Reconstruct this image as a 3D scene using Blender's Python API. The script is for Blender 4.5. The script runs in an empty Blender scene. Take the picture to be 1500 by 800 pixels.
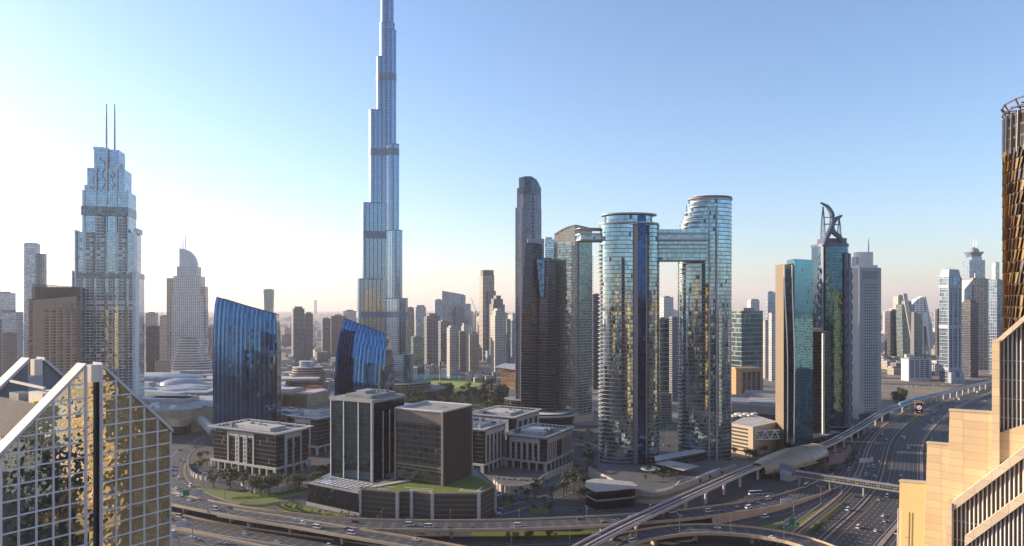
import bpy, math, random
from math import sin, cos, pi, radians, atan2, hypot
from mathutils import Vector
random.seed(7)
SC = bpy.context.scene
COL = SC.collection
H = 156.0                                   # camera height above the street
# ---------------------------------------------------------------- camera
cam = bpy.data.objects.new("camera", bpy.data.cameras.new("camera"))
COL.objects.link(cam)
cam.location = (0, 0, H)
cam.rotation_euler = (pi/2, 0, 0)
cam.data.sensor_width = 36
cam.data.lens = 24.0
cam.data.shift_y = 0.0333
cam.data.clip_start = 1
cam.data.clip_end = 80000
SC.camera = cam
# ---------------------------------------------------------------- sky, sun, exposure
SUN_EL, SUN_AZ = radians(15.0), radians(-71.5)      # azimuth from the view axis, minus is left
sd = Vector((sin(SUN_AZ)*cos(SUN_EL), cos(SUN_AZ)*cos(SUN_EL), sin(SUN_EL)))
W = bpy.data.worlds.new("World"); SC.world = W; W.use_nodes = True
nt = W.node_tree
sky = nt.nodes.new("ShaderNodeTexSky"); sky.sky_type = 'NISHITA'; sky.sun_disc = False
sky.sun_elevation = SUN_EL; sky.sun_rotation = SUN_AZ
sky.air_density = 1.1; sky.dust_density = 0.8; sky.ozone_density = 4.0; sky.altitude = 100
bg = nt.nodes["Background"]; bg.inputs[1].default_value = 0.14
tone = nt.nodes.new("ShaderNodeVectorMath"); tone.operation = 'MULTIPLY'; tone.inputs[1].default_value = (1.045, 0.97, 0.965)
nt.links.new(sky.outputs[0], tone.inputs[0]); nt.links.new(tone.outputs[0], bg.inputs[0])
sun = bpy.data.lights.new("sun", 'SUN'); sun.energy = 5.0; sun.angle = radians(0.5); sun.color = (1.0, 0.81, 0.60)
so = bpy.data.objects.new("sun", sun); COL.objects.link(so)
so.rotation_euler = (-sd).to_track_quat('-Z', 'Y').to_euler(); so.location = (-2000, 0, 1500)
SC.view_settings.view_transform = 'Standard'; SC.view_settings.look = 'None'
SC.view_settings.gamma = 1.0; SC.view_settings.use_curve_mapping = False
SC.view_settings.exposure = 1.03
HAZE_D, HAZE_G = 0.4e-4, 0.25             # the air: density per metre, forward scatter
SC.render.engine = 'CYCLES'
cy = SC.cycles
cy.use_denoising = True
cy.max_bounces = 6; cy.diffuse_bounces = 2; cy.glossy_bounces = 4; cy.transmission_bounces = 4; cy.volume_bounces = 0
cy.sample_clamp_indirect = 6.0
cy.caustics_reflective = False; cy.caustics_refractive = False

# ---------------------------------------------------------------- material tools
MATS = {}
class N:
    """small node builder"""
    def __init__(s, name):
        s.m = bpy.data.materials.new(name); s.m.use_nodes = True
        s.t = s.m.node_tree; s.p = s.t.nodes["Principled BSDF"]
    def n(s, typ, **kw):
        x = s.t.nodes.new(typ)
        for k, v in kw.items(): setattr(x, k, v)
        return x
    def put(s, sock, v):
        if isinstance(v, (int, float)): sock.default_value = v
        elif isinstance(v, tuple): sock.default_value = v if len(v) != 3 or sock.type == 'VECTOR' else (*v, 1)
        else: s.t.links.new(v, sock)
    def math(s, op, a, b=0.0, c=None):
        x = s.n("ShaderNodeMath", operation=op)
        s.put(x.inputs[0], a); s.put(x.inputs[1], b)
        if c is not None: s.put(x.inputs[2], c)
        return x.outputs[0]
    def vec(s, op, a, b=(0, 0, 0), scale=None):
        x = s.n("ShaderNodeVectorMath", operation=op)
        s.put(x.inputs[0], a); s.put(x.inputs[1], b)
        if scale is not None: s.put(x.inputs[3], scale)
        return x.outputs[0]
    def mix(s, f, a, b):
        x = s.n("ShaderNodeMix", data_type='RGBA')
        s.put(x.inputs[0], f); s.put(x.inputs[6], a); s.put(x.inputs[7], b)
        return x.outputs[2]
    def mixf(s, f, a, b):
        x = s.n("ShaderNodeMix", data_type='FLOAT')
        s.put(x.inputs[0], f); s.put(x.inputs[2], a); s.put(x.inputs[3], b)
        return x.outputs[0]
    def comb(s, a, b, c=0.0):
        x = s.n("ShaderNodeCombineXYZ")
        s.put(x.inputs[0], a); s.put(x.inputs[1], b); s.put(x.inputs[2], c)
        return x.outputs[0]
    def uv(s):
        t = s.n("ShaderNodeTexCoord"); x = s.n("ShaderNodeSeparateXYZ")
        s.t.links.new(t.outputs['UV'], x.inputs[0])
        return x.outputs[0], x.outputs[1]
    def pos(s):
        return s.n("ShaderNodeTexCoord").outputs['Object']
    def noise(s, scale, detail=3.0, vec=None, out=0):
        x = s.n("ShaderNodeTexNoise"); s.put(x.inputs['Scale'], scale); s.put(x.inputs['Detail'], detail)
        s.t.links.new(vec if vec is not None else s.pos(), x.inputs['Vector'])
        return x.outputs[out]
    def white(s, vec):
        x = s.n("ShaderNodeTexWhiteNoise"); s.t.links.new(vec, x.inputs[0])
        return x.outputs['Value'], x.outputs['Color']
    def set(s, col=None, rough=None, metal=None, normal=None, spec=None):
        if col is not None: s.put(s.p.inputs['Base Color'], col)
        if rough is not None: s.put(s.p.inputs['Roughness'], rough)
        if metal is not None: s.put(s.p.inputs['Metallic'], metal)
        if spec is not None: s.put(s.p.inputs['Specular IOR Level'], spec)
        if normal is not None: s.t.links.new(normal, s.p.inputs['Normal'])
        return s.m
def sc3(c, k): return tuple(min(1.0, x*k) for x in c)

def matte(name, col, rough=0.75, var=0.18, scale=0.12, metal=0.0, streak=True):
    """painted or stone surface with weathering in two sizes and slight vertical streaks"""
    if name in MATS: return MATS[name]
    n = N(name)
    p = n.pos()
    a = n.noise(scale, 4, p)
    st = n.noise(1.0, 3, n.vec('MULTIPLY', p, (0.9, 0.9, 0.06))) if streak else n.noise(scale*7, 3, p)
    f = n.math('ADD', n.math('MULTIPLY', a, 0.6), n.math('MULTIPLY', st, 0.4))
    f = n.math('SMOOTHSTEP', f, 0.3) if False else n.math('MULTIPLY', n.math('SUBTRACT', f, 0.3), 2.5)
    f = n.math('MINIMUM', n.math('MAXIMUM', f, 0.0), 1.0)
    c = n.mix(f, sc3(col, 1-var), sc3(col, 1+var*0.8))
    MATS[name] = n.set(c, rough, metal)
    return MATS[name]

def facade(name, glass=(0.3, 0.36, 0.42), frame=(0.5, 0.5, 0.5), fl=3.6, slab=0.35, bay=1.6, mull=0.12,
           metal=0.9, gr=0.06, wob=0.02, var=0.35, frough=0.6, wav=0.0, wsc=0.5, blind=0.12, blindc=None,
           bay2=0.0, mull2=0.0, phase=0.0, fl2=0.0, slab2=0.0, framemetal=0.0, slabc=None):
    """curtain wall: UV is metres along the wall (u) and metres above ground (v)"""
    if name in MATS: return MATS[name]
    n = N(name)
    u, v = n.uv()
    if phase: u = n.math('ADD', u, phase)
    cu = n.math('DIVIDE', u, bay); cv = n.math('DIVIDE', v, fl)
    mu = n.math('LESS_THAN', n.math('FRACT', cu), mull/bay)
    sl = n.math('LESS_THAN', n.math('FRACT', cv), slab/fl)
    if bay2: mu = n.math('MAXIMUM', mu, n.math('LESS_THAN', n.math('FRACT', n.math('DIVIDE', u, bay2)), mull2/bay2))
    if fl2: sl = n.math('MAXIMUM', sl, n.math('LESS_THAN', n.math('FRACT', n.math('DIVIDE', v, fl2)), slab2/fl2))
    mask = n.math('MAXIMUM', mu, sl)
    cell = n.comb(n.math('FLOOR', cu), n.math('FLOOR', cv), 3.7)
    rv, rc = n.white(cell)
    g = n.mix(rv, sc3(glass, 1-var), sc3(glass, 1+var*0.7))
    bl = n.math('GREATER_THAN', rv, 1-blind)
    g = n.mix(bl, g, blindc or sc3(frame, 0.7))
    p = n.pos()
    fn = n.noise(0.05, 4, p)
    fc = n.mix(fn, sc3(frame, 0.8), sc3(frame, 1.15))
    if slabc: fc = n.mix(mu, slabc, fc)
    col = n.mix(mask, g, fc)
    nomask = n.math('SUBTRACT', 1.0, mask)
    met = n.math('MULTIPLY', n.math('MULTIPLY', nomask, metal), n.math('SUBTRACT', 1.0, n.math('MULTIPLY', bl, 0.55)))
    if framemetal: met = n.math('MAXIMUM', met, n.math('MULTIPLY', mask, framemetal))
    rg = n.mixf(mask, gr, frough)
    d = n.vec('SCALE', n.vec('SUBTRACT', rc, (0.5, 0.5, 0.5)), scale=wob)
    if wav:
        nz = n.noise(wsc, 1.0, p, out=1)
        d = n.vec('ADD', d, n.vec('SCALE', n.vec('SUBTRACT', nz, (0.5, 0.5, 0.5)), scale=wav))
    d = n.vec('SCALE', d, scale=nomask)
    nn = n.vec('NORMALIZE', n.vec('ADD', n.n("ShaderNodeNewGeometry").outputs['Normal'], d))
    MATS[name] = n.set(col, rg, met, nn)
    return MATS[name]

def glow(name, col, strength):
    if name in MATS: return MATS[name]
    n = N(name); n.set(col, 0.5)
    n.put(n.p.inputs['Emission Color'], col); n.p.inputs['Emission Strength'].default_value = strength
    MATS[name] = n.m; return n.m

# ---------------------------------------------------------------- mesh tools
class MB:
    def __init__(s): s.v, s.f, s.u, s.i, s.key = [], [], [], [], {}
    def vid(s, p):
        k = (round(p[0], 3), round(p[1], 3), round(p[2], 3))
        if k not in s.key: s.key[k] = len(s.v); s.v.append((p[0], p[1], p[2]))
        return s.key[k]
    def face(s, pts, uv=None, mi=0):
        ids = [s.vid(p) for p in pts]
        if uv is None: uv = [(p[0]+p[1]*0.3, p[2]) for p in pts]
        r, q = [], []
        for a, b in zip(ids, uv):
            if a not in r: r.append(a); q.append(b)
        if len(r) < 3: return
        s.f.append(r); s.u.append(q); s.i.append(mi)
    def prism(s, poly, z0, z1, mi=0, top=None, poly2=None, bottom=True, u0=0.0, cap=True):
        """poly is counter-clockwise seen from above; poly2 is the outline at z1; z0/z1 may be lists"""
        n = len(poly); q = poly2 or poly
        Z0 = z0 if isinstance(z0, (list, tuple)) else [z0]*n
        Z1 = z1 if isinstance(z1, (list, tuple)) else [z1]*n
        u = u0
        for k in range(n):
            j = (k+1) % n
            d = hypot(poly[j][0]-poly[k][0], poly[j][1]-poly[k][1])
            s.face([(*poly[k][:2], Z0[k]), (*poly[j][:2], Z0[j]), (*q[j][:2], Z1[j]), (*q[k][:2], Z1[k])],
                   [(u, Z0[k]), (u+d, Z0[j]), (u+d, Z1[j]), (u, Z1[k])], mi)
            u += d
        if cap:
            s.face([(*q[k][:2], Z1[k]) for k in range(n)], [(q[k][0], q[k][1]) for k in range(n)], mi if top is None else top)
        if bottom:
            s.face([(*poly[k][:2], Z0[k]) for k in reversed(range(n))], [(poly[k][0], poly[k][1]) for k in reversed(range(n))], mi if top is None else top)
        return s
    def box(s, x, y, z0, sx, sy, h, rot=0.0, mi=0, top=None):
        return s.prism(rect(x, y, sx, sy, rot), z0, z0+h, mi, top)
    def beam(s, a, b, w, h, mi=0):
        """rectangular bar from a to b"""
        a, b = Vector(a), Vector(b); d = (b-a)
        if d.length < 1e-6: return s
        d.normalize()
        sx = d.cross(Vector((0, 0, 1)))
        if sx.length < 1e-3: sx = Vector((1, 0, 0))
        sx.normalize(); up = sx.cross(d)
        c = [(-w/2, -h/2), (w/2, -h/2), (w/2, h/2), (-w/2, h/2)]
        A = [tuple(a+sx*i+up*j) for i, j in c]; B = [tuple(b+sx*i+up*j) for i, j in c]
        L = (b-a).length
        for k in range(4):
            j = (k+1) % 4
            s.face([A[k], A[j], B[j], B[k]], [(0, 0), (w, 0), (w, L), (0, L)], mi)
        s.face([A[3], A[2], A[1], A[0]], None, mi); s.face(B, None, mi)
        return s
    def tube(s, pts, r, seg=8, mi=0):
        """round tube through points; r number or list"""
        P = [Vector(p) for p in pts]; n = len(P)
        R = r if isinstance(r, (list, tuple)) else [r]*n
        rings = []
        for k in range(n):
            d = (P[min(k+1, n-1)]-P[max(k-1, 0)]).normalized()
            sx = d.cross(Vector((0.0, 0.13, 1)))
            if sx.length < 1e-3: sx = Vector((1, 0, 0))
            sx.normalize(); up = sx.cross(d)
            rings.append([tuple(P[k]+sx*cos(2*pi*t/seg)*R[k]+up*sin(2*pi*t/seg)*R[k]) for t in range(seg)])
        for k in range(n-1):
            for t in range(seg):
                j = (t+1) % seg
                s.face([rings[k][t], rings[k][j], rings[k+1][j], rings[k+1][t]], [(t, k), (t+1, k), (t+1, k+1), (t, k+1)], mi)
        s.face(list(reversed(rings[0])), None, mi); s.face(rings[-1], None, mi)
        return s
    def build(s, name, mats, parent=None, smooth=False):
        if not isinstance(mats, (list, tuple)): mats = [mats]
        o3 = ORG.get(parent.name, (0, 0, 0)) if parent else (0, 0, 0)
        me = bpy.data.meshes.new(name)
        me.from_pydata([(x-o3[0], y-o3[1], z-o3[2]) for x, y, z in s.v], [], s.f)
        uvl = me.uv_layers.new(name="UVMap")
        flat = [c for q in s.u for p in q for c in p]
        uvl.data.foreach_set("uv", flat)
        for m in mats: me.materials.append(m)
        me.polygons.foreach_set("material_index", s.i)
        if smooth: me.polygons.foreach_set("use_smooth", [True]*len(s.f))
        me.update()
        o = bpy.data.objects.new(name, me); COL.objects.link(o)
        if parent: o.parent = parent
        ORG[o.name] = o3
        return o
ORG = {}
def tag(o, label, cat, group=None):
    o["label"] = label; o["category"] = cat
    if group: o["group"] = group
    return o
def thing(name, label, cat, loc=(0, 0, 0), group=None):
    o = bpy.data.objects.new(name, None); COL.objects.link(o)
    o.location = loc; o.empty_display_size = 1
    ORG[o.name] = tuple(loc)
    return tag(o, label, cat, group)
def struct(o, kind="structure"):
    o["kind"] = kind; return o
def copy_thing(o, loc, rot=0.0, scale=1.0, label=None, group=None):
    c = o.copy(); COL.objects.link(c)
    c.location = loc; c.rotation_euler = (0, 0, rot); c.scale = (scale,)*3
    if label: c["label"] = label
    if group: c["group"] = group
    for k in list(o.children):
        d = k.copy(); COL.objects.link(d); d.parent = c
        for g in k.children:
            e = g.copy(); COL.objects.link(e); e.parent = d
    return c
def rect(x, y, sx, sy, rot=0.0):
    c, s = cos(rot), sin(rot)
    return [(x+a*c-b*s, y+a*s+b*c) for a, b in ((-sx/2, -sy/2), (sx/2, -sy/2), (sx/2, sy/2), (-sx/2, sy/2))]
def ell(x, y, a, b, n=48, rot=0.0, t0=0.0):
    c, s = cos(rot), sin(rot)
    return [(x+a*cos(t)*c-b*sin(t)*s, y+a*cos(t)*s+b*sin(t)*c) for t in (t0+2*pi*k/n for k in range(n))]
def capsule(x0, y0, x1, y1, r, n=12):
    d = atan2(y1-y0, x1-x0)
    return [(x1+r*cos(d-pi/2+pi*k/n), y1+r*sin(d-pi/2+pi*k/n)) for k in range(n+1)] + \
           [(x0+r*cos(d+pi/2+pi*k/n), y0+r*sin(d+pi/2+pi*k/n)) for k in range(n+1)]
def grow(poly, k):
    cx = sum(p[0] for p in poly)/len(poly); cy_ = sum(p[1] for p in poly)/len(poly)
    out = []
    n = len(poly)
    for i in range(n):
        a, b, c = Vector(poly[i-1][:2]), Vector(poly[i][:2]), Vector(poly[(i+1) % n][:2])
        e1 = (b-a); e2 = (c-b)
        if e1.length < 1e-6 or e2.length < 1e-6: out.append(tuple(b)); continue
        e1.normalize(); e2.normalize()
        n1 = Vector((e1.y, -e1.x)); n2 = Vector((e2.y, -e2.x))
        m = n1+n2
        if m.length < 1e-6: out.append(tuple(b)); continue
        m.normalize(); f = k/max(0.35, m.dot(n1))
        out.append((b.x+m.x*f, b.y+m.y*f))
    return out
# the survey: where a line of sight meets the ground or a plane at depth Y (photo pixels, 1500 wide)
def G(px, py, z=0.0):
    Y = 1000.0*(H-z)/(py-450.0)
    return ((px-750.0)*Y/1000.0, Y)
def X(px, Y): return (px-750.0)*Y/1000.0
def Z(py, Y): return H+(450.0-py)*Y/1000.0
def spline(pts, step=6.0):
    """smooth curve through points (2D or 3D), sampled about every step metres"""
    P = [Vector(p) for p in pts]
    P = [P[0]*2-P[1]]+P+[P[-1]*2-P[-2]]
    out = []
    for k in range(1, len(P)-2):
        p0, p1, p2, p3 = P[k-1:k+3]
        n = max(2, int((p2-p1).length/step))
        for i in range(n):
            t = i/n
            out.append(0.5*((2*p1)+(p2-p0)*t+(2*p0-5*p1+4*p2-p3)*t*t+(3*p1-p0-3*p2+p3)*t**3))
    out.append(P[-2])
    return [tuple(p) for p in out]
def offset(path, d):
    """path moved d metres to the right of its direction"""
    out = []
    for k in range(len(path)):
        a, b = path[max(k-1, 0)], path[min(k+1, len(path)-1)]
        t = Vector((b[0]-a[0], b[1]-a[1])).normalized()
        out.append((path[k][0]+t.y*d, path[k][1]-t.x*d)+tuple(path[k][2:]))
    return out
def strip(mb, path, d0, d1, z=0.0, mi=0):
    """flat ribbon between offsets d0 (left) and d1 (right); path 2D plus z, or 3D"""
    A, B = offset(path, d0), offset(path, d1); L = 0.0
    for k in range(len(path)-1):
        l = hypot(path[k+1][0]-path[k][0], path[k+1][1]-path[k][1])
        za = path[k][2] if len(path[k]) > 2 else 0; zb = path[k+1][2] if len(path[k]) > 2 else 0
        mb.face([(A[k][0], A[k][1], za+z), (B[k][0], B[k][1], za+z), (B[k+1][0], B[k+1][1], zb+z), (A[k+1][0], A[k+1][1], zb+z)],
                [(0, L), (d1-d0, L), (d1-d0, L+l), (0, L+l)], mi)
        L += l
    return mb
def wallstrip(mb, path, d0, d1, z0, z1, mi=0):
    """solid wall along a path, between offsets d0 < d1 and heights z0 < z1 above the path"""
    A, B = offset(path, d0), offset(path, d1); n = len(path); L = 0.0
    zz = [p[2] if len(p) > 2 else 0.0 for p in path]
    for k in range(n-1):
        l = hypot(path[k+1][0]-path[k][0], path[k+1][1]-path[k][1])
        a0, a1 = (*A[k][:2], zz[k]+z0), (*A[k+1][:2], zz[k+1]+z0)
        b0, b1 = (*B[k][:2], zz[k]+z0), (*B[k+1][:2], zz[k+1]+z0)
        A0, A1 = (*A[k][:2], zz[k]+z1), (*A[k+1][:2], zz[k+1]+z1)
        B0, B1 = (*B[k][:2], zz[k]+z1), (*B[k+1][:2], zz[k+1]+z1)
        h = z1-z0; w = d1-d0
        mb.face([A0, B0, B1, A1], [(0, L), (w, L), (w, L+l), (0, L+l)], mi)
        mb.face([b0, a0, a1, b1], [(0, L), (w, L), (w, L+l), (0, L+l)], mi)
        mb.face([B0, b0, b1, B1], [(L, h), (L, 0), (L+l, 0), (L+l, h)], mi)
        mb.face([a0, A0, A1, a1], [(L, 0), (L, h), (L+l, h), (L+l, 0)], mi)
        if k == 0: mb.face([a0, b0, B0, A0], None, mi)
        if k == n-2: mb.face([b1, a1, A1, B1], None, mi)
        L += l
    return mb
# common materials
WHITE = matte("white_paint", (0.72, 0.71, 0.69), 0.55)
PALE = matte("pale_stone", (0.55, 0.51, 0.45))
CONC = matte("concrete", (0.27, 0.26, 0.25))
BEIGE = matte("beige_render", (0.50, 0.41, 0.31))
TAN = matte("tan_stone", (0.42, 0.32, 0.22))
DARK = matte("dark_metal", (0.05, 0.055, 0.065), 0.4, metal=0.3)
GREY = matte("grey_metal", (0.22, 0.23, 0.25), 0.45, metal=0.4)
STEEL = matte("steel", (0.5, 0.52, 0.55), 0.35, metal=0.8)
ROOFM = matte("roof_membrane", (0.22, 0.22, 0.22), 0.85, 0.3, 0.2, streak=False)
ROOFW = matte("white_roof", (0.42, 0.41, 0.40), 0.8, 0.3, 0.15, streak=False)
# ================================================================ large buildings
class Fr:
    """local frame: a runs along the front, b runs away behind it"""
    def __init__(s, x, y, rot=0.0): s.x, s.y, s.c, s.s, s.rot = x, y, cos(rot), sin(rot), rot
    def p(s, a, b, z=None):
        q = (s.x+a*s.c-b*s.s, s.y+a*s.s+b*s.c)
        return q if z is None else (*q, z)
    def r(s, a0, a1, b0, b1): return [s.p(a0, b0), s.p(a1, b0), s.p(a1, b1), s.p(a0, b1)]
def extrude(mb, poly, vec, mi=0, side=None):
    """solid from a planar 3D outline pushed along vec"""
    P = [Vector(p) for p in poly]; V = Vector(vec)
    nrm = Vector((0, 0, 0))
    for k in range(len(P)):
        a, b = P[k], P[(k+1) % len(P)]
        nrm += Vector(((a.y-b.y)*(a.z+b.z), (a.z-b.z)*(a.x+b.x), (a.x-b.x)*(a.y+b.y)))
    if nrm.dot(V) > 0: P.reverse()
    Q = [p+V for p in P]
    h = Vector((V.y, -V.x, 0))
    h = h.normalized() if h.length > 1e-6 else Vector((1, 0, 0))
    uv = [(p.dot(h), p.z) for p in P]
    mb.face([tuple(p) for p in P], uv, mi)
    mb.face([tuple(p) for p in reversed(Q)], list(reversed(uv)), mi if side is None else side)
    n = len(P); L = V.length
    for k in range(n):
        j = (k+1) % n; l = (P[j]-P[k]).length
        mb.face([tuple(P[j]), tuple(P[k]), tuple(Q[k]), tuple(Q[j])], [(l, 0), (0, 0), (0, L), (l, L)], mi if side is None else side)
    return mb
def loft(mb, rings, mi=0, top=1, skip=None):
    """rings: list of (poly, zlist) with the same number of corners"""
    for (p, z), (q, w) in zip(rings, rings[1:]):
        n = len(p); u = 0.0
        zz = z if isinstance(z, (list, tuple)) else [z]*n
        ww = w if isinstance(w, (list, tuple)) else [w]*n
        for k in range(n):
            j = (k+1) % n
            d = hypot(p[j][0]-p[k][0], p[j][1]-p[k][1])
            mb.face([(*p[k], zz[k]), (*p[j], zz[j]), (*q[j], ww[j]), (*q[k], ww[k])],
                    [(u, zz[k]), (u+d, zz[j]), (u+d, ww[j]), (u, ww[k])], mi)
            u += d
    q, w = rings[-1]
    ww = w if isinstance(w, (list, tuple)) else [w]*len(q)
    mb.face([(*q[k], ww[k]) for k in range(len(q))], None, top)
    return mb
def px_of(p): return 750+1000*p[0]/p[1]

# ---------------------------------------------------------------- gabled mirror-glass tower
def gabled_tower():
    PL, u, w = Vector((-100.8, 134.4)), Vector((.559, .829)), Vector((-.829, .559))
    def D(s, d, z): q = PL+u*s+w*d; return (q.x, q.y, z)
    W3 = (w.x, w.y, 0)
    t = thing("gabled_tower", "mirror glass tower with white grid, steep twin gables and open rooftop", "tower", (D(17, 16, 0)[0], D(17, 16, 0)[1], 0))
    glass = facade("wavy_mirror", (0.44, 0.46, 0.41), (0.6, 0.6, 0.6), fl=3.15, slab=0.0, bay=3.12, mull=0.0, metal=0.96, gr=0.03,
                   wob=0.035, wav=0.10, wsc=1.1, var=0.22, blind=0.0)
    white = matte("white_grid_paint", (0.66, 0.65, 0.66), 0.45, 0.12)
    cop = matte("white_coping", (0.50, 0.49, 0.48), 0.75, 0.15)
    inner = matte("gable_inner_face", (0.20, 0.20, 0.21), 0.8)
    sl = 17.0/15.6
    zs = lambda s: 126.6+sl*(s if s < 17.2 else 34.4-s)
    # walls
    m = MB()
    m.prism([D(0, 1.4, 0)[:2], D(34.4, 1.4, 0)[:2], D(34.4, 32, 0)[:2], D(0, 32, 0)[:2]], 0, 126.4, 0, 1)
    m.build("tower_body", [facade("gable_side_glass", (0.35, 0.36, 0.33), (0.6, 0.6, 0.6), fl=3.15, slab=0.4, bay=3.12, mull=0.4, wav=0.1, wsc=0.8, gr=0.04), ROOFM], t)
    # the front gable glass
    g = MB()
    extrude(g, [D(0, 0, 0), D(15.6, 0, 0), D(15.6, 0, zs(15.6)-0.3), D(0, 0, 126.3)], (w.x*.35, w.y*.35, 0))
    extrude(g, [D(18.8, 0, 0), D(34.4, 0, 0), D(34.4, 0, 126.3), D(18.8, 0, zs(18.8)-0.3)], (w.x*.35, w.y*.35, 0))
    extrude(g, [D(15.65, 0.7, 100), D(17.5, 0.7, 100), D(17.5, 0.7, 139.6), D(15.65, 0.7, 139.6)], (w.x*.3, w.y*.3, 0))
    extrude(g, [D(15.65, 0.7, 0), D(17.5, 0.7, 0), D(17.5, 0.7, 99.99), D(15.65, 0.7, 99.99)], (w.x*.3, w.y*.3, 0))
    g.build("glass_glazing", [glass], t)
    k = MB()
    extrude(k, [D(17.55, 0.9, 0), D(18.75, 0.9, 0), D(18.75, 0.9, 139.5), D(17.55, 0.9, 139.5)], (w.x*.3, w.y*.3, 0))
    k.build("dark_slot", DARK, t)
    b = MB()
    for i in range(6):
        for s in (i*3.12, 18.8+i*3.12):
            b.beam(D(s, -0.12, 0), D(s, -0.12, zs(s)-0.3), 0.34 if s > 0.1 and abs(s-15.6) > .1 and abs(s-18.8) > .1 else 0.62, 0.3)
    for j in range(1, 47):
        z = 3.15*j-2.3
        for lo, hi in ((0.0, 15.6), (18.8, 34.4)):
            a, c = lo, hi
            if z > 126.3:
                if lo == 0.0: a = (z-126.3)/sl
                else: c = 34.4-(z-126.3)/sl
            if c-a > 0.6: b.beam(D(a, -0.1, z), D(c, -0.1, z), 0.3, 0.26)
    for z in [3.15*j-2.3 for j in range(20, 45)]: b.beam(D(15.7, 0.6, z), D(17.5, 0.6, z), 0.16, 0.14)
    b.build("mullion_grating", white, t)
    # gables: wall above the eaves and the broad coping
    for d0, d1, nm in ((0.4, 3.4, 0), (28.6, 31.9, 1)):
        gw = MB(); c = MB()
        for s0, s1 in ((0.0, 15.6), (18.8, 34.4)):
            z0, z1 = zs(s0)-0.6, zs(s1)-0.6
            extrude(gw, [D(s0, d0, 126.45), D(s1, d0, 126.45), D(s1, d0, max(z1, 126.5)), D(s0, d0, max(z0, 126.5))], (w.x*(d1-d0), w.y*(d1-d0), 0))
            extrude(c, [D(s0-(0.6 if s0 == 0 else 0), d0-0.75, zs(s0)-0.6), D(s1+(0.6 if s1 > 30 else 0), d0-0.75, zs(s1)-0.6),
                        D(s1+(0.6 if s1 > 30 else 0), d0-0.75, zs(s1)+0.25), D(s0-(0.6 if s0 == 0 else 0), d0-0.75, zs(s0)+0.25)], (w.x*(d1-d0+1.1), w.y*(d1-d0+1.1), 0))
        gw.build("gable_wall", inner, t)
        o = c.build("coping", cop, t)
        f = MB()
        extrude(f, [D(16.75, d0-0.5, 139.6), D(18.5, d0-0.5, 139.6), D(18.5, d0-0.5, 143.4), D(16.75, d0-0.5, 143.4)], (w.x*2.2, w.y*2.2, 0))
        f.build("apex_fin", matte("fin_stone", (0.66, 0.58, 0.5)), t)
        if nm:
            f = MB(); extrude(f, [D(15.6, d0, 130), D(18.8, d0, 130), D(18.8, d0, 139.4), D(15.6, d0, 139.4)], (w.x*1.5, w.y*1.5, 0))
            f.build("gable_pier", matte("gable_pier_grey", (0.4, 0.4, 0.42)), t)
    # ribbed roof on the near slope, and the flat white steps below it
    r = MB()
    extrude(r, [D(2.9, 4.5, zs(2.9)-0.9), D(8.6, 4.5, zs(8.6)-0.9), D(8.6, 4.5, zs(8.6)-2.2), D(2.9, 4.5, zs(2.9)-2.2)], (w.x*24, w.y*24, 0))
    for q in range(24):
        d = 5.0+q
        extrude(r, [D(2.9, d, zs(2.9)-0.9), D(8.6, d, zs(8.6)-0.9), D(8.6, d, zs(8.6)-0.35), D(2.9, d, zs(2.9)-0.35)], (w.x*.38, w.y*.38, 0))
    r.build("ribbed_roof_cladding", matte("ribbed_roof_paint", (0.27, 0.235, 0.20), 0.85, 0.15), t)
    st = MB()
    for q in range(3):
        extrude(st, [D(q, 4.5, zs(q)-1.6), D(q+1.0, 4.5, zs(q)-1.6), D(q+1.0, 4.5, zs(q)-0.1), D(q, 4.5, zs(q)-0.1)], (w.x*24, w.y*24, 0))
    st.build("eaves_step", cop, t)
    r2 = MB()
    extrude(r2, [D(26, 4.5, zs(26)-0.9), D(34.3, 4.5, zs(34.3)-0.9), D(34.3, 4.5, zs(34.3)-2.0), D(26, 4.5, zs(26)-2.0)], (w.x*24, w.y*24, 0))
    r2.build("far_roof_slope", cop, t)
    dk = MB(); extrude(dk, [D(8.6, 3.5, 126.5), D(26, 3.5, 126.5), D(26, 3.5, 134.2), D(8.6, 3.5, 134.2)], (w.x*25.0, w.y*25.0, 0))
    dk.build("roof_deck", ROOFM, t)
    pb = MB(); extrude(pb, [D(10.2, 7, 134.2), D(15.8, 7, 134.2), D(15.8, 7, 137.4), D(10.2, 7, 137.4)], (w.x*7, w.y*7, 0)); pb.build("plant_room", matte("plant_beige", (0.62, 0.55, 0.46)), t)
    pb = MB(); extrude(pb, [D(9.4, 17, 134.2), D(12, 17, 134.2), D(12, 17, 136.8), D(9.4, 17, 136.8)], (w.x*5, w.y*5, 0)); pb.build("plant_room", GREY, t)
    pb = MB(); extrude(pb, [D(9.0, 8.2, 134.2), D(10.0, 8.2, 134.2), D(10.0, 8.2, 135.7), D(9.0, 8.2, 135.7)], (w.x*1.4, w.y*1.4, 0)); pb.build("yellow_hatch", matte("yellow_paint", (0.8, 0.5, 0.03)), t)
    bm = MB(); bm.beam(D(11, 8, 138.4), D(11.5, 27, 138.8), 0.5, 0.5); bm.build("crane_boom", matte("boom_pink", (0.55, 0.47, 0.43)), t)
gabled_tower()

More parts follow.
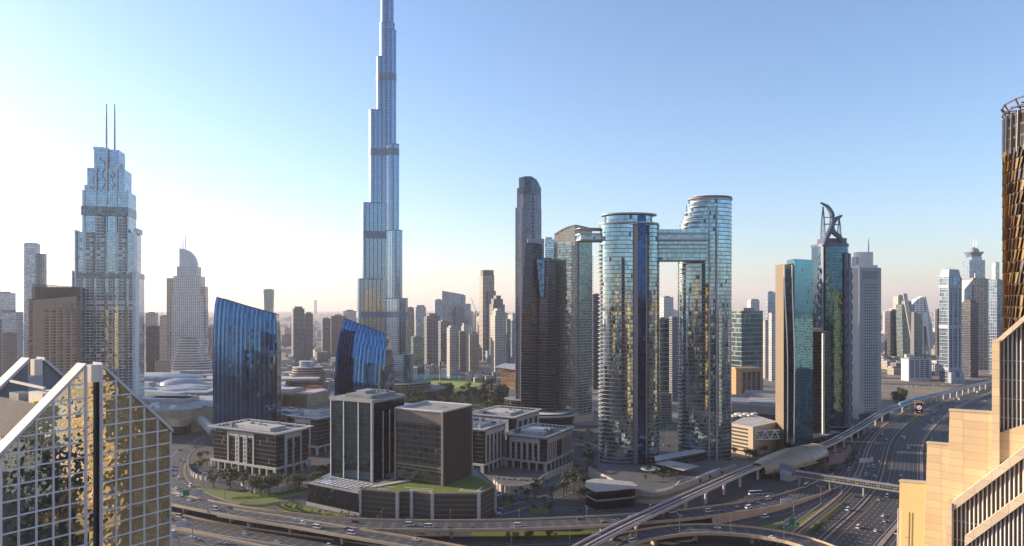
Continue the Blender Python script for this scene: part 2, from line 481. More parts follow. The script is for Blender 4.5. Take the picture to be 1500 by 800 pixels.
# ---------------------------------------------------------------- tan stepped tower with gabled louvre screens
def tan_tower():
    P0, u, n = Vector((77.0, 120.0)), Vector((.73, -.683)), Vector((-.683, -.73))
    def S(px, off=0.0):
        k = (px-750)/1000.0; q = P0+n*off
        return (k*q.y-q.x)/(u.x-k*u.y)
    def B(px, py, off=0.0):
        s = S(px, off); q = P0+n*off+u*s
        return (q.x, q.y, Z(py, q.y))
    def at(s, off, z): q = P0+n*off+u*s; return (q.x, q.y, z)
    back = lambda d: (-n.x*d, -n.y*d, 0)
    t = thing("stepped_tower", "sunlit tan stone tower stepping up beside the highway, with sloping louvre screens", "tower", (95, 140, 0))
    def panel_mat(name, col, fl, bay):
        return facade(name, sc3(col, 1.0), sc3(col, 0.55), fl=fl, slab=0.06, bay=bay, mull=0.06, metal=0.0, gr=0.5, wob=0.0, var=0.11, blind=0.0)
    tan = panel_mat("tan_panels", (0.60, 0.43, 0.25), 1.35, 3.4)
    tan2 = panel_mat("cream_panels", (0.62, 0.46, 0.29), 1.5, 3.0)
    yel = matte("ochre_render", (0.66, 0.46, 0.20), 0.7, 0.06)
    band = panel_mat("coping_panels", (0.62, 0.49, 0.35), 2.4, 2.4)
    def batter(name, mat, pxl, pxr, ytl, ytr, ztop_z0, off, dep):
        m = MB()
        a, b = B(pxl, ytl, off), B(pxr, ytr, off)
        sl, sr = S(pxl, off), S(pxr, off)
        lean = 0.068*a[2]*0.35
        extrude(m, [at(sl-lean, off, 0), at(sr, off, 0), at(sr, off, b[2]), at(sl, off, a[2])], back(dep))
        o = m.build(name, mat, t)
        c = MB(); extrude(c, [at(sl-.12, off+.14, a[2]+.02), at(sr, off+.14, b[2]+.02), at(sr, off+.14, b[2]+.32), at(sl-.12, off+.14, a[2]+.32)], back(dep+.3))
        c.build("parapet_cap", matte("cap_stone", (.50, .40, .29), .6), t)
        return o
    batter("lower_step", yel, 1318, 1362, 706, 709, 0, -0.6, .9)
    batter("middle_step", tan, 1358, 1394, 650, 653, 0, -0.2, .9)
    batter("upper_step", tan, 1391, 1456, 602, 606, 0, 0.2, .9)
    # tall pier
    m = MB(); a = B(1453, 498, 1.2); s0, s1 = S(1453, 1.2), S(1464, 1.2)
    extrude(m, [at(s0, 1.2, 100), at(s1, 1.2, 100), at(s1, 1.2, a[2]), at(s0, 1.2, a[2])], back(5)); m.build("pier", tan2, t)
    # upper gable: sloping coping, dark recess wall, louvres
    def gable(off, pl, pr, thick, depth, floor_py, nbar, recess):
        (x0, y0), (x1, y1) = pl, pr
        A, Bp = B(x0, y0, off), B(x1, y1, off)
        sA, sB = S(x0, off), S(x1, off)
        sl = (Bp[2]-A[2])/(sB-sA)
        sE = sB+6.0; zE = A[2]+sl*(sE-sA)
        th = thick
        c = MB(); extrude(c, [at(sA, off, A[2]-th), at(sE, off, zE-th), at(sE, off, zE), at(sA, off, A[2])], back(depth))
        c.build("sloping_coping", band, t)
        zf = Z(floor_py, A[1]) if floor_py else A[2]-30
        w = MB(); extrude(w, [at(sA+.1, off-recess, zf), at(sE, off-recess, zf), at(sE, off-recess, zE-th-.02), at(sA+.1, off-recess, A[2]-th-.02)], back(0.6))
        w.build("recess_wall", matte("recess_bronze", (0.16, 0.11, 0.06), 0.5), t)
        b = MB()
        for k in range(nbar):
            s = sA+0.35+(sE-sA-.4)*k/nbar
            b.beam(at(s, off-recess*.45, zf), at(s, off-recess*.45, A[2]-th+sl*(s-sA)-.03), 0.13, 0.2)
        for z in [zf+3.2*j for j in range(1, 12)]:
            if z < A[2]-th-0.3: b.beam(at(sA+.1, off-recess*.6, z), at(sE, off-recess*.6, z), 0.1, 0.12)
        b.build("louver_grille", matte("louvre_white", (0.62, 0.60, 0.60), 0.4), t)
        return sA, sE, A, sl, zE
    sA, sE, A, sl, zE = gable(1.0, (1459, 498), (1500, 462), 1.0, 4.0, 640, 16, 2.0)
    m = MB(); extrude(m, [at(sA, 0.6, 100), at(sE, 0.6, 100), at(sE, 0.6, Z(598, 110)), at(sA, 0.6, Z(640, 112))], back(3.0)); m.build("sloping_apron", tan, t)
    gable(3.6, (1391, 738), (1500, 655), 1.7, 4.0, 900, 26, 1.6)
    gable(4.6, (1413, 786), (1500, 721), 1.7, 3.0, 980, 24, 1.2)
    m = MB(); s0, s1 = S(1386, 3.9), S(1394, 3.9); q = B(1388, 737, 3.9)
    extrude(m, [at(s0, 3.9, 0), at(s1, 3.9, 0), at(s1, 3.9, q[2]), at(s0, 3.9, q[2])], back(5)); m.build("corner_pier", tan2, t)
    # main body behind everything, running out of the frame
    m = MB(); extrude(m, [at(6.3, -11.2, 0), at(15, -11.2, 0), at(15, -11.2, 131), at(6.3, -11.2, 131)], back(26)); extrude(m, [at(-6.5, -1.6, 0), at(6.2, -1.6, 0), at(6.2, -1.6, 121), at(-6.5, -1.6, 113)], back(38)); m.build("tower_body", facade("stepped_windows", (.13, .15, .13), (.10, .088, .07), fl=3.6, slab=1.3, bay=3.6, mull=.8, metal=.85, gr=.06, wob=.04), t)
    m = MB(); extrude(m, [at(7.2, -3.0, 120), at(15, -3.0, 120), at(15, -3.0, 149.5), at(7.2, -3.0, 149.5)], back(10)); m.build("upper_body", tan2, t)
    # gondola rails on the lowest step
    m = MB(); sl_ = S(1311, 1.0)
    for ds in (0.0, 0.5): m.beam(at(sl_-.9+ds, 0.2, 60), at(sl_+0.3+ds, 0.2, 119), 0.09, 0.09)
    for j in range(14): m.beam(at(sl_-.9+0.02*4.1*j/2, 0.2, 61+4.1*j), at(sl_-.4+0.02*4.1*j/2, 0.2, 61+4.1*j), 0.09, 0.09)
    m.build("service_ladder", WHITE, t)
tan_tower()

# ---------------------------------------------------------------- bronze scaled tower behind it
def bronze_tower():
    cx, cy_, R = 207.5, 250.0, 22.0
    t = thing("bronze_tower", "round bronze tower clad in tilted scales with rusty steelwork on its top", "tower", (cx, cy_, 0))
    ztop = 228.0
    m = MB(); m.prism(ell(cx, cy_, R, R, 48), 0, ztop, 0, 1)
    m.build("tower_core", [facade("bronze_core", (0.10, 0.07, 0.04), (0.07, 0.05, 0.04), fl=4.2, slab=0.8, bay=2.4, mull=0.5, gr=0.15), DARK], t)
    m = MB(); nc = 70
    rng = random.Random(3)
    for j in range(54):
        z0 = j*4.2+1; 
        if z0 > 214: break
        for k in range(nc):
            ph = 2*pi*(k+0.5*j*0.62)/nc
            w = 2*pi/nc*rng.uniform(.5, .82)
            tw = 0.10+rng.uniform(-.05, .05)
            def P(a, r, z): return (cx+cos(a)*r, cy_+sin(a)*r, z)
            r0 = R+0.75+rng.uniform(-.1, .1)
            q = [P(ph, R+.25, z0), P(ph+w, r0, z0), P(ph+w+tw*.35, r0-.15, z0+3.9), P(ph+tw*.35, R+.1, z0+3.9)]
            if sin(ph) < 0.45 or cos(ph) < -0.6:
                m.face(q, None, rng.choice((0, 0, 1, 1, 2)) if j < 47 else rng.choice((0, 2, 2)))
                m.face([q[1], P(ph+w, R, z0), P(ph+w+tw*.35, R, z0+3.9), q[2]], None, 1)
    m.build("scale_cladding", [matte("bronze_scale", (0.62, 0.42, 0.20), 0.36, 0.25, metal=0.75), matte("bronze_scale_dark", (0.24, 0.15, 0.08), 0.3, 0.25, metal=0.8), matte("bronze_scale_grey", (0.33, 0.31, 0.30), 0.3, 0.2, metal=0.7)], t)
    m = MB()
    for k in range(40):
        a = 2*pi*k/40
        m.beam((cx+cos(a)*(R+.3), cy_+sin(a)*(R+.3), 213), (cx+cos(a+.03)*(R+.3), cy_+sin(a+.03)*(R+.3), 228), 1.1, .35)
    m.build("crown_cladding", matte("crown_metal", (0.34, 0.33, 0.33), 0.35, metal=0.7), t)
    m = MB()
    rust = matte("rusty_steel", (0.11, 0.06, 0.045), 0.8)
    for k in range(20):
        a = 2*pi*k/20; b = 2*pi*(k+1)/20
        m.beam((cx+cos(a)*(R-1), cy_+sin(a)*(R-1), 228), (cx+cos(a)*(R+1.2), cy_+sin(a)*(R+1.2), 232.3), .4, .4)
        for z in (229.5, 232.3): m.beam((cx+cos(a)*(R+.8), cy_+sin(a)*(R+.8), z), (cx+cos(b)*(R+.8), cy_+sin(b)*(R+.8), z), .35, .5)
        m.beam((cx+cos(a)*(R-1), cy_+sin(a)*(R-1), 231), (cx, cy_, 231), .3, .4)
    for k in range(46):
        a = rng.uniform(0, 2*pi); r_ = rng.uniform(3, R); b = a+rng.uniform(-.5, .5); z = rng.uniform(229, 233)
        m.beam((cx+cos(a)*r_, cy_+sin(a)*r_, z), (cx+cos(b)*(r_+rng.uniform(-6, 3)), cy_+sin(b)*(r_+rng.uniform(-6, 3)), z+rng.uniform(-1, 2.2)), .35, .35)
    m.build("steel_lattice", rust, t)
    m = MB()
    m.box(cx-9, cy_-14, 231.2, 4, 3, 3.2); m.beam((cx-9, cy_-14, 234), (cx-16, cy_-20, 236.5), .4, .5); m.beam((cx-9, cy_-14, 234.4), (cx-2, cy_-10, 236), .5, .5)
    m.box(cx-3, cy_-12, 231.2, 5, 4, 2.4, .4)
    m.build("hoist", matte("hoist_dark", (0.08, 0.09, 0.08)), t)
bronze_tower()

# ---------------------------------------------------------------- the tallest tower
def tallest():
    cx, cy_ = X(567, 1200), 1200.0
    t = thing("stepped_spire_tower", "tallest tower of all, slender silver glass rising in rounded steps past the frame", "tower", (cx, cy_, 0))
    fac = facade("silver_curtain_wall", (0.22, 0.33, 0.45), (0.11, 0.15, 0.20), fl=3.7, slab=0.55, bay=1.5, mull=0.28, metal=0.95, gr=0.09, wob=0.008,
                 var=0.2, blind=0.0, bay2=7.0, mull2=1.3, slabc=(.36, .43, .50), framemetal=0.7, frough=0.3)
    bandm = matte("mechanical_louvre", (0.19, 0.24, 0.31), 0.5, metal=0.3)
    bands = [(551, 563), (420, 432), (275, 288), (138, 148), (66, 72)]
    def lobe(mb, ang, dist, r, zt, zb=0.0):
        a = radians(ang)
        poly = capsule(cx, cy_, cx+cos(a)*dist, cy_+sin(a)*dist, r, 14) if dist > .5 else ell(cx, cy_, r, r, 36)
        mb.prism(poly, zb, zt, 0, 2)
        g = grow(poly, 0.35)
        for b0, b1 in bands:
            if zt > b1+3: mb.prism(g, b0, b1, 1, 1)
        mb.prism(g, zt, zt+1.6, 1, 2)
    mats = [fac, bandm, GREY]
    m = MB(); lobe(m, 0, 0, 13.2, 652); lobe(m, 0, 0, 11.4, 738, 653.7); lobe(m, 0, 0, 7.5, 780, 740); m.build("core", mats, t)
    for ang, tiers in ((195, ((9.3, 9.4, 592), (21.7, 9.9, 498), (34, 10.4, 336), (41.4, 10.9, 204), (48, 11.4, 100))),
                       (-35, ((9.2, 9.4, 638), (15.5, 9.9, 438), (22.6, 10.4, 288), (35.0, 10.9, 170), (47, 11.4, 74))),
                       (82, ((12, 9.4, 560), (24, 9.9, 380), (36, 10.4, 250), (46, 10.9, 130)))):
        m = MB()
        for d, r, z in tiers: lobe(m, ang, d, r, z)
        # nose fins at the outer ends catch the sun
        m.build("wing", mats, t)
    m = MB(); m.tube([(cx, cy_, 780), (cx, cy_, 800), (cx, cy_, 829)], [3.0, 2.2, 0.4], 10); m.build("spire", STEEL, t)
    m = MB(); m.prism(ell(cx+10, cy_-10, 95, 62, 40), 0, 16, 0, 1); m.prism(ell(cx+20, cy_-25, 60, 40, 40), 16, 27, 0, 1)
    m.build("podium", [facade("brown_podium", (0.2, 0.18, 0.16), (0.30, 0.25, 0.2), fl=4.5, slab=1.4, bay=5, mull=.5), ROOFM], t)
tallest()

# ---------------------------------------------------------------- stepped white-blue tower with two masts
def mast_tower():
    Y = 922.0
    f = Fr(X(161, Y), Y, 0.25)
    t = thing("stepped_mast_tower", "broad blue-white stepped tower with balconies and two thin masts", "tower", (f.x, f.y, 0))
    glass = facade("mast_glass", (0.32, 0.44, 0.54), (0.36, 0.42, 0.47), fl=3.9, slab=0.4, bay=3.0, mull=0.25, gr=0.06, wob=0.007, wav=0.012, wsc=0.06, var=.18, blind=.03)
    balc = facade("mast_balcony", (0.11, 0.15, 0.18), (0.58, 0.60, 0.62), fl=3.9, slab=1.1, bay=5.0, mull=0.6, gr=0.1, wob=0.02)
    pil = matte("mast_pilaster", (0.70, 0.72, 0.74), 0.45)
    dk = facade("mast_truss_band", (0.12, 0.15, 0.18), (0.3, 0.33, 0.36), fl=4, slab=0.5, bay=4, mull=.6)
    w0, d0 = 74.0, 42.0
    tiers = [(1.0, 0, 202), (.9, 202, 255), (.745, 255, 310), (.60, 310, 340), (.40, 340, 366)]
    m = MB()
    for k, (s, z0, z1) in enumerate(tiers):
        w, d = w0*s, d0*(.45+.55*s)
        m.prism(f.r(-w/2, w/2, -d/2, d/2), z0, z1, 0, 1)
    m.build("glass_shaft", [glass, ROOFW], t)
    bays = [(-.44, -.36, 202), (-.30, -.18, 255), (-.13, .0, 276), (.06, .15, 202), (.22, .34, 276), (.39, .46, 202)]
    for a0, a1, zt in bays:
        m = MB(); m.prism(f.r(a0*w0, a1*w0, -d0/2-2.2, -d0/2+8), 0, zt, 0, 1); m.build("balcony_bay", [balc, ROOFW], t)
    for a, zt in ((-.5, 204), (-.455, 257), (-.335, 310), (-.15, 342), (.02, 368), (.18, 345), (.36, 312), (.47, 257), (.5, 204)):
        m = MB(); m.prism(f.r(a*w0-.8, a*w0+.8, -d0/2-3.2 if zt < 300 else -d0/2+1.0, -d0/2+12), 0, zt, 0); m.build("pilaster", pil, t)
    m = MB(); m.prism(f.r(-w0/2-.4, w0/2+.4, -d0/2-2.7, d0/2+.4), 194, 200.5, 0, 1)
    m.build("dark_band", [dk, ROOFW], t)
    m = MB(); w, d = w0*.745, d0*.86; m.prism(f.r(-w/2-.4, w/2+.4, -d/2-3.0, d/2+.4), 277, 289, 0, 1); m.build("truss_band", [dk, ROOFW], t)
    m = MB()
    for z0, z1, a0, a1, b in ((312, 338, -.26, -.14, .62), (312, 352, -.07, .06, .40), (312, 338, .12, .24, .62)):
        yb = -d0*(.45+.55*.6)/2-.5
        for q0, q1 in ((a0, a1), (a1, a0)):
            zm = (z0+z1)/2
            m.beam(f.p(q0*w0*.8, yb, z0), f.p(q1*w0*.8, yb, zm), .9, .5); m.beam(f.p(q0*w0*.8, yb, zm), f.p(q1*w0*.8, yb, z1), .9, .5)
    m.build("cross_bracing_lattice", matte("brace_grey", (0.3, 0.33, 0.37)), t)
    for a0, a1, z0, z1 in ((-.22, -.05, 366, 369), (.12, .20, 340, 350), (-.36, -.28, 310, 318), (-.5, -.46, 202, 208), (.44, .5, 255, 262)):
        m = MB(); m.prism(f.r(a0*w0, a1*w0, -d0*.3, d0*.3), z0, z1, 0); m.build("parapet_fin", pil, t)
    for px in (156, 168):
        x = X(px, Y-6)
        m = MB(); m.tube([(x, Y-6, 352), (x, Y-6, 400), (x, Y-6, 429)], [1.3, 1.0, .6], 8); m.build("mast", matte("mast_grey", (0.35, 0.35, 0.37)), t)
mast_tower()

# ---------------------------------------------------------------- sail-topped hotel tower
def sail_tower():
    Y = 1700.0
    f = Fr(X(276, Y), Y, 0.15)
    t = thing("sail_topped_tower", "pale balconied tower with curved sail top, twin needles and layered white base", "tower", (f.x, f.y, 0))
    fac = facade("sail_balconies", (0.25, 0.28, 0.31), (0.66, 0.63, 0.60), fl=3.8, slab=1.7, bay=4.6, mull=1.5, gr=.15)
    mpx = Y/1000*1.0
    def R(p0, p1, d0=-22, d1=22): return f.r((p0-276)*mpx, (p1-276)*mpx, d0, d1)
    m = MB()
    m.prism(R(258, 300), 0, Z(432, Y), 0, 1); m.prism(R(259, 296, -20, 20), Z(432, Y), Z(405, Y), 0, 1); m.prism(R(263, 291, -17, 17), Z(405, Y), Z(391, Y), 0, 1)
    m.build("tower_body", [fac, ROOFW], t)
    m = MB(); m.prism(R(249, 258.2, -16, 16), 0, Z(408, Y), 0, 1); m.build("side_wing", [facade("sail_side", (0.22, 0.22, 0.22), (0.5, 0.44, 0.38), fl=3.8, slab=1.3, bay=5, mull=1.8), ROOFW], t)
    m = MB(); m.prism(R(299, 301.5, -12, 12), 0, Z(420, Y), 0, 1); m.build("balcony_stack", [facade("sail_edge", (.2, .2, .2), (.7, .67, .62), fl=3.8, slab=1.2, bay=6, mull=.3), ROOFW], t)
    m = MB(); A = [(265, 391), (288.5, 391)]+[(288.5-21*(1-cos(q)), 391-26*sin(q)) for q in [pi/2*k/10 for k in range(1, 11)]]+[(265, 364)]
    extrude(m, [f.p((p-276)*mpx, -9, Z(y, Y)) for p, y in A], (-f.s*18, f.c*18, 0)); m.build("sail_top", matte("sail_white", (0.62, 0.63, 0.65), 0.5), t)
    for p in (268.5, 272):
        m = MB(); q = f.p((p-276)*mpx, 0); m.tube([(*q, Z(366, Y)), (*q, Z(344, Y))], [1.5, .9], 6); m.build("needle", STEEL, t)
    m = MB()
    for k, z in enumerate([i*6.2 for i in range(13)]):
        a = 54-0.9*k+4*sin(k*.7); m.prism(ell(*f.p(2, 0), a, 34-k*.6, 36), z, z+2.6, 0); m.prism(ell(*f.p(2, 0), a-3.5, 31-k*.6, 36), z+2.6, z+6.2, 1, bottom=False, cap=k == 12)
    m.build("layered_base", [matte("base_white", (0.7, 0.67, 0.63)), facade("base_glass", (0.2, .22, .24), (.4, .4, .4))], t)
sail_tower()

# ---------------------------------------------------------------- two blue towers with sloping curved tops
BLUE = facade("deep_blue_glass", (0.03, 0.10, 0.24), (0.08, 0.21, 0.43), fl=3.9, slab=0.0, bay=2.6, mull=0.0, metal=0.97, gr=0.03, wob=0.012, var=0.4, blind=0.0, wav=0.012, wsc=0.1, bay2=5.2, mull2=1.7, framemetal=0.97, frough=0.04)
BLUEFIN = matte("blue_fin", (0.05, 0.12, 0.28), 0.2, 0.1, metal=0.8)
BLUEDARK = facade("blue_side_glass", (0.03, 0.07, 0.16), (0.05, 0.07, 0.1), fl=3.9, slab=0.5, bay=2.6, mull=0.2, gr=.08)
def blue_tower(label, lv, nf):
    """lv: list of (v, left px, right-front px, right-back px, Yl, Yr, depth), tops in zl, zr"""
    zl, zr = lv["top"]
    rings, fins = [], MB()
    for v, pl, pr, pb, Yl, Yr, dep in lv["rows"]:
        a, b = (X(pl, Yl), Yl), (X(pr, Yr), Yr)
        c = (X(pb, Yr+dep), Yr+dep); d = (a[0]-4, Yl+dep*1.2)
        # the front bows outward a little
        mids = []
        for k in range(1, 8):
            q = k/8; bow = 2.6*4*q*(1-q)*(1-v*.3)
            mids.append((a[0]+(b[0]-a[0])*q, a[1]+(b[1]-a[1])*q-bow, q))
        poly = [a]+[m[:2] for m in mids]+[b, c, d]
        zt = [zl]+[zl+(zr-zl)*m[2] for m in mids]+[zr, zr-2, zl-1]
        rings.append((poly, [z*v for z in zt]))
    t = thing("curved_blue_tower", label, "tower", (rings[0][0][4][0], rings[0][0][4][1]+12, 0))
    m = MB(); loft(m, rings, 0, 1); o = m.build("glass_shell", [BLUE, GREY], t)
    for k in range(nf+1):
        q = k/nf*8; i = min(7, int(q)); fr = q-i
        pts = []
        for poly, z in rings:
            x = poly[i][0]+(poly[i+1][0]-poly[i][0])*fr; y = poly[i][1]+(poly[i+1][1]-poly[i][1])*fr
            pts.append((x, y-.35, z[i]+(z[i+1]-z[i])*fr))
        for p, r in zip(pts, pts[1:]): fins.beam(p, r, .22, .5)
    fins.build("fin_cladding", BLUEFIN, t)
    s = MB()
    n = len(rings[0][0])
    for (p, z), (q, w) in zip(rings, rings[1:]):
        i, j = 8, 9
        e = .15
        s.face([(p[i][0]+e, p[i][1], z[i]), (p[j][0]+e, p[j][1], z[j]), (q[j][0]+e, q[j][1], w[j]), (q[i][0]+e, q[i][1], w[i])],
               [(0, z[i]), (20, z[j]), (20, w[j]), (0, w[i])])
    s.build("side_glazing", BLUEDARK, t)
    e = MB(); p, z = rings[-1]
    for k in range(8): e.beam((p[k][0], p[k][1]-.3, z[k]+.2), (p[k+1][0], p[k+1][1]-.3, z[k+1]+.2), 1.0, 1.0)
    e.beam((*p[8], z[8]+.2), (*p[9], z[9]+.2), 1, 1)
    e.build("top_rim", DARK, t)
blue_tower("taller blue glass tower with ribbed front and sloping top beside the columned offices",
           {"top": (166.8, 148.4), "rows": [(0, 313, 405, 410, 750, 746, 36), (.25, 312.3, 405, 411.5, 750.9, 746.9, 35), (.5, 312, 405.5, 412, 751.9, 747.9, 34), (.7, 312.4, 406, 412, 753.0, 749.0, 32), (.85, 313.5, 405.5, 411, 754.0, 750.0, 30), (.95, 315, 405, 409.5, 754.8, 750.8, 28.5), (1, 317.5, 404.5, 408.5, 755.2, 751.2, 27.5)]}, 17)
blue_tower("shorter blue glass tower curving inward to a sloping top before the tallest tower",
           {"top": (142, 124), "rows": [(0, 492, 560, 578, 820, 804, 44), (.25, 490.5, 561, 578.5, 820.8, 804.8, 43), (.5, 490, 562.5, 578, 821.8, 805.8, 41), (.7, 492.5, 564, 577, 823, 807, 37), (.85, 497, 565, 574.5, 824.6, 808.6, 32), (.95, 502, 565.5, 571, 825.8, 809.8, 26), (1, 506, 565, 568, 826.6, 810.6, 22)]}, 15)
# ---------------------------------------------------------------- columned offices with overhanging roofs
AX = (-.88, .47); BX = (.47, .88)           # the district's street grid
GRIDROT = atan2(BX[1], BX[0])-pi/2          # frame: a = right-hand face normal side, see gf()
class GF(Fr):
    """frame at a front corner: a runs left-back along the left face, b runs right-back along the right face"""
    def __init__(s, x, y): s.x, s.y = x, y
    def p(s, a, b, z=None):
        q = (s.x+AX[0]*a+BX[0]*b, s.y+AX[1]*a+BX[1]*b)
        return q if z is None else (*q, z)
    def r(s, a0, a1, b0, b1): return [s.p(a0, b0), s.p(a0, b1), s.p(a1, b1), s.p(a1, b0)]
OFFGLASS = facade("office_dark_glass", (0.028, 0.03, 0.036), (0.24, 0.235, 0.23), fl=4.0, slab=0.22, bay=1.9, mull=0.06, metal=0.7, gr=0.07, wob=0.012, var=0.4, blind=0.03)
OFFSTONE = matte("office_stone", (0.40, 0.385, 0.36), 0.7, 0.12)
def office(label, fx, fy, la, lb, h, cols_a, cols_b, base=8.0, sq=(), over=4.0, roofz=None, cat="office building"):
    f = GF(fx, fy)
    t = thing("columned_office", label, cat, (fx, fy, 0), "offices with columned bases and overhanging roofs")
    m = MB(); m.prism(f.r(0, la, 0, lb), base+1.2, h-2.0, 0, 1); m.build("glass_body", [OFFGLASS, ROOFM], t)
    # recessed ground floor, beam and base columns
    m = MB(); m.prism(f.r(1, la-1, 1, lb-1), 0, base-.05, 0, 1); m.build("ground_floor", [facade("shopfront", (0.06, 0.06, 0.06), (.18, .17, .16), fl=8, slab=.6, bay=3.4, mull=.3, metal=.5), ROOFM], t)
    m = MB(); m.prism(f.r(-2.6, la+2.6, -2.6, lb+2.6), base-.6, base+1.1, 0); m.build("base_beam", OFFSTONE, t)
    na, nb = max(4, round(la/9)), max(3, round(lb/9))
    for k in range(na+1):
        m = MB(); m.prism(f.r(la*k/na-.8+(-1.6 if k == 0 else 0), la*k/na+.8, -2.5, -.9), 0, base-.65, 0); m.build("base_column", OFFSTONE, t)
    for k in range(1, nb+1):
        m = MB(); m.prism(f.r(-2.5, -.9, lb*k/nb-.8, lb*k/nb+.8), 0, base-.65, 0); m.build("base_column", OFFSTONE, t)
    for q0, q1 in cols_a:
        m = MB(); m.prism(f.r(la*q0, la*q1, -.9, .3), base+1.15, h-2.1, 0)
        m.build("stone_pilaster", OFFSTONE, t)
    for q0 in sq:
        m = MB()
        for j in range(int((h-base-6)/4.0)):
            m.prism(f.r(la*q0-.8, la*q0+.8, -.98, -.93), base+2.4+4*j, base+4.6+4*j, 0)
        m.build("window_glazing", DARK, t)
    for q0, q1 in cols_b:
        m = MB(); m.prism(f.r(-.9, .3, lb*q0, lb*q1), base+1.15, h-2.1, 0); m.build("stone_pilaster", OFFSTONE, t)
    if cols_a:
        m = MB(); m.prism(f.r(la*min(c[0] for c in cols_a), la*max(c[1] for c in cols_a), -.7, .3), h-6.4, h-2.2, 0); m.build("frieze_panel", OFFSTONE, t)
    if cols_b:
        m = MB(); m.prism(f.r(-.7, .3, lb*min(c[0] for c in cols_b), lb*max(c[1] for c in cols_b)), h-6.4, h-2.2, 0); m.build("frieze_panel", OFFSTONE, t)
    # roof: dark well ringed by an open canopy of slats
    m = MB(); m.prism(f.r(-.3, la+.3, -.3, lb+.3), h-1.9, h-.9, 0); m.build("roof_slab", ROOFM, t)
    m = MB()
    for a0, a1, b0, b1 in ((-over, la+over, -over, -over+1.5), (-over, la+over, lb+over-1.5, lb+over), (-over, -over+1.5, -over+1.5, lb+over-1.5), (la+over-1.5, la+over, -over+1.5, lb+over-1.5)):
        m.prism(f.r(a0, a1, b0, b1), h+.6, h+1.2, 0)
    for k in range(int(la/4.2)+1):
        for b0, b1 in ((-over+1.5, 2), (lb-2, lb+over-1.5)): m.prism(f.r(4.2*k-.2, 4.2*k+.3, b0, b1), h+.3, h+1.1, 0)
    for k in range(int(lb/4.2)+1):
        for a0, a1 in ((-over+1.5, 2), (la-2, la+over-1.5)): m.prism(f.r(a0, a1, 4.2*k-.2, 4.2*k+.3), h+.3, h+1.1, 0)
    m.build("roof_canopy_grille", matte("canopy_white", (.52, .51, .50), .5), t)
    m = MB()
    for a, b in ((0, 0), (la, 0), (0, lb), (la, lb), (la/2, 0), (la/2, lb), (0, lb/2), (la, lb/2)): m.prism(f.r(a-.4, a+.4, b-.4, b+.4), h-.85, h+.55, 0)
    m.build("canopy_post_grille", OFFSTONE, t)
    m = MB(); m.prism(f.r(la*.2, la*.8, lb*.22, lb*.7), h-.85, h+2.4, 0); m.build("plant_room", ROOFW, t)
    rng = random.Random(int(la*7+h))
    for k in range(7):
        m = MB(); a, b = rng.uniform(.1, .9)*la, rng.uniform(.12, .85)*lb
        m.prism(f.r(a, a+rng.uniform(2, 5), b, b+rng.uniform(2, 4)), h+2.45 if (.2*la < a < .75*la and .22*lb < b < .65*lb) else h-.85, h+3.6, 0); m.build("chiller_unit", GREY, t)
    return t
F1 = G(404, 700)
colsF1 = ((.245, .27), (.345, .40), (.50, .56), (.71, .735))
office("pale columned office block with square-holed pilasters, amid the garden beside the flyover", F1[0], F1[1], 84, 40, 40.0,
       ((.33, .35), (.44, .50), (.565, .63), (.74, .76)), ((.25, .33), (.5, .54), (.74, .78)), sq=(.47, .60))
F2 = G(463, 668); office("columned office half hidden behind the dark glass office tower", F2[0], F2[1]+6, 38, 46, 38.0, ((.25, .30), (.50, .60), (.8, .85)), ((.4, .46),), sq=(.55,))
F3 = G(428, 662); office("columned office of which little more than the slatted roof shows, between its two neighbours", F3[0]-14, F3[1]+50, 52, 36, 31.0, ((.2, .25), (.7, .75)), ())
F4 = G(707, 694); office("columned office directly behind the brown finned block, roof partly hidden", F4[0], F4[1], 40, 42, 41.0, ((.3, .36), (.6, .66)), tuple((.1+.17*k, .16+.17*k) for k in range(6)), over=3)
F5 = G(799, 691); office("columned office with many pilasters beside the plaza, cluttered grey roof", F5[0], F5[1], 42, 62, 32.0, tuple((.14+.145*k, .19+.145*k) for k in range(6)), tuple((.06+.075*k, .085+.075*k) for k in range(5))+tuple((.62+.085*k, .65+.085*k) for k in range(5)), over=3)
F6 = G(752, 652); office("widest columned office, its top floors set back, next to the arched tower", F6[0], F6[1]+30, 60, 70, 26.0, tuple((.1+.2*k, .17+.2*k) for k in range(5)), tuple((.1+.2*k, .17+.2*k) for k in range(5)), over=3)

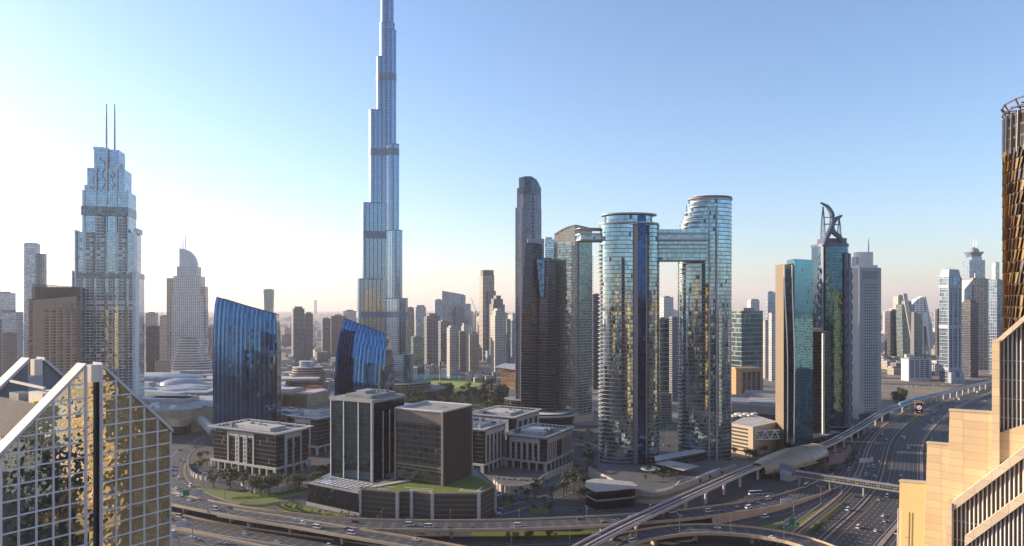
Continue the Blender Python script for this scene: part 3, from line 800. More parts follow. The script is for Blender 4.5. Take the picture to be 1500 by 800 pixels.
# ---------------------------------------------------------------- dark glass office tower and brown finned block on the parking podium
def glass_office():
    f = GF(-111, 541)
    t = thing("glass_office_tower", "dark blue-green glass office tower with thin white vertical strips and flat roof plant", "office tower", (-111, 541, 0))
    la, lb, h = 43, 42, 84.0
    m = MB(); m.prism(f.r(0, la, 0, lb), 17.5, h-5, 0, 1)
    m.build("glass_shaft", [facade("teal_glass", (0.055, 0.10, 0.13), (0.05, 0.07, 0.08), fl=4.0, slab=0.1, bay=1.5, mull=0.07, metal=0.85, gr=0.04, wob=0.03, var=0.5, blind=0.02), ROOFM], t)
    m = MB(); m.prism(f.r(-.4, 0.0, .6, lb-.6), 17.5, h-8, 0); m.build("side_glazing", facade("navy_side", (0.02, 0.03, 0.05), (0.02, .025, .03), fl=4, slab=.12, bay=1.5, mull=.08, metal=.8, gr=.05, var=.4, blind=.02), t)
    for a in (0.3, 13.6, 29.0, la-.2):
        m = MB(); m.prism(f.r(a-.35, a+.35, -.7, .0), 17.5, h-3.5, 0); m.build("white_strip", WHITE, t)
    for b in (0.35, 13, 21.5, 30):
        m = MB(); m.prism(f.r(-1.0, -.41, b-.3, b+.3), 17.5, h-4-(0 if b < 1 else 8), 0); m.build("white_strip", WHITE, t)
    m = MB(); m.prism(f.r(1.5, la-1.5, 1.5, lb-1.5), h-5, h-4, 0); m.prism(f.r(-.9, la+.4, -.9, lb+.6), h-4, h-1.6, 0, 1); m.build("roof_slab", [matte("roof_edge_grey", (.33, .32, .31)), ROOFM], t)
    m = MB(); m.prism(f.r(4, la-12, 4, lb-6), h-1.55, h+1.2, 0); m.build("plant_screen", ROOFM, t)
    m = MB(); m.prism(f.r(15, 25, 10, 22), h+1.2, h+3.6, 0); m.build("plant_room", CONC, t)
    for k in range(6):
        m = MB(); m.prism(f.r(7+4*k, 9.6+4*k, 26, 31), h+1.2, h+2.9, 0); m.build("chiller_unit", GREY, t)
    m = MB(); m.prism(f.r(2, 12, lb+.2, lb+18), 17.5, h-12, 0, 1); m.build("rear_glass_wing", [facade("rear_wing", (.2, .24, .26), (.3, .3, .28), fl=4, slab=.3, bay=3, mull=.3), ROOFM], t)
glass_office()
def finned_block():
    f = GF(-53, 520)
    t = thing("finned_office_block", "brown-grey office block with vertical fins and flat pale roof standing on a green terrace", "office building", (-53, 520, 0))
    la, lb, h, z0 = 44, 42, 76.0, 19.6
    stone = matte("brown_grey_stone", (0.15, 0.125, 0.105), 0.6, 0.12)
    m = MB(); m.prism(f.r(.4, la-.4, .4, lb-.4), z0, h-1, 0, 1)
    m.build("glass_body", [facade("brown_glass", (0.10, 0.108, 0.115), (0.10, 0.09, 0.08), fl=4.3, slab=0.8, bay=5.2, mull=.3, metal=.8, gr=.05, var=.45, wob=.012, blind=.04, bay2=1.3, mull2=.06), ROOFM], t)
    m = MB(); m.prism(f.r(0, la, -.1, .35), h-10, h, 0); m.build("head_panel", stone, t)
    m = MB(); m.prism(f.r(0, la, 0, .39), z0+10, z0+14, 0); m.build("transfer_band", facade("transfer_panels", (.1, .09, .08), (.17, .14, .115), fl=4, slab=2.4, bay=3, mull=.2, metal=.5), t)
    m = MB()
    for k in range(29): m.prism(f.r(-.75, .39, 1.2+1.42*k-.17, 1.2+1.42*k+.17), z0, h-1.5, 0)
    m.build("fin_cladding", matte("fin_brown", (0.125, 0.10, 0.085), 0.5), t)
    for a, b in ((-.7, -.7), (-.7, lb), (la, -.7)):
        m = MB(); m.prism(f.r(a, a+1.3, b, b+1.3), z0, h+.3, 0); m.build("corner_pier", matte("corner_stone", (.25, .215, .19), .6), t)
    m = MB(); m.prism(f.r(-.6, la+.5, -.6, lb+.5), h-.95, h, 0); m.build("roof_slab", matte("roof_sand", (.26, .24, .21), .85, .25, .2, streak=False), t)
    m = MB()
    for a0, a1, b0, b1 in ((-.6, la+.5, -.6, -.2), (-.6, -.2, -.2, lb+.5), (la+.1, la+.5, -.2, lb+.5), (-.2, la+.1, lb+.1, lb+.5)): m.prism(f.r(a0, a1, b0, b1), h+.01, h+.9, 0)
    m.build("parapet", WHITE, t)
    m = MB(); m.prism(f.r(12, 19, 20, 24), h+.01, h+.35, 0); m.build("roof_hatch", GREY, t)
finned_block()
def podium():
    t = thing("parking_podium", "low brown parking podium with louvred sides, white piers and lawn terrace on its roof", "parking building", (-85, 515, 0))
    P = [(-161, 538), (-114, 508.5), (-113, 510), (-84, 501.5), (-80, 506), (-74, 505.5), (-58, 498.5), (-24, 498), (-13, 520), (-30, 575), (-110, 612), (-150, 585)]
    left = [(-161, 538), (-114, 508.5), (-96, 548), (-150, 585)]
    tex = facade("dark_cut_panels", (0.03, 0.029, 0.03), (0.055, 0.052, 0.052), fl=2.7, slab=.12, bay=1.1, mull=.35, metal=.2, gr=.5, wob=.12, var=.5, blind=.2)
    m = MB(); m.prism(left, 0, 17, 0, 1); m.build("textured_wing", [tex, ROOFM], t)
    rng = random.Random(12); m = MB()
    for k in range(62):
        u = (k+.5)/62; x, y = -161+47*u, 538-29.5*u
        z0 = 3.2
        while z0 < 15.5:
            z1 = min(16.9, z0+rng.uniform(1.5, 7))
            m.beam((x-.53*.22, y-.85*.22, z0), (x-.53*.22+rng.uniform(-.25, .25), y-.85*.22, z1), .32, rng.choice((.12, .45, .7))); z0 = z1+rng.choice((0, .6, 1.6))
    m.build("fin_cladding", matte("cut_fin_dark", (.055, .052, .052), .6), t)
    m = MB(); m.prism([(-162, 537.6), (-113.6, 507.4), (-113.4, 508.6), (-161, 538.9)], 0, 2.6, 0); m.build("plinth", CONC, t)
    right = [(-113, 510), (-84, 501.5), (-81.5, 505.8), (-73.8, 505.5), (-58, 498.5), (-24, 498), (-13, 520), (-30, 575), (-110, 612), (-126, 575), (-95, 548)]
    lv = facade("parking_louvres", (0.02, 0.018, 0.016), (0.12, 0.098, 0.08), fl=3.7, slab=1.05, bay=1.25, mull=.42, metal=0.0, gr=.6, var=.5, blind=0.0)
    m = MB(); m.prism(right, 0, 19.5, 0, 1); m.build("louvred_wing", [lv, ROOFM], t)
    for q, h in (((-113.4, 509.4), 19.8), ((-84.2, 501.3), 20.1), ((-74.2, 505.2), 20.1), ((-58, 498.3), 20.1), ((-24.2, 497.9), 20.1), ((-13, 519.8), 20.1)):
        m = MB(); m.box(q[0], q[1], 0, 2.3, 1.6, h, atan2(-.2, 1)); m.build("white_pier", matte("pier_pale", (.52, .47, .44), .6), t)
    for p, q in (((-113, 510), (-84, 501.5)), ((-58, 498.5), (-24, 498)), ((-73.8, 505.5), (-58, 498.5)), ((-24, 498), (-13, 520)), ((-13, 520), (-30, 575))):
        m = MB(); m.beam((p[0], p[1], 19.95), (q[0], q[1], 19.95), .7, .9); m.build("roof_edge", matte("edge_brown", (.28, .23, .19)), t)
    g = [(-112, 512), (-84, 503), (-81, 507.2), (-73.5, 507), (-57, 500), (-25, 499.5), (-14.5, 520), (-26, 548), (-52, 562), (-92, 541)]
    m = MB(); m.prism(g, 19.5, 19.62, 0); lawn = m.build("terrace_lawn", LAWN, t)
    pav = matte("terrace_paving", (.48, .45, .40), .8)
    def pad(pts):
        m = MB(); m.prism(pts, 19.62, 19.70, 0); m.build("terrace_path", pav, t)
    c = Vector((-80, 512))
    for x, y, sx, sy in ((-97, 512, 8, 1.2), (-100, 516, 1.2, 6), (-93, 518, 9, 1.2), (-69, 509, 16, 1.3), (-66, 513, 14, 1.0), (-30, 506, 14, 1.4), (-38, 509, 1.4, 7), (-24, 512, 1.4, 12), (-76, 515, 12, 1.0), (-60, 506, 1.2, 7)):
        pad(rect(x, y, sx, sy, -.24))
    # skylight roof on the textured wing
    sk = [(-157, 541), (-117, 515), (-107, 534), (-147, 560)]
    m = MB(); m.prism(sk, 17, 17.5, 0); m.build("skylight_frame", DARK, t)
    m = MB(); a, b, d = Vector(sk[0]), Vector(sk[1]), Vector(sk[3])
    for i in range(9):
        for j in range(5):
            o = a+(b-a)*((i+.1)/9)+(d-a)*((j+.12)/5); e1 = (b-a)*(.72/9); e2 = (d-a)*(.7/5)
            m.prism([tuple(o), tuple(o+e1), tuple(o+e1+e2), tuple(o+e2)], 17.52, 17.62, 0)
    m.build("skylight_glazing", matte("skylight_pane", (.62, .62, .63), .2, .05), t)
    m = MB(); m.prism(rect(-117, 516, 8, 5, -.5), 17.02, 20.6, 0); m.build("stair_head", CONC, t)
    m = MB(); m.prism([(-108, 516), (-104, 515), (-58, 551), (-62, 554)], 19.65, 20.5, 0); m.build("terrace_wall", PALE, t)
LAWN = matte("lawn_grass", (0.105, 0.145, 0.014), 0.95, 0.35, 0.25, streak=False)
podium()

# ---------------------------------------------------------------- dark group left of the twin towers
def dark_tall():
    Y = 1010.0
    t = thing("round_topped_tower", "tall dark mauve tower with rounded top stepping down on its sunny side", "tower", (X(774, Y), Y, 0))
    fac = facade("mauve_glass", (0.12, 0.14, 0.20), (0.18, 0.17, 0.195), fl=3.8, slab=.5, bay=2.3, mull=.5, metal=.8, gr=.09, wob=.02, bay2=7.5, mull2=1.2, var=.3, blind=.02)
    top = facade("dark_cap_glass", (0.06, 0.09, 0.12), (0.12, 0.14, 0.16), fl=4, slab=.3, bay=2, mull=.15, metal=.9, gr=.06)
    x = lambda p: X(p, Y)
    def poly(p0, p1): 
        a, b = x(p0), x(p1); r = (b-a)
        return [(a, Y-14), (a+r*.25, Y-19), (a+r*.55, Y-20), (a+r*.8, Y-15), (b, Y-4), (b, Y+16), (a, Y+16)]
    m = MB(); m.prism(poly(755, 793), 0, Z(307, Y), 0, 1); m.prism(poly(757.3, 792.6), Z(307, Y), Z(288, Y), 0, 1); m.build("shaft", [fac, ROOFM], t)
    m = MB(); m.prism(poly(757.5, 792.5), Z(288, Y), Z(278, Y), 0, 1)
    pl = poly(760, 792.2); zt = [Z(263, Y), Z(262, Y), Z(262, Y), Z(266, Y), Z(276, Y), Z(276, Y), Z(263, Y)]
    m.prism(pl, Z(278, Y), zt, 0, 1); m.build("glass_cap", [top, GREY], t)
    m = MB()
    for k in range(36): m.box(x(780.4), Y-18.6, Z(470, Y)+k*5.2, 2.4, 2.5, 3.0, -.5)
    m.build("balcony_slot_grille", DARK, t)
    for p in (755, 757.3): 
        m = MB(); m.box(x(p)+.4, Y-13, 0, 1.2, 3, Z(306 if p < 757 else 281, Y)); m.build("edge_fin", matte("mauve_fin", (.5, .44, .42)), t)
    m = MB(); m.prism(ell(x(774), Y-6, 36, 30, 30), 0, 22, 0, 1); m.build("podium", [OFFGLASS, ROOFM], t)
dark_tall()
def sail_pair():
    Y = 930.0
    t = thing("twin_sail_tower", "dark striped tower of two sail-shaped halves, lower than the rounded one behind it", "tower", (X(788, Y), Y, 0))
    fac = facade("striped_dark", (0.035, 0.045, 0.065), (0.075, 0.088, 0.12), fl=3.9, slab=1.1, bay=3.2, mull=.08, metal=.8, gr=.08, var=.3, blind=.02)
    x = lambda p: X(p, Y)
    def sail(l, r, yt, Yf, lean):
        rings = []
        zt = Z(yt, Y)
        for v, e in ((0, 0), (.3, .2), (.55, .8), (.72, 1.8), (.85, 3.4), (.94, 5.2), (1, 6.8)):
            a, b = x(l+e*lean), x(r)
            rings.append(([(a, Yf), ((a+b)/2, Yf-4), (b, Yf-1), (b, Yf+30), (a, Yf+30)], [zt*v-(3*v if i in (2, 3) else 0) for i in range(5)]))
        m = MB(); loft(m, rings, 0, 1); m.build("sail_body", [fac, GREY], t)
    sail(763, 793, 356, Y-6, 1.0)
    sail(788, 813, 379, Y-14, 1.0)
    m = MB(); m.prism([(x(773), Y), (x(797), Y), (x(797), Y+22), (x(773), Y+22)], 150, Z(356, Y)+6, 0); m.build("roof_screen", matte("screen_grey", (.30, .31, .33), .5), t)
    m = MB(); q = [(x(785.5), Y-18.6, Z(381, Y)), (x(797), Y-19.5, Z(382, Y)), (x(795.5), Y-20.2, Z(436, Y)), (x(791), Y-19.9, Z(436, Y))]
    m.face(q); m.face([(p[0], p[1]+3, p[2]) for p in reversed(q)]); m.build("blue_glazing", [facade("blue_inset", (.10, .2, .34), (.1, .12, .16), fl=3.9, slab=.4, bay=2, mull=.2)], t)
    m = MB(); m.prism(ell(x(790), Y-10, 44, 26, 36), 0, 15, 0, 1); m.prism(ell(x(790), Y-12, 47, 28, 36), 11, 13, 1); m.build("podium", [OFFGLASS, PALE], t)
sail_pair()
def arc_tower():
    Y = 930.0
    t = thing("arched_top_tower", "beige and teal apartment tower with a shallow arched top beside the twin towers", "tower", (X(838, Y), Y, 0))
    x = lambda p, y=Y: X(p, y)
    A = (x(812), Y+4); B_ = (x(842, Y-14), Y-14); C = (x(867.5, Y+10), Y+10)
    stone = facade("arc_stone_grid", (0.20, 0.24, 0.25), (0.34, 0.285, 0.235), fl=3.7, slab=1.2, bay=2.3, mull=.95, metal=.75, gr=.08, wob=.04, var=.4)
    gl = facade("arc_teal", (0.30, 0.38, 0.38), (0.42, 0.36, 0.30), fl=3.7, slab=.65, bay=2.2, mull=.45, metal=.85, gr=.06, wob=.05, wav=.05, wsc=.15)
    back = [(C[0]-6, C[1]+30), (A[0]+6, A[1]+34)]
    n = 10
    top = lambda p: Z(332+(0.0 if 812 <= p else 0)+12*((p-846)/34)**2 if p < 846 else 332+2.5*((p-846)/22), Y)
    m = MB(); poly = [(A[0]+(B_[0]-A[0])*k/n, A[1]+(B_[1]-A[1])*k/n) for k in range(n)]+[(B_[0]+(C[0]-B_[0])*k/n, B_[1]+(C[1]-B_[1])*k/n) for k in range(n+1)]+back
    pxs = [812+30*k/n for k in range(n)]+[842+25.5*k/n for k in range(n+1)]
    zt = [top(p) for p in pxs]+[top(866), top(813)]
    m.prism(poly, 0, zt, 0, 1); m.build("stone_frame", [stone, ROOFM], t)
    d1 = (Vector(B_)-Vector(A)).normalized(); n1 = Vector((d1.y, -d1.x)); L1 = (Vector(B_)-Vector(A)).length
    d2 = (Vector(C)-Vector(B_)).normalized(); n2 = Vector((d2.y, -d2.x)); L2 = (Vector(C)-Vector(B_)).length
    def slab_on(o, d, nn, a, b, z0, z1, th, mat, nm, mm=None):
        m = MB(); p = [Vector(o)+d*a+nn*th, Vector(o)+d*b+nn*th, Vector(o)+d*b-nn*.1, Vector(o)+d*a-nn*.1]
        m.prism([tuple(q) for q in p], z0, z1, 0); m.build(nm, mat, t)
    slab_on(A, d1, n1, L1*.17, L1*.5, 10, Z(355, Y), .5, gl, "glass_glazing")
    slab_on(A, d1, n1, L1*.5, L1*.86, 10, Z(355, Y), .35, gl, "glass_glazing")
    slab_on(B_, d2, n2, L2*.2, L2*.92, 10, Z(352, Y), 1.3, facade("arc_balcony", (.12, .2, .2), (.36, .36, .34), fl=3.7, slab=1.1, bay=4.4, mull=.5, gr=.08, wob=.03), "balcony_stack")
    for k in range(60): pass
    m = MB()
    for k in range(58): m.prism([tuple(Vector(C)+d2*a+n2*b) for a, b in ((-.5, 1.2), (1.6, 1.2), (1.6, -3), (-.5, -3))], 14+k*3.7, 14.9+k*3.7, 0)
    m.build("balcony_edge_grille", WHITE, t)
    m = MB(); m.prism([tuple(q) for q in (Vector(A)+n1*1.4-d1*1, Vector(B_)+n1*1.4, Vector(C)+n2*1.4+d2*1, Vector(back[0]), Vector(back[1]))], 0, 14, 0, 1); m.build("podium", [BEIGE, ROOFM], t)
    # curve of the crown
    m = MB()
    for k in range(len(pxs)-1): m.beam((*poly[k], zt[k]+.4), (*poly[k+1], zt[k+1]+.4), 1.6, 1.2)
    m.build("arched_cornice", matte("arc_cornice", (.4, .33, .27)), t)
arc_tower()

# ---------------------------------------------------------------- twin towers joined by a sky bridge
def twin_towers():
    SKY = facade("twin_glass", (0.27, 0.38, 0.45), (0.05, 0.06, 0.07), fl=3.9, slab=.4, bay=1.9, mull=.07, metal=.95, gr=.03, wob=.02, var=.3, blind=.02, wav=.03, wsc=.12)
    BAND = matte("band_white", (0.36, 0.36, 0.365), 0.4, 0.08)
    FIN = matte("fin_brown_grey", (0.24, 0.20, 0.19), 0.4, 0.1, metal=.3)
    NAVY = facade("navy_slab", (0.03, 0.08, 0.22), (0.03, 0.05, 0.1), fl=3.9, slab=.1, bay=2.2, mull=.1, metal=.95, gr=.05, wob=.01)
    t = thing("twin_bridge_towers", "two curved glass towers banded in white, joined near the top by a sky bridge", "tower", (X(972, 655), 655, 0))
    fl = 3.9
    def floors(mb, pf, z0, z1):
        z = z0
        while z < z1-.5:
            poly = pf(z)
            mb.prism(poly, z, min(z+fl, z1), 0, 1, bottom=False, cap=False)
            mb.prism(grow(poly, .4), z+fl-.32, z+fl-.03, 1, 1)
            z += fl
        mb.prism(pf(z1-.01), z1-.02, z1, 1, 1)
    # --- lower tower
    YL = 650.0
    def lobe1(z): return ell(X(907, YL), YL, 18.6, 14.5, 40, 0)
    def lobe2(z): return ell(X(952, YL), YL+5, 9.8, 13.5, 32, 0)
    m = MB(); floors(m, lobe1, 0, Z(331, YL)); m.build("round_glass_shaft", [SKY, BAND], t)
    m = MB(); floors(m, lobe2, 0, Z(331, YL)); m.build("rear_glass_shaft", [SKY, BAND], t)
    m = MB(); xx = X(936.5, YL); m.prism([(xx-3.9, YL-14), (xx+3.6, YL-14.5), (xx+4.2, YL+12), (xx-4.2, YL+12)], 0, Z(318, YL), 0, 1); m.build("navy_fin_slab", [NAVY, DARK], t)
    m = MB(); m.prism([(xx-7.4, YL-11.5), (xx-3.95, YL-13.6), (xx-3.95, YL+5), (xx-7.4, YL+5)], 0, Z(332, YL), 0); m.prism([(xx+3.7, YL-13.0), (xx+5.0, YL-12.4), (xx+5.0, YL+4), (xx+4.25, YL+4)], 0, Z(345, YL), 0); m.build("dark_flank_cladding", FIN, t)
    # balcony tips on the sunny end
    m = MB()
    for k in range(1, 50):
        z = 18+k*fl
        if z < Z(352, YL): m.prism(ell(X(880, YL), YL-1.5, 2.6+ (1.4 if k > 43 else 0), 5, 16), z-.5, z+.35, 0)
    m.build("balcony_band_grille", BAND, t)
    m = MB(); m.prism(ell(X(920, YL), YL, 23, 14, 48), Z(331, YL), Z(317.5, YL), 0, 1); m.build("top_glass", [SKY, BAND], t)
    for nm, y, ax, cxp, yb in (("roof_disc", 316.5, 26.5, 921, 0), ("roof_disc", 329.5, 28.5, 921, 0)):
        m = MB(); m.prism(ell(X(cxp, YL), YL, ax, 16.5, 48), Z(y, YL), Z(y, YL)+1.3, 0); m.build(nm, BAND, t)
    m = MB(); m.prism(rect(X(906, YL), YL, 10, 5), Z(316.5, YL)+1.3, Z(312.5, YL), 0); m.build("roof_plant", GREY, t)
    # --- taller tower
    YR = 680.0
    xr = X(1071, YR); xl0 = X(993.5, YR)
    steps = [(341, 993.5), (335, 995.5), (328, 998), (321, 1000.5), (313.5, 1003), (306, 1006.5), (298.5, 1010.5)]
    def shaft(z):
        l = 993.5
        for y, p in steps:
            if z > Z(y, YR)-.1: l = p+2.5
        a = X(l, YR)
        return ell((a+xr)/2, YR, (xr-a)/2, 14.5, 48)
    m = MB(); floors(m, shaft, 0, Z(293.5, YR)); m.build("round_glass_shaft", [SKY, BAND], t)
    m = MB()
    for y, p in steps:
        a, b = X(p, YR), X(p+34, YR); m.prism(ell((a+b)/2, YR-.6, (b-a)/2, 14.6, 40), Z(y, YR), Z(y, YR)+1.0, 0)
    m.build("terrace_slab_grille", BAND, t)
    m = MB(); a = X(1009, YR); m.prism(ell((a+xr)/2, YR, (xr-a)/2+.9, 15.6, 48), Z(293.5, YR), Z(291.5, YR), 0); m.build("roof_disc", matte("disc_dark_edge", (.3, .28, .27)), t)
    for p, w in ((1039, 1.1), (1050, 1.3)):
        m = MB(); m.prism(rect(X(p, YR-15), YR-14.2, w, 2.4), 0, Z(304, YR), 0); m.build("vertical_fin", BAND, t)
    m = MB(); m.prism(rect(X(1044.8, YR-15), YR-13.6, 4.2, 2.0), 0, Z(307, YR), 0, 1); m.build("recess_glazing", [SKY, BAND], t)
    m = MB(); m.prism(rect(X(1035, YR-15), YR-13.2, 2.4, 2.0), 0, Z(340, YR), 0); m.prism(rect(X(1049.5, YR-15), YR-13.0, 1.2, 2.0), 0, Z(302, YR), 0); m.build("dark_flank_cladding", FIN, t)
    m = MB()
    for k in range(1, 48):
        z = 18+k*fl
        if z < Z(390, YR): m.prism(ell(X(996, YR), YR-1, 2.4+(1.2 if k > 42 else 0), 5, 16), z-.5, z+.3, 0)
    m.build("balcony_band_grille", BAND, t)
    # --- bridge
    Yb = 662.0
    def bar(p0, p1, y0, y1, yf, yb, mats, nm, tip=False):
        m = MB(); a, b = X(p0, Yb-8), X(p1, Yb-8)
        if tip: poly = [(b, Yb+yb), (a+5, Yb+yb)]+[(a+5-5*sin(q), Yb+(yf+yb)/2+(yb-yf)/2*cos(q)) for q in [pi*k/8 for k in range(1, 8)]]+[(a+5, Yb+yf), (b, Yb+yf)]
        else: poly = [(a, Yb+yf), (b, Yb+yf), (b, Yb+yb), (a, Yb+yb)]
        m.prism(poly, Z(y1, Yb), Z(y0, Yb), 0, 1); return m.build(nm, mats, t)
    bar(845, 1034, 347, 352, -15.5, 6, [SKY, BAND], "bridge_glazing", True)
    bar(843, 1036, 344.5, 347, -16.5, 7, [BAND], "bridge_deck", True)
    bar(844, 1034, 352, 354.5, -16.5, 7, [BAND], "bridge_deck", True)
    bar(843.5, 905, 336.5, 337.6, -16, 7, [BAND], "canopy_slab", True)
    m = MB()
    for k in range(14): m.prism(rect(X(846+k*4, Yb-8), Yb-14, .35, .35), Z(344.5, Yb), Z(337.6, Yb), 0)
    m.build("canopy_post_grille", BAND, t)
    bar(940, 1034, 354.5, 383, -13.5, 6, [SKY, BAND], "bridge_body")
    for y in (359.5, 365, 370.5, 382): bar(938, 1034, y, y+1.2, -14.6, 7, [BAND], "bridge_band")
    bar(955, 1034, 338.5, 344.5, -15, -14.7, [SKY, BAND], "terrace_balustrade")
    m = MB()
    for k in range(9): m.prism(rect(X(962+k*6, Yb), Yb-9+3*(k % 3), 2.4, 2.4), Z(344.5, Yb), Z(344.5, Yb)+2.5, 0); m.prism(rect(X(962+k*6, Yb), Yb-9+3*(k % 3), 3.6, 3.6), Z(344.5, Yb)+2.5, Z(344.5, Yb)+2.8, 0)
    m.build("sunshade_grille", BAND, t)
twin_towers()
def twin_podium():
    t = thing("hotel_podium", "long curved pale podium wall with terrace, rising toward the metro station below the twin towers", "podium", (70, 590, 0))
    # wall path along its foot, from the wedge pavilion to the station
    path = spline([G(931, 737), G(965, 738), G(1002, 727), G(1040, 712), G(1078, 698)], 5)
    stone = matte("podium_stone", (.36, .31, .27), .6, .1)
    m = MB(); wallstrip(m, path, -1.0, 0.0, 6.0, 11.0); m.build("upper_wall", stone, t)
    m = MB(); wallstrip(m, path, -.9, -.1, 3.4, 5.9); m.build("louvre_band", matte("louvre_dark", (.20, .17, .16), .6), t)
    m = MB(); wallstrip(m, path, -1.0, 0.0, 0, 3.3); m.build("lower_wall", stone, t)
    k = len(path)
    for q in (.52, .66, .8):
        i = int(q*k); p, r = path[i], path[min(i+1, k-1)]
        m = MB(); a = atan2(r[1]-p[1], r[0]-p[0]); m.box(p[0], p[1], 6.6, 3, .5, 3, a); m.build("window_glazing", DARK, t)
    top = [(p[0], p[1]) for p in offset(path, -1.2)]
    deck = top+[(235, 650), (120, 662), (70, 628)]
    m = MB(); m.prism(deck, 0, 9.4, 0, 1); m.build("terrace_body", [stone, matte("terrace_dark", (.10, .10, .10), .8)], t)
    m = MB(); wallstrip(m, spline([G(931, 719, 9.4), G(960, 722, 9.4), G(985, 716, 9.4), G(996, 706, 9.4)], 4), -.4, .4, 9.4, 10.8); m.build("planter_wall", PALE, t)
    c = G(953, 687, 13); m = MB(); m.prism(ell(c[0], c[1], 8.6, 8.6, 32), 13, 13.6, 0); m.build("round_canopy", matte("canopy_grey", (.40, .39, .38), .5), t)
    m = MB(); m.prism(ell(c[0], c[1], 1.2, 1.2, 12), 9.4, 13, 0); m.build("canopy_post", GREY, t)
    q = [G(969, 672, 16), G(1024, 682, 16), G(1002, 690, 15), G(960, 680, 15)]
    m = MB(); m.prism([q[3], q[2], q[1], q[0]], 15, 15.7, 0); m.build("flat_canopy", matte("canopy_dark", (.3, .28, .27), .45), t)
    q = [G(958, 668, 17), G(1030, 656, 17), G(1034, 662, 17), G(960, 676, 17)]
    m = MB(); m.prism([q[3], q[2], q[1], q[0]], 9.4, 17, 1, 0); m.build("entrance_roof", [ROOFW, OFFGLASS], t)
    for k in range(4):
        a, b = G(1020+k*5, 700-k*1.2, 9.5), G(1042+k*4, 690-k*1.2, 9.5)
        m = MB(); m.beam((*a, 9.9), (*b, 9.9), .8, .3); m.build("skylight_strip", WHITE, t)
twin_podium()
def wedge_pavilion():
    t = thing("wedge_pavilion", "low dark-glass pavilion with rounded triangular overhanging roof at the road bend", "pavilion", (75, 560, 0))
    top = 15.5
    def P(px, py): return G(px, py, top)
    out = [P(856, 711), P(859, 704), P(871, 701), P(890, 702), P(926, 706), P(934, 711), P(929, 714), P(890, 718), P(872, 719)]
    out = list(reversed(out))
    m = MB(); m.prism(out, top-1.0, top, 0, 1); m.build("roof_slab", [matte("roof_lip", (.45, .4, .36)), matte("roof_taupe", (.36, .32, .29), .7, .2, .2)], t)
    inn = grow(out, -1.6)
    m = MB(); m.prism(inn, 0, top-1.05, 0, 1); m.build("glass_body", [facade("pavilion_glass", (.035, .04, .05), (.07, .07, .08), fl=6.2, slab=.3, bay=2, mull=.1, metal=.85, gr=.04, blind=0), DARK], t)
    m = MB(); m.prism(grow(out, -1.0), 7.0, 8.0, 0); m.build("floor_band", matte("band_taupe", (.28, .25, .23)), t)
wedge_pavilion()

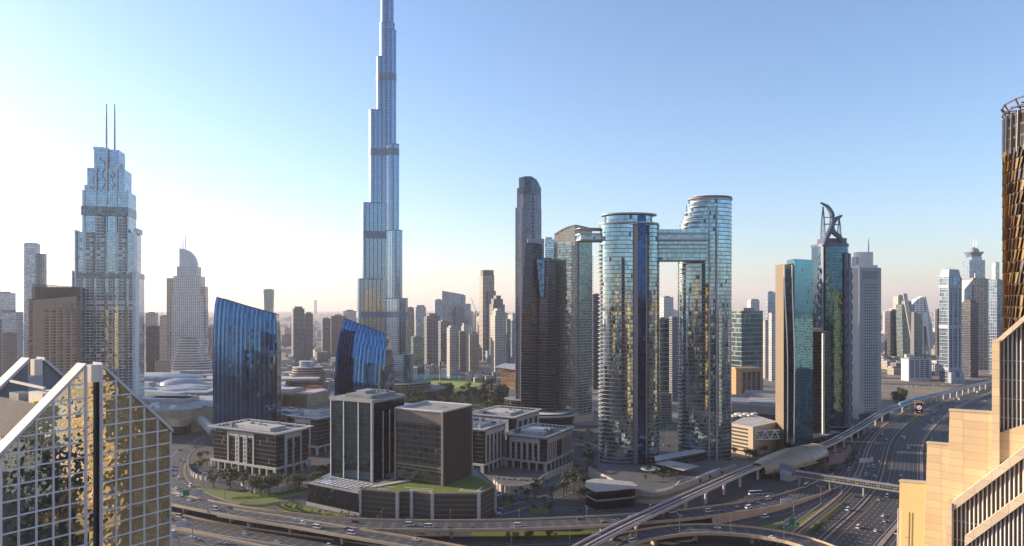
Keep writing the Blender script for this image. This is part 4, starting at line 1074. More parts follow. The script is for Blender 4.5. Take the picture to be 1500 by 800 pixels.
# ---------------------------------------------------------------- tan and glass tower at the station
def kinked_tower():
    Y = 725.0
    t = thing("kinked_strip_tower", "slab tower, sunlit tan stone edge, kinked white strips, blue-green glass face by metro station", "tower", (X(1160, Y), Y+15, 0))
    A, B_, C, D_ = (X(1137.5, 742), 742), (X(1148, 722), 722), (X(1163, 718), 718), (X(1190, 734), 734)
    back = [(D_[0]+2, D_[1]+24), (A[0]+8, A[1]+24)]
    zt = [Z(388, 740), Z(388, 722), Z(387, 718), Z(387, 734), Z(384, 750), Z(388, 760)]
    tan = facade("tan_edge_panels", (0.18, 0.14, 0.10), (0.215, 0.165, 0.11), fl=3.8, slab=3.2, bay=4.0, mull=1.6, metal=.3, gr=.3, var=.2, blind=0)
    gl = facade("kinked_glass", (0.10, 0.26, 0.36), (0.06, .09, .12), fl=3.8, slab=.12, bay=1.5, mull=.06, metal=.92, gr=.035, wob=.007, var=.14, blind=.01)
    m = MB(); m.prism([A, B_, C, D_]+back, 0, zt, 0, 1); m.build("stone_body", [tan, ROOFM], t)
    def curtain(P, Q, z0, z1, off, mat, nm, zt2=None):
        d = (Vector(Q)-Vector(P)).normalized(); n = Vector((d.y, -d.x)); m = MB()
        m.prism([tuple(Vector(P)+n*off), tuple(Vector(Q)+n*off), tuple(Vector(Q)-n*.2), tuple(Vector(P)-n*.2)], z0, z1, 0); m.build(nm, mat, t)
    curtain(C, D_, 8, Z(384.5, 726), .7, gl, "glass_glazing")
    curtain(B_, C, 8, Z(394, 720), .3, facade("kinked_dark", (.03, .06, .09), (.03, .03, .04), fl=3.8, slab=.1, bay=1.6, mull=.06, metal=.9, gr=.05), "dark_glazing")
    m = MB(); m.prism([C, D_, back[0], (C[0]+2, C[1]+24)], Z(387, 734)+.1, Z(384, 740)+2, 0, 1); m.build("glass_parapet", [gl, GREY], t)
    for p in ((1149.2, 1149.6, 1153.5, 1153.5), (1160.5, 1160.8, 1163.6, 1163.0)):
        m = MB(); pts = []
        for px, py in zip(p, (388, 430, 520, 648)):
            q = (px-1148)/15; yy = 722+(718-722)*q-.9; pts.append((X(px, yy), yy, Z(py, yy)))
        pts = spline(pts, 14)
        for a, b in zip(pts, pts[1:]): m.beam(a, (b[0]+1e-4, b[1], b[2]), 1.25, 1.0)
        m.build("white_strip", matte("strip_white", (.6, .6, .6), .4), t)
    m = MB(); m.prism([(X(1164, 740), 738), (X(1192, 735), 737), (X(1234, 775), 775), (X(1205, 800), 800)], 0, 14, 0, 1); m.build("low_annex", [OFFGLASS, ROOFM], t)
    s = thing("slim_stone_tower", "slim dark-glass tower with tan head and pale stripe wedged beside the kinked slab tower", "tower", (X(1200, 770), 770, 0))
    Yb = 770
    m = MB(); m.prism([(X(1188, Yb), Yb), (X(1203, Yb), Yb-4), (X(1219, Yb), Yb+4), (X(1219, Yb), Yb+26), (X(1188, Yb), Yb+26)], 0, Z(486, Yb), 0, 1); m.build("glass_body", [facade("slim_glass", (.06, .09, .11), (.1, .1, .1), fl=3.8, slab=.2, bay=1.6, mull=.1, metal=.9, gr=.05, wob=.02), ROOFM], s)
    m = MB(); m.prism(rect(X(1197, Yb), Yb+8, 14, 14), Z(486, Yb), Z(481, Yb), 0); m.build("stone_head", TAN, s)
    m = MB(); m.prism(rect(X(1203, Yb), Yb-4.6, 2.0, 2.4), 0, Z(488, Yb), 0); m.build("pale_stripe", WHITE, s)
kinked_tower()

# ---------------------------------------------------------------- crown tower with crossing horns
def horned_tower():
    Y = 840.0
    cx = X(1218.5, Y)
    t = thing("horned_tower", "dark blue tower with two crossing curved horns on top and chain-like ornament on its edges", "tower", (cx, Y, 0))
    gl = facade("horned_glass", (0.05, 0.14, 0.22), (0.04, 0.06, 0.09), fl=3.7, slab=.45, bay=1.7, mull=.14, metal=.92, gr=.045, wob=.02, var=.35, blind=.02)
    stone = matte("horned_blue_grey", (0.095, 0.11, 0.16), .45, .15, metal=.2)
    sx = Y/1000.0
    def P(px, py, dy=0.0): return (X(px, Y), Y+dy, Z(py, Y))
    body = [(cx-18, Y-4), (cx-13, Y-13), (cx-5, Y-16.5), (cx+5, Y-16.5), (cx+13, Y-13), (cx+18.5, Y-4), (cx+18.5, Y+16), (cx-18, Y+16)]
    m = MB(); m.prism(body, 0, Z(358, Y), 0, 1); m.build("glass_shaft", [gl, GREY], t)
    m = MB()
    for a in ((cx-15.2, Y-9.5), (cx+9.5, Y-16.2), (cx+16.8, Y-8)): m.box(a[0], a[1], 0, 3.6, 3.6, Z(362 if a[0] < cx else 372, Y), .5)
    m.build("edge_pier_cladding", stone, t)
    for (ax, ay) in ((cx-18.4, Y-7.5), (cx+9.8, Y-18.6), (cx+20, Y-5.5)):
        for ph in (0, pi):
            pts = []
            for k in range(126):
                z = Z(640, Y)+k*1.66; a = k*.42+ph
                if z > Z(366, Y): break
                pts.append((ax+cos(a)*2.2, ay+sin(a)*1.6, max(z, 1)))
            m = MB(); m.tube(pts, .85, 6); m.build("twisted_ornament", stone, t)
    m = MB(); m.prism(grow(body, .6), Z(362, Y), Z(358, Y), 0); m.prism([(cx-14, Y-9), (cx+14, Y-9), (cx+14, Y+9), (cx-14, Y+9)], Z(358, Y), Z(350, Y), 0); m.build("crown_base", stone, t)
    b1 = spline([P(1199, 362, -14), P(1206, 347, -11), P(1213.5, 336, -7), P(1217, 328, -5), P(1222, 322, -4), P(1228, 318.5, -3), P(1232, 316, -3)], 3)
    b2 = spline([P(1229.5, 362, -14), P(1224, 350, -12), P(1216.5, 342, -9), P(1214.2, 334, -7), P(1216.5, 324, -5), P(1216, 313, -4), P(1211, 304, -3), P(1206, 300.5, -3), P(1200, 297.5, -3)], 3)
    for b in (b1, b2):
        n = len(b); m = MB()
        m.tube(b, [1.3+2.0*sin(pi*min(1, .12+.88*k/n))**.8 if k < n*.7 else max(.4, 2.7*(1-(k/n-.7)/.3*.8)) for k in range(n)], 8); m.build("curved_horn", stone, t)
    for l, r, yt, yb in ((1202.5, 1208.5, 301, 351), (1226.5, 1232, 318, 352)):
        m = MB(); cxm = (l+r)/2; rows = int((yb-yt)/3)
        for k in range(rows):
            y0 = yb-3*k; f0 = max(.18, 1-(k/rows)**2.2); hw = (r-l)/2*f0
            f1 = max(.18, 1-((k+1)/rows)**2.2); hw1 = (r-l)/2*f1
            m.beam(P(cxm-hw, y0), P(cxm+hw, y0), .5, .5)
            for s in (-1, 1): m.beam(P(cxm+s*hw, y0), P(cxm+s*hw1, y0-3), .9, .9)
            m.beam(P(cxm, y0), P(cxm+.01, y0-3), .5, .5)
        m.tube([P(cxm, yt+1), P(cxm+.1, yt-5)], .25, 5)
        m.build("mast_lattice", stone, t)
    m = MB(); m.beam(P(1205, 329, -3), P(1214, 329, -3), 1.2, 1.2); m.beam(P(1218, 329.5, -3), P(1228, 329.5, -3), 1.2, 1.2); m.beam(P(1204, 319, -3), P(1215, 319, -3), .9, .9); m.build("cross_beam_lattice", stone, t)
    m = MB(); m.prism(rect(cx+2, Y-6, 46, 34), 0, 12, 0, 1); m.build("podium", [OFFGLASS, ROOFM], t)
horned_tower()
def white_tower():
    Y = 960.0
    f = Fr(X(1265, Y), Y, .22)
    t = thing("white_grid_tower", "pale grey tower with square punched windows, drum top and a single white spike", "tower", (f.x, f.y, 0))
    fac = facade("punched_windows", (0.03, 0.035, 0.05), (0.34, 0.345, 0.36), fl=4.0, slab=2.0, bay=3.6, mull=1.9, metal=.5, gr=.1, var=.4, blind=.04)
    stone = matte("drum_white", (.62, .60, .58), .6, .08)
    w = 35.0; h = Z(393, Y)
    m = MB(); m.prism(f.r(-w/2, w/2, -13, 13), 0, h, 0, 1); m.build("tower_body", [stone if False else matte("tower_pale_grey", (.33, .335, .35), .6, .08), ROOFW], t)
    m = MB(); m.prism(f.r(-w/2+6, w/2-5.5, -13.3, -12.9), 10, h-20, 0); m.build("window_grid_glazing", fac, t)
    m = MB(); m.prism(f.r(w/2-.1, w/2+.35, -11, 11), 10, h-4, 0); m.build("side_glazing", facade("white_side", (.1, .13, .17), (.4, .4, .42), fl=4, slab=1.1, bay=3.4, mull=.8, metal=.8), t)
    m = MB(); m.prism(f.r(-w/2+5, w/2-6, -13.4, -12.8), h-16, h-5, 0); m.build("top_louvre", matte("louvre_shade", (.22, .22, .24), .6), t)
    m = MB(); m.prism(f.r(-w/2+2, w/2-2, -9, 9), h, h+4, 0); m.build("top_step", stone, t)
    m = MB(); q = f.p(-.5, 0); m.prism(ell(q[0], q[1], 12.8, 11, 36), h+.02, Z(370, Y), 0); m.build("drum", stone, t)
    m = MB(); q = f.p(7, 5); m.prism(rect(q[0], q[1], 13, 16, -.4), h+4, Z(375, Y), 0); m.build("lift_core", matte("core_grey", (.3, .3, .32)), t)
    m = MB(); q = f.p(-14, 2); m.prism(rect(q[0], q[1], 6, 10, -.4), h+4, Z(377, Y), 0); m.build("lift_core", stone, t)
    m = MB(); q = f.p(.5, -9); m.tube([(*q, h+14), (*q, Z(360, Y)), (*q, Z(350, Y))], [1.1, .9, .3], 8); m.build("spike", stone, t)
    m = MB(); m.prism(f.r(-w/2-1, w/2+10, -17, -13.5), 0, 9, 0, 1); m.build("entrance_canopy", [matte("canopy_black", (.04, .045, .05), .4), GREY], t)
white_tower()
# ================================================================ the rest of the city
ST = {}
def style(k):
    if k in ST: return ST[k]
    d = {
     "sand": dict(glass=(.10, .11, .13), frame=(.40, .34, .28), fl=3.6, slab=1.7, bay=3.4, mull=1.5, gr=.2),
     "cream": dict(glass=(.16, .17, .18), frame=(.46, .42, .38), fl=3.6, slab=1.6, bay=4.2, mull=1.6, gr=.2),
     "goldsand": dict(glass=(.10, .10, .09), frame=(.80, .45, .15), fl=3.6, slab=1.9, bay=3.4, mull=1.5, gr=.2),
     "brown": dict(glass=(.10, .10, .10), frame=(.21, .19, .18), fl=3.6, slab=1.6, bay=3.0, mull=1.2, gr=.2),
     "greybrown": dict(glass=(.13, .14, .16), frame=(.235, .24, .255), fl=3.6, slab=1.3, bay=3.6, mull=.8, gr=.15),
     "blue": dict(glass=(.20, .30, .42), frame=(.40, .43, .47), fl=3.8, slab=.8, bay=3, mull=.4, gr=.08, wob=.03),
     "paleblue": dict(glass=(.34, .44, .54), frame=(.44, .47, .51), fl=3.8, slab=1.0, bay=4, mull=.7, gr=.1, wob=.03),
     "teal": dict(glass=(.10, .20, .22), frame=(.30, .34, .34), fl=3.8, slab=.8, bay=3, mull=.3, gr=.08, wob=.03),
     "dark": dict(glass=(.06, .07, .09), frame=(.14, .14, .16), fl=3.8, slab=.9, bay=3, mull=.4, gr=.1, wob=.02),
     "white": dict(glass=(.20, .24, .28), frame=(.54, .54, .54), fl=3.6, slab=1.5, bay=4, mull=1.4, gr=.15),
     "tealstripe": dict(glass=(.07, .15, .18), frame=(.30, .33, .33), fl=8.0, slab=1.1, bay=3, mull=.15, gr=.08, wob=.02),
     "tanstripe": dict(glass=(.12, .12, .12), frame=(.42, .37, .32), fl=3.7, slab=1.7, bay=9, mull=1.0, gr=.15),
     "bluestripe": dict(glass=(.07, .16, .27), frame=(.29, .32, .36), fl=7.4, slab=1.3, bay=5, mull=.6, gr=.08, fl2=3.7, slab2=.5),
    }[k]
    ST[k] = facade("city_"+k, metal=.85, var=.35, **d); return ST[k]
def fit(p0, p1, Y, rot, asp):
    """centre and size of a rectangle, turned by rot, that spans p0..p1 across the view"""
    cx, w = X((p0+p1)/2, Y), (p1-p0)*Y/1000.0
    for _ in range(12):
        q = [px_of(p) for p in rect(cx, Y, w, w*asp, rot)]
        a, b = min(q), max(q)
        w *= (p1-p0)/(b-a); cx += ((p0+p1)/2-(a+b)/2)*Y/1000.0
    return cx, w
def tower(label, p0, p1, py, Y, st, rot=.4, asp=.8, steps=(), plant=True, spire=None, group=None, podium=0, name="tower", cat="tower", side=None):
    cx, w = fit(p0, p1, Y, rot, asp)
    t = thing(name, label, cat, (cx, Y, 0), group)
    h = Z(py, Y)
    m = MB(); m.prism(rect(cx, Y, w, w*asp, rot), 0, h, 0, 1); m.build("tower_body", [style(st), ROOFM], t)
    z = h; f = Fr(cx, Y, rot)
    for a0, a1, y, s2 in steps:
        q0, q1 = ((a0-p0)/(p1-p0)-.5)*w, ((a1-p0)/(p1-p0)-.5)*w; z2 = Z(y, Y)
        m = MB(); m.prism(f.r(q0, q1, -w*asp*.36, w*asp*.36), z, z2, 0, 1); m.build("upper_storeys", [style(s2 or st), ROOFM], t); z = z2 if y < py else z
    if plant and not steps:
        m = MB(); m.prism(f.r(-w*.28, w*.22, -w*asp*.25, w*asp*.3), h, h+min(6, w*.14), 0); m.build("roof_plant", GREY if st in ("dark", "blue", "teal") else CONC, t)
        m = MB(); g = rect(cx, Y, w, w*asp, rot)
        for k in range(4): m.beam((*g[k], h+.5), (*g[(k+1) % 4], h+.5), .5, 1.2)
        m.build("parapet", CONC, t)
    if spire:
        x, y = spire; X0 = X(x, Y); m = MB(); m.tube([(X0, Y, h-1), (X0, Y, Z(y, Y))], [max(.6, w*.02), .3], 6); m.build("spire", STEEL, t)
    if podium:
        m = MB(); m.prism(rect(cx, Y, w*1.5, w*asp*1.5, rot), 0, podium, 0, 1); m.build("podium", [style("greybrown"), ROOFM], t)
    return t
T = tower
# left edge, in the glare
T("pale blue-grey high tower with stepped shoulder in the glare behind the brown lattice-topped block", 35, 59, 357, 1250, "paleblue", .2, 1.0, steps=((37, 57, 356, None),))
T("pale shoulder tower with balconies joined to the high tower in the glare", 58, 68.5, 373, 1262, "white", .2, 1.0)
T("pale unfinished-looking block at the glare's edge with a crane stub on its roof", -6, 23, 430, 1500, "paleblue", .1)
T("wide pale office block low in the glare", -8, 34, 458, 1350, "paleblue", .1, .6)
T("small brown parking block at the foot of the glare", 4, 25, 488, 1180, "brown", .1, .6)
T("thin grey block cropped by the picture's edge", -14, 3, 468, 1050, "greybrown", .1)
T("needle-thin pale mast tower cropped by the picture's edge", -3, .6, 340, 1600, "white", 0, plant=False)
def brown_block():
    Y = 850.0
    t = thing("brown_hotel_block", "broad brown hotel block with a dark lattice screen on its roof", "hotel", (X(78, Y), Y, 0))
    a, b = (X(48, Y), Y), (X(112, Y+18), Y+18)
    d = (Vector(b)-Vector(a)).normalized(); n = Vector((-d.y, d.x))
    bk = [tuple(Vector(b)+n*30), tuple(Vector(a)+n*30)]
    wall = facade("brown_hotel_wall", (.10, .095, .09), (.40, .28, .20), fl=3.7, slab=1.5, bay=7.6, mull=2.6, metal=.5, gr=.15, bay2=3.8, mull2=.7, var=.4)
    plain = matte("brown_hotel_plain", (.40, .28, .20), .7, .1)
    m = MB(); m.prism([a, b]+bk, 0, [Z(440, Y), Z(434, Y+18), Z(434, Y+18), Z(440, Y)], 0, 1); m.build("plain_wall", [plain, ROOFM], t)
    L = (Vector(b)-Vector(a)).length
    P = lambda s, o: tuple(Vector(a)+d*s-n*o)
    m = MB(); m.prism([P(L*.2, .5), P(L, .5), P(L, -.1), P(L*.2, -.1)], 0, Z(452, Y), 0); m.build("window_grid_glazing", wall, t)
    m = MB(); m.prism([P(L*.68, .9), P(L, .9), P(L, .5), P(L*.68, .5)], Z(458, Y), Z(444, Y), 0); m.build("top_glazing", facade("brown_hotel_top", (.15, .17, .2), (.3, .24, .2), fl=7, slab=.8, bay=3, mull=.5), t)
    m = MB(); m.prism([P(-.12*L, -6), P(0, -6), P(0, -28), P(-.12*L, -28)], 0, Z(438, Y), 0, 1); m.build("dark_wing", [facade("brown_hotel_side", (.12, .12, .13), (.3, .25, .22), fl=3.7, slab=1.4, bay=4, mull=.3), ROOFM], t)
    m = MB()
    for k in range(31):
        s = L*(-.03+1.03*k/30); zt = Z(415.5+4*k/30, Y); m.beam((*P(s, -4), Z(440, Y)), (*P(s, -4), zt), .7, .7)
    for j in range(6): m.beam((*P(-.03*L, -4), Z(438-4.4*j, Y)), (*P(L, -4), Z(438-3.6*j, Y)), .5, .6)
    m.build("roof_lattice", matte("lattice_brown", (.16, .14, .13), .6), t)
    m = MB(); m.prism([P(0, -8), P(L, -8), P(L, -22), P(0, -22)], Z(439, Y), Z(420, Y), 0); m.build("roof_screen", matte("screen_brown", (.22, .19, .17), .6), t)
brown_block()
# behind the mall, left of the tallest tower
T("dark flat office block behind the white mall roofs", 214, 234, 478, 1560, "dark", .1, .5)
T("beige block peeping over the dark flat block behind the mall", 213, 232, 459, 1900, "cream", .2)
T("narrow beige apartment tower between the dark flat block and the sail-topped tower", 234, 247.5, 463, 1800, "cream", .2)
T("low tan block at the edge of the white mall roofs", 227, 250, 530, 1500, "sand", .2, .6)
T("dark grey twin slab just beyond the sail-topped tower", 294, 312, 481, 1950, "greybrown", .2)
T("short tan block under the dark grey twin slab", 300, 314, 516, 1750, "sand", .2)
def flared():
    Y = 3000.0; t = thing("flared_tower", "lone teal glass tower flaring toward its top on the horizon behind the taller blue tower", "tower", (X(394, Y), Y, 0))
    m = MB(); r = []
    for z, a, b in ((0, 389, 399), (150, 388.6, 399.4), (200, 388, 400), (Z(424.5, Y), 387.3, 400.4)): r.append((rect(X((a+b)/2, Y), Y, (b-a)*3, 26), z))
    loft(m, r, 0, 1); m.build("tower_body", [style("teal"), ROOFM], t)
    m = MB(); m.prism(rect(X(394, Y), Y, 30, 18), Z(424.5, Y), Z(423.5, Y), 0); m.build("roof_plant", GREY, t)
flared()
T("faint pale tower alone on the hazy horizon", 460, 464.6, 440, 14000, "paleblue", .2)
T("grey-brown apartment tower, taller of two joined behind the round striped office", 427, 446, 452, 1950, "greybrown", .5, steps=((430, 443, 449, None),))
T("grey-brown apartment tower with sloped shoulders, lower of two joined behind the round striped office", 446, 458.5, 460, 1960, "greybrown", .5, steps=((448, 456, 457.5, None),))
T("slim grey tower next to the broad brown slab, left of the shorter blue tower", 471, 484.5, 467, 2050, "greybrown", .4)
T("broad brown slab half hidden by the shorter blue tower", 484.5, 507, 463.5, 2150, "brown", .3, .5)
T("pale office tower peeping over the shorter blue tower", 503, 523, 456, 2700, "paleblue", .2)
# between the tallest tower and the dark group
T("beige-grey apartment slab rising directly beside the tallest tower's foot", 596, 606.5, 451, 1800, "sand", .3)
T("blue tower framed in white, second beyond the tallest tower's foot", 607, 624, 450, 2250, "paleblue", .3, steps=((609, 622, 447, None),))
T("teal-glazed apartment block with pale top storeys above the lake houses", 602, 621.5, 494, 1640, "teal", .4)
T("pale blue slab standing before the white-framed blue tower", 608, 620, 470, 1950, "paleblue", .3)
T("twin grey-brown apartment tower overlooking the lake", 621, 644, 463, 1760, "greybrown", .4, steps=((626, 640, 459, None),))
T("pale blue tower peeping behind the slant-roofed glass slab", 635, 650, 440, 2500, "paleblue", .3)
def slant():
    Y = 2300.0; t = thing("slant_roofed_tower", "blue-grey glass slab with slanting roof above the lake towers", "tower", (X(664, Y), Y, 0))
    a, b = X(648, Y), X(674.5, Y)
    m = MB(); m.prism([(a, Y-10), (b, Y+8), (b+8, Y+40), (a+10, Y+40)], 0, [Z(426, Y), Z(431, Y), Z(431, Y), Z(427, Y)], 0, 1); m.build("tower_body", [style("blue"), ROOFM], t)
    m = MB(); m.prism([(b, Y+6), (X(689, Y), Y+14), (X(689, Y), Y+44), (b, Y+40)], 0, Z(445, Y), 0, 1); m.build("lower_wing", [style("blue"), ROOFM], t)
    m = MB(); m.prism([(b-4, Y+20), (X(681, Y), Y+22), (X(681, Y), Y+40), (b-4, Y+40)], Z(445, Y), Z(432, Y), 0, 1); m.build("upper_core", [style("paleblue"), ROOFM], t)
slant()
T("grey-brown tower with flat wide top nearer the lake than the slant-roofed slab", 642, 660, 471, 1700, "greybrown", .4)
T("pale round-cornered apartment tower at the lawn's far edge", 654.5, 672.5, 480, 1560, "cream", .4, 1.0, steps=((657, 670, 477, None),))
T("brown apartment block tucked behind the pale round-cornered tower", 671, 682, 486, 1650, "brown", .4)
T("white rounded shaft rising behind the tan balconied tower", 677.5, 685, 474, 1900, "white", .4)
T("tan balconied tower by the lawn, with a stepped roof", 683, 701.5, 489, 1540, "sand", .5, steps=((688, 699, 486, None),))
T("tall slim tower, gold-edged with dark glass head, high above the lake towers", 702, 724, 404, 2000, "tanstripe", .35, 1.0, steps=((703.5, 724, 396, "dark"),))
T("grey glass slab leaning against the tall slim gold-edged tower", 712, 726.5, 427, 1990, "greybrown", .35)
T("brown stepped tower with green-domed top behind the beige tower by the wooden hall", 717, 739.5, 446, 1850, "brown", .4, steps=((719, 737, 438, None), (724, 733, 433, None)), spire=(730, 427))
T("tall beige tower with pale balconies next to the wooden opera hall", 718.5, 741.5, 462, 1520, "cream", .5, steps=((721, 738, 455, None), (724, 734, 452, None)))
T("teal glass block behind the beige tower by the wooden opera hall", 741, 748, 468, 1700, "teal", .4)
T("blue block close behind the round-topped tower's shaft", 748, 757, 470, 1900, "blue", .3)
T("tall blue tower with a flat pale head between the sail pair and the arched tower", 793, 812, 351, 1250, "paleblue", .3, 1.0, steps=((795, 809, 348, None),))
T("dark mauve slab showing between the arched tower and the twin towers", 864, 882, 432, 1300, "dark", .3)
T("low pale block filling the gap under the arched tower", 846, 876, 601, 990, "sand", .2, .5, plant=False)
# between and beyond the twin towers
T("white and blue striped tower seen through the gate of the twin towers", 966, 986.5, 436, 1650, "white", .3)
T("teal block framed in tan between the twin towers' legs", 960, 981, 467, 1150, "tealstripe", .3)
T("tan slab with dark windows between the twin towers' legs", 980, 994, 465, 1130, "greybrown", .3)
T("low grey parking block at the bottom of the gap between the twin towers", 962, 984, 577, 930, "greybrown", .3)
T("dark teal striped office slab to the east of the taller twin tower", 1071, 1117.5, 456, 1180, "tealstripe", .45, .5)
T("white-topped blue office tower behind the dark teal striped slab", 1094, 1112.5, 440, 1700, "white", .2, steps=((1096, 1111, 438, None),))
T("dark blue square tower behind the white slabs, left of the kinked tower", 1118, 1138, 429, 1900, "blue", .2)
T("white narrow tower in shade just left of the kinked tower", 1126, 1137, 459, 1450, "white", .3)
T("pale stepped tower at the foot of the dark blue square tower", 1117, 1127, 470, 1500, "cream", .3)
# right of the white grid tower
T("dark inverted office block, wider at its top, in the hazy far cluster", 1296, 1324, 456, 1950, "dark", .1, .6)
T("small dark tower with pale side peeping over the inverted block", 1308, 1327, 434, 2150, "cream", .2)
def leaning():
    Y = 1900.0; t = thing("leaning_glass_tower", "teal glass tower crossed by a pale leaning blade, beside the dark inverted block", "tower", (X(1330, Y), Y, 0))
    m = MB(); loft(m, [([(X(1323, Y), Y), (X(1340, Y), Y-6), (X(1340, Y), Y+30), (X(1323, Y), Y+30)], 0), ([(X(1321, Y), Y), (X(1337, Y), Y-6), (X(1337, Y), Y+30), (X(1321, Y), Y+30)], Z(446, Y))], 0, 1); m.build("tower_body", [style("teal"), ROOFM], t)
    m = MB(); loft(m, [([(X(1336, Y), Y-9), (X(1341, Y), Y-9), (X(1341, Y), Y-7), (X(1336, Y), Y-7)], 20), ([(X(1320, Y), Y-9), (X(1326, Y), Y-9), (X(1326, Y), Y-7), (X(1320, Y), Y-7)], Z(430, Y))], 0, 0); m.build("leaning_blade", PALE, t)
    m = MB(); m.prism(rect(X(1331, Y), Y+10, 20, 14), Z(446, Y), Z(441, Y), 0); m.build("roof_plant", GREY, t)
leaning()
def curved_glass():
    Y = 1870.0; t = thing("curved_glass_tower", "teal glass tower with a curved shoulder in front of the white pyramid", "tower", (X(1345, Y), Y, 0))
    m = MB(); P = [(1339, 516), (1351.5, 516), (1351.5, 470), (1350, 464), (1346, 459), (1339, 457)]
    extrude(m, [(X(p, Y), Y, Z(y, Y) if y < 510 else 0) for p, y in P], (4, 30, 0), 0, 1); m.build("tower_body", [style("teal"), GREY], t)
    m = MB(); m.beam((X(1351.5, Y), Y-1, 0), (X(1351.5, Y), Y-1, Z(470, Y)), 2, 2); m.build("edge_strip", PALE, t)
curved_glass()
def pyramid():
    Y = 2050.0; t = thing("white_pyramid_tower", "white sail-shaped pyramid building with slit windows and two sloping legs", "tower", (X(1353, Y), Y, 0))
    wm = facade("pyramid_slits", (.2, .22, .25), (.72, .70, .68), fl=6, slab=3.4, bay=11, mull=3.5, metal=.4, blind=.1)
    m = MB(); extrude(m, [(X(p, Y), Y, Z(y, Y)) for p, y in ((1336, 465), (1336, 446), (1343, 439), (1353, 434), (1356, 465))], (6, 34, 0)); m.build("slit_wall", wm, t)
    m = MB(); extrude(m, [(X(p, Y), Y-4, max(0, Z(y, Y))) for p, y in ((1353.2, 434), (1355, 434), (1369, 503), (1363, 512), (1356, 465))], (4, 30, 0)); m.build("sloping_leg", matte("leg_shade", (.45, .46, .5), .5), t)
    m = MB(); extrude(m, [(X(p, Y), Y-8, max(0, Z(y, Y))) for p, y in ((1346, 530), (1347, 470), (1352, 457), (1356, 457), (1362, 520), (1359, 520), (1354, 478), (1351, 478), (1351, 530))], (3, 8, 0)); m.build("front_leg", matte("leg_white", (.68, .67, .66), .5), t)
    m = MB(); m.prism([(X(1337, Y), Y), (X(1356, Y), Y), (X(1358, Y), Y+30), (X(1339, Y), Y+30)], 0, Z(465.2, Y), 0); m.build("lower_body", style("blue"), t)
pyramid()
def louvre_block():
    Y = 1440.0; f = Fr(X(1347, Y), Y, .1)
    t = thing("louvred_white_block", "low blue-white building with four columns of louvres, standing on open sandy ground", "building", (f.x, f.y, 0))
    m = MB(); m.prism(f.r(-26, 26, -2, 22), 0, Z(526, Y), 0, 1); m.build("body", [matte("block_bluewhite", (.42, .45, .50), .6), ROOFM], t)
    for k in range(4):
        m = MB()
        for j in range(9): m.prism(f.r(-22+11.2*k, -14+11.2*k, -2.5, -1.9), 8+4.2*j, 10.4+4.2*j, 0)
        m.build("louver_grille", DARK, t)
    m = MB(); m.prism(f.r(-20, 20, 4, 18), Z(526, Y), Z(526, Y)+3, 0); m.build("roof_plant", GREY, t)
louvre_block()
def framed_tower():
    Y = 1420.0; cx, w = fit(1376, 1407.5, Y, .25, .75); f = Fr(cx, Y, .25)
    t = thing("framed_blue_tower", "blue glass tower framed in pale grey with a chamfered top, beyond the sandy lots", "tower", (cx, Y, 0))
    fac = style("bluestripe"); d = w*.75; fr_ = matte("tower_frame_grey", (.29, .31, .35), .5)
    m = MB(); m.prism(rect(cx, Y, w, d, .25), 0, Z(406, Y), 0, 1); m.prism(rect(cx, Y, w, d, .25), Z(406, Y), Z(395, Y), 1, 1, poly2=rect(cx, Y, w*.8, d*.8, .25)); m.build("tower_body", [fac, fr_], t)
    for a in (-.5, -.2, .22, .5):
        m = MB(); m.prism(f.r(a*w-1.8, a*w+1.8, -d/2-.9, -d/2+1), 0, Z(407, Y), 0); m.build("frame_pier", fr_, t)
    for y in (420, 479, 540):
        m = MB(); m.prism(f.r(-w/2-.7, w/2+.7, -d/2-.7, d/2+.7), Z(y+2, Y), Z(y-2.5, Y), 0); m.build("frame_band", fr_, t)
    m = MB(); m.prism(f.r(-w/2+3, w/2-3, -d/2-.5, -d/2+.5), Z(419, Y), Z(407, Y), 0); m.build("top_glazing", facade("framed_top_glass", (.12, .3, .5), (.2, .3, .4), fl=4, slab=.2, bay=3, mull=.15), t)
    m = MB(); m.beam((X(1386, Y), Y, Z(395, Y)+2), (X(1398, Y), Y, Z(393, Y)+1), .6, .6); m.build("roof_boom", WHITE, t)
    m = MB(); m.prism(f.r(-w*.55, -w*.15, -d*.8, -d/2-1), 0, 22, 0); m.prism(f.r(.15*w, w*.55, -d*.8, -d/2-1), 0, 22, 0); m.prism(f.r(-w*.15, w*.15, -d*.75, -d/2-1), 0, 12, 0); m.build("podium", fr_, t)
framed_tower()
T("narrow dark slab behind the framed blue tower's sunny edge", 1369.5, 1377, 453, 2200, "dark", .2)
T("dark balconied tower directly right of the framed blue tower", 1408, 1433, 443, 1520, "dark", .3, 1.0, steps=((1411, 1429, 439, None),))
T("white office block low behind the louvred block", 1364, 1378, 535, 1560, "white", .1)
def tan_slope():
    Y = 1700.0; t = thing("slope_shouldered_tower", "tan striped tower with one sloping glass shoulder behind the dark balconied tower", "tower", (X(1435, Y), Y, 0))
    m = MB(); a = [(1426, 600), (1452, 600), (1452, 410), (1441, 407), (1426, 407)]
    extrude(m, [(X(p, Y), Y, max(0, Z(y, Y))) for p, y in a], (-6, 40, 0), 0, 1); m.build("tower_body", [style("tanstripe"), ROOFM], t)
    m = MB(); extrude(m, [(X(p, Y), Y+3, max(0, Z(y, Y))) for p, y in ((1413, 600), (1426, 600), (1426, 410), (1413.5, 425))], (-6, 36, 0), 0, 1); m.build("glass_shoulder", [style("blue"), PALE], t)
    m = MB(); m.beam((X(1413, Y), Y+1, Z(425, Y)), (X(1427, Y), Y+1, Z(408, Y)), 2, 3); m.build("sloping_edge", PALE, t)
    m = MB(); m.tube([(X(1432, Y), Y+10, Z(408, Y)), (X(1432, Y), Y+10, Z(400, Y))], [1.2, .8], 6); m.build("spire", STEEL, t)
tan_slope()
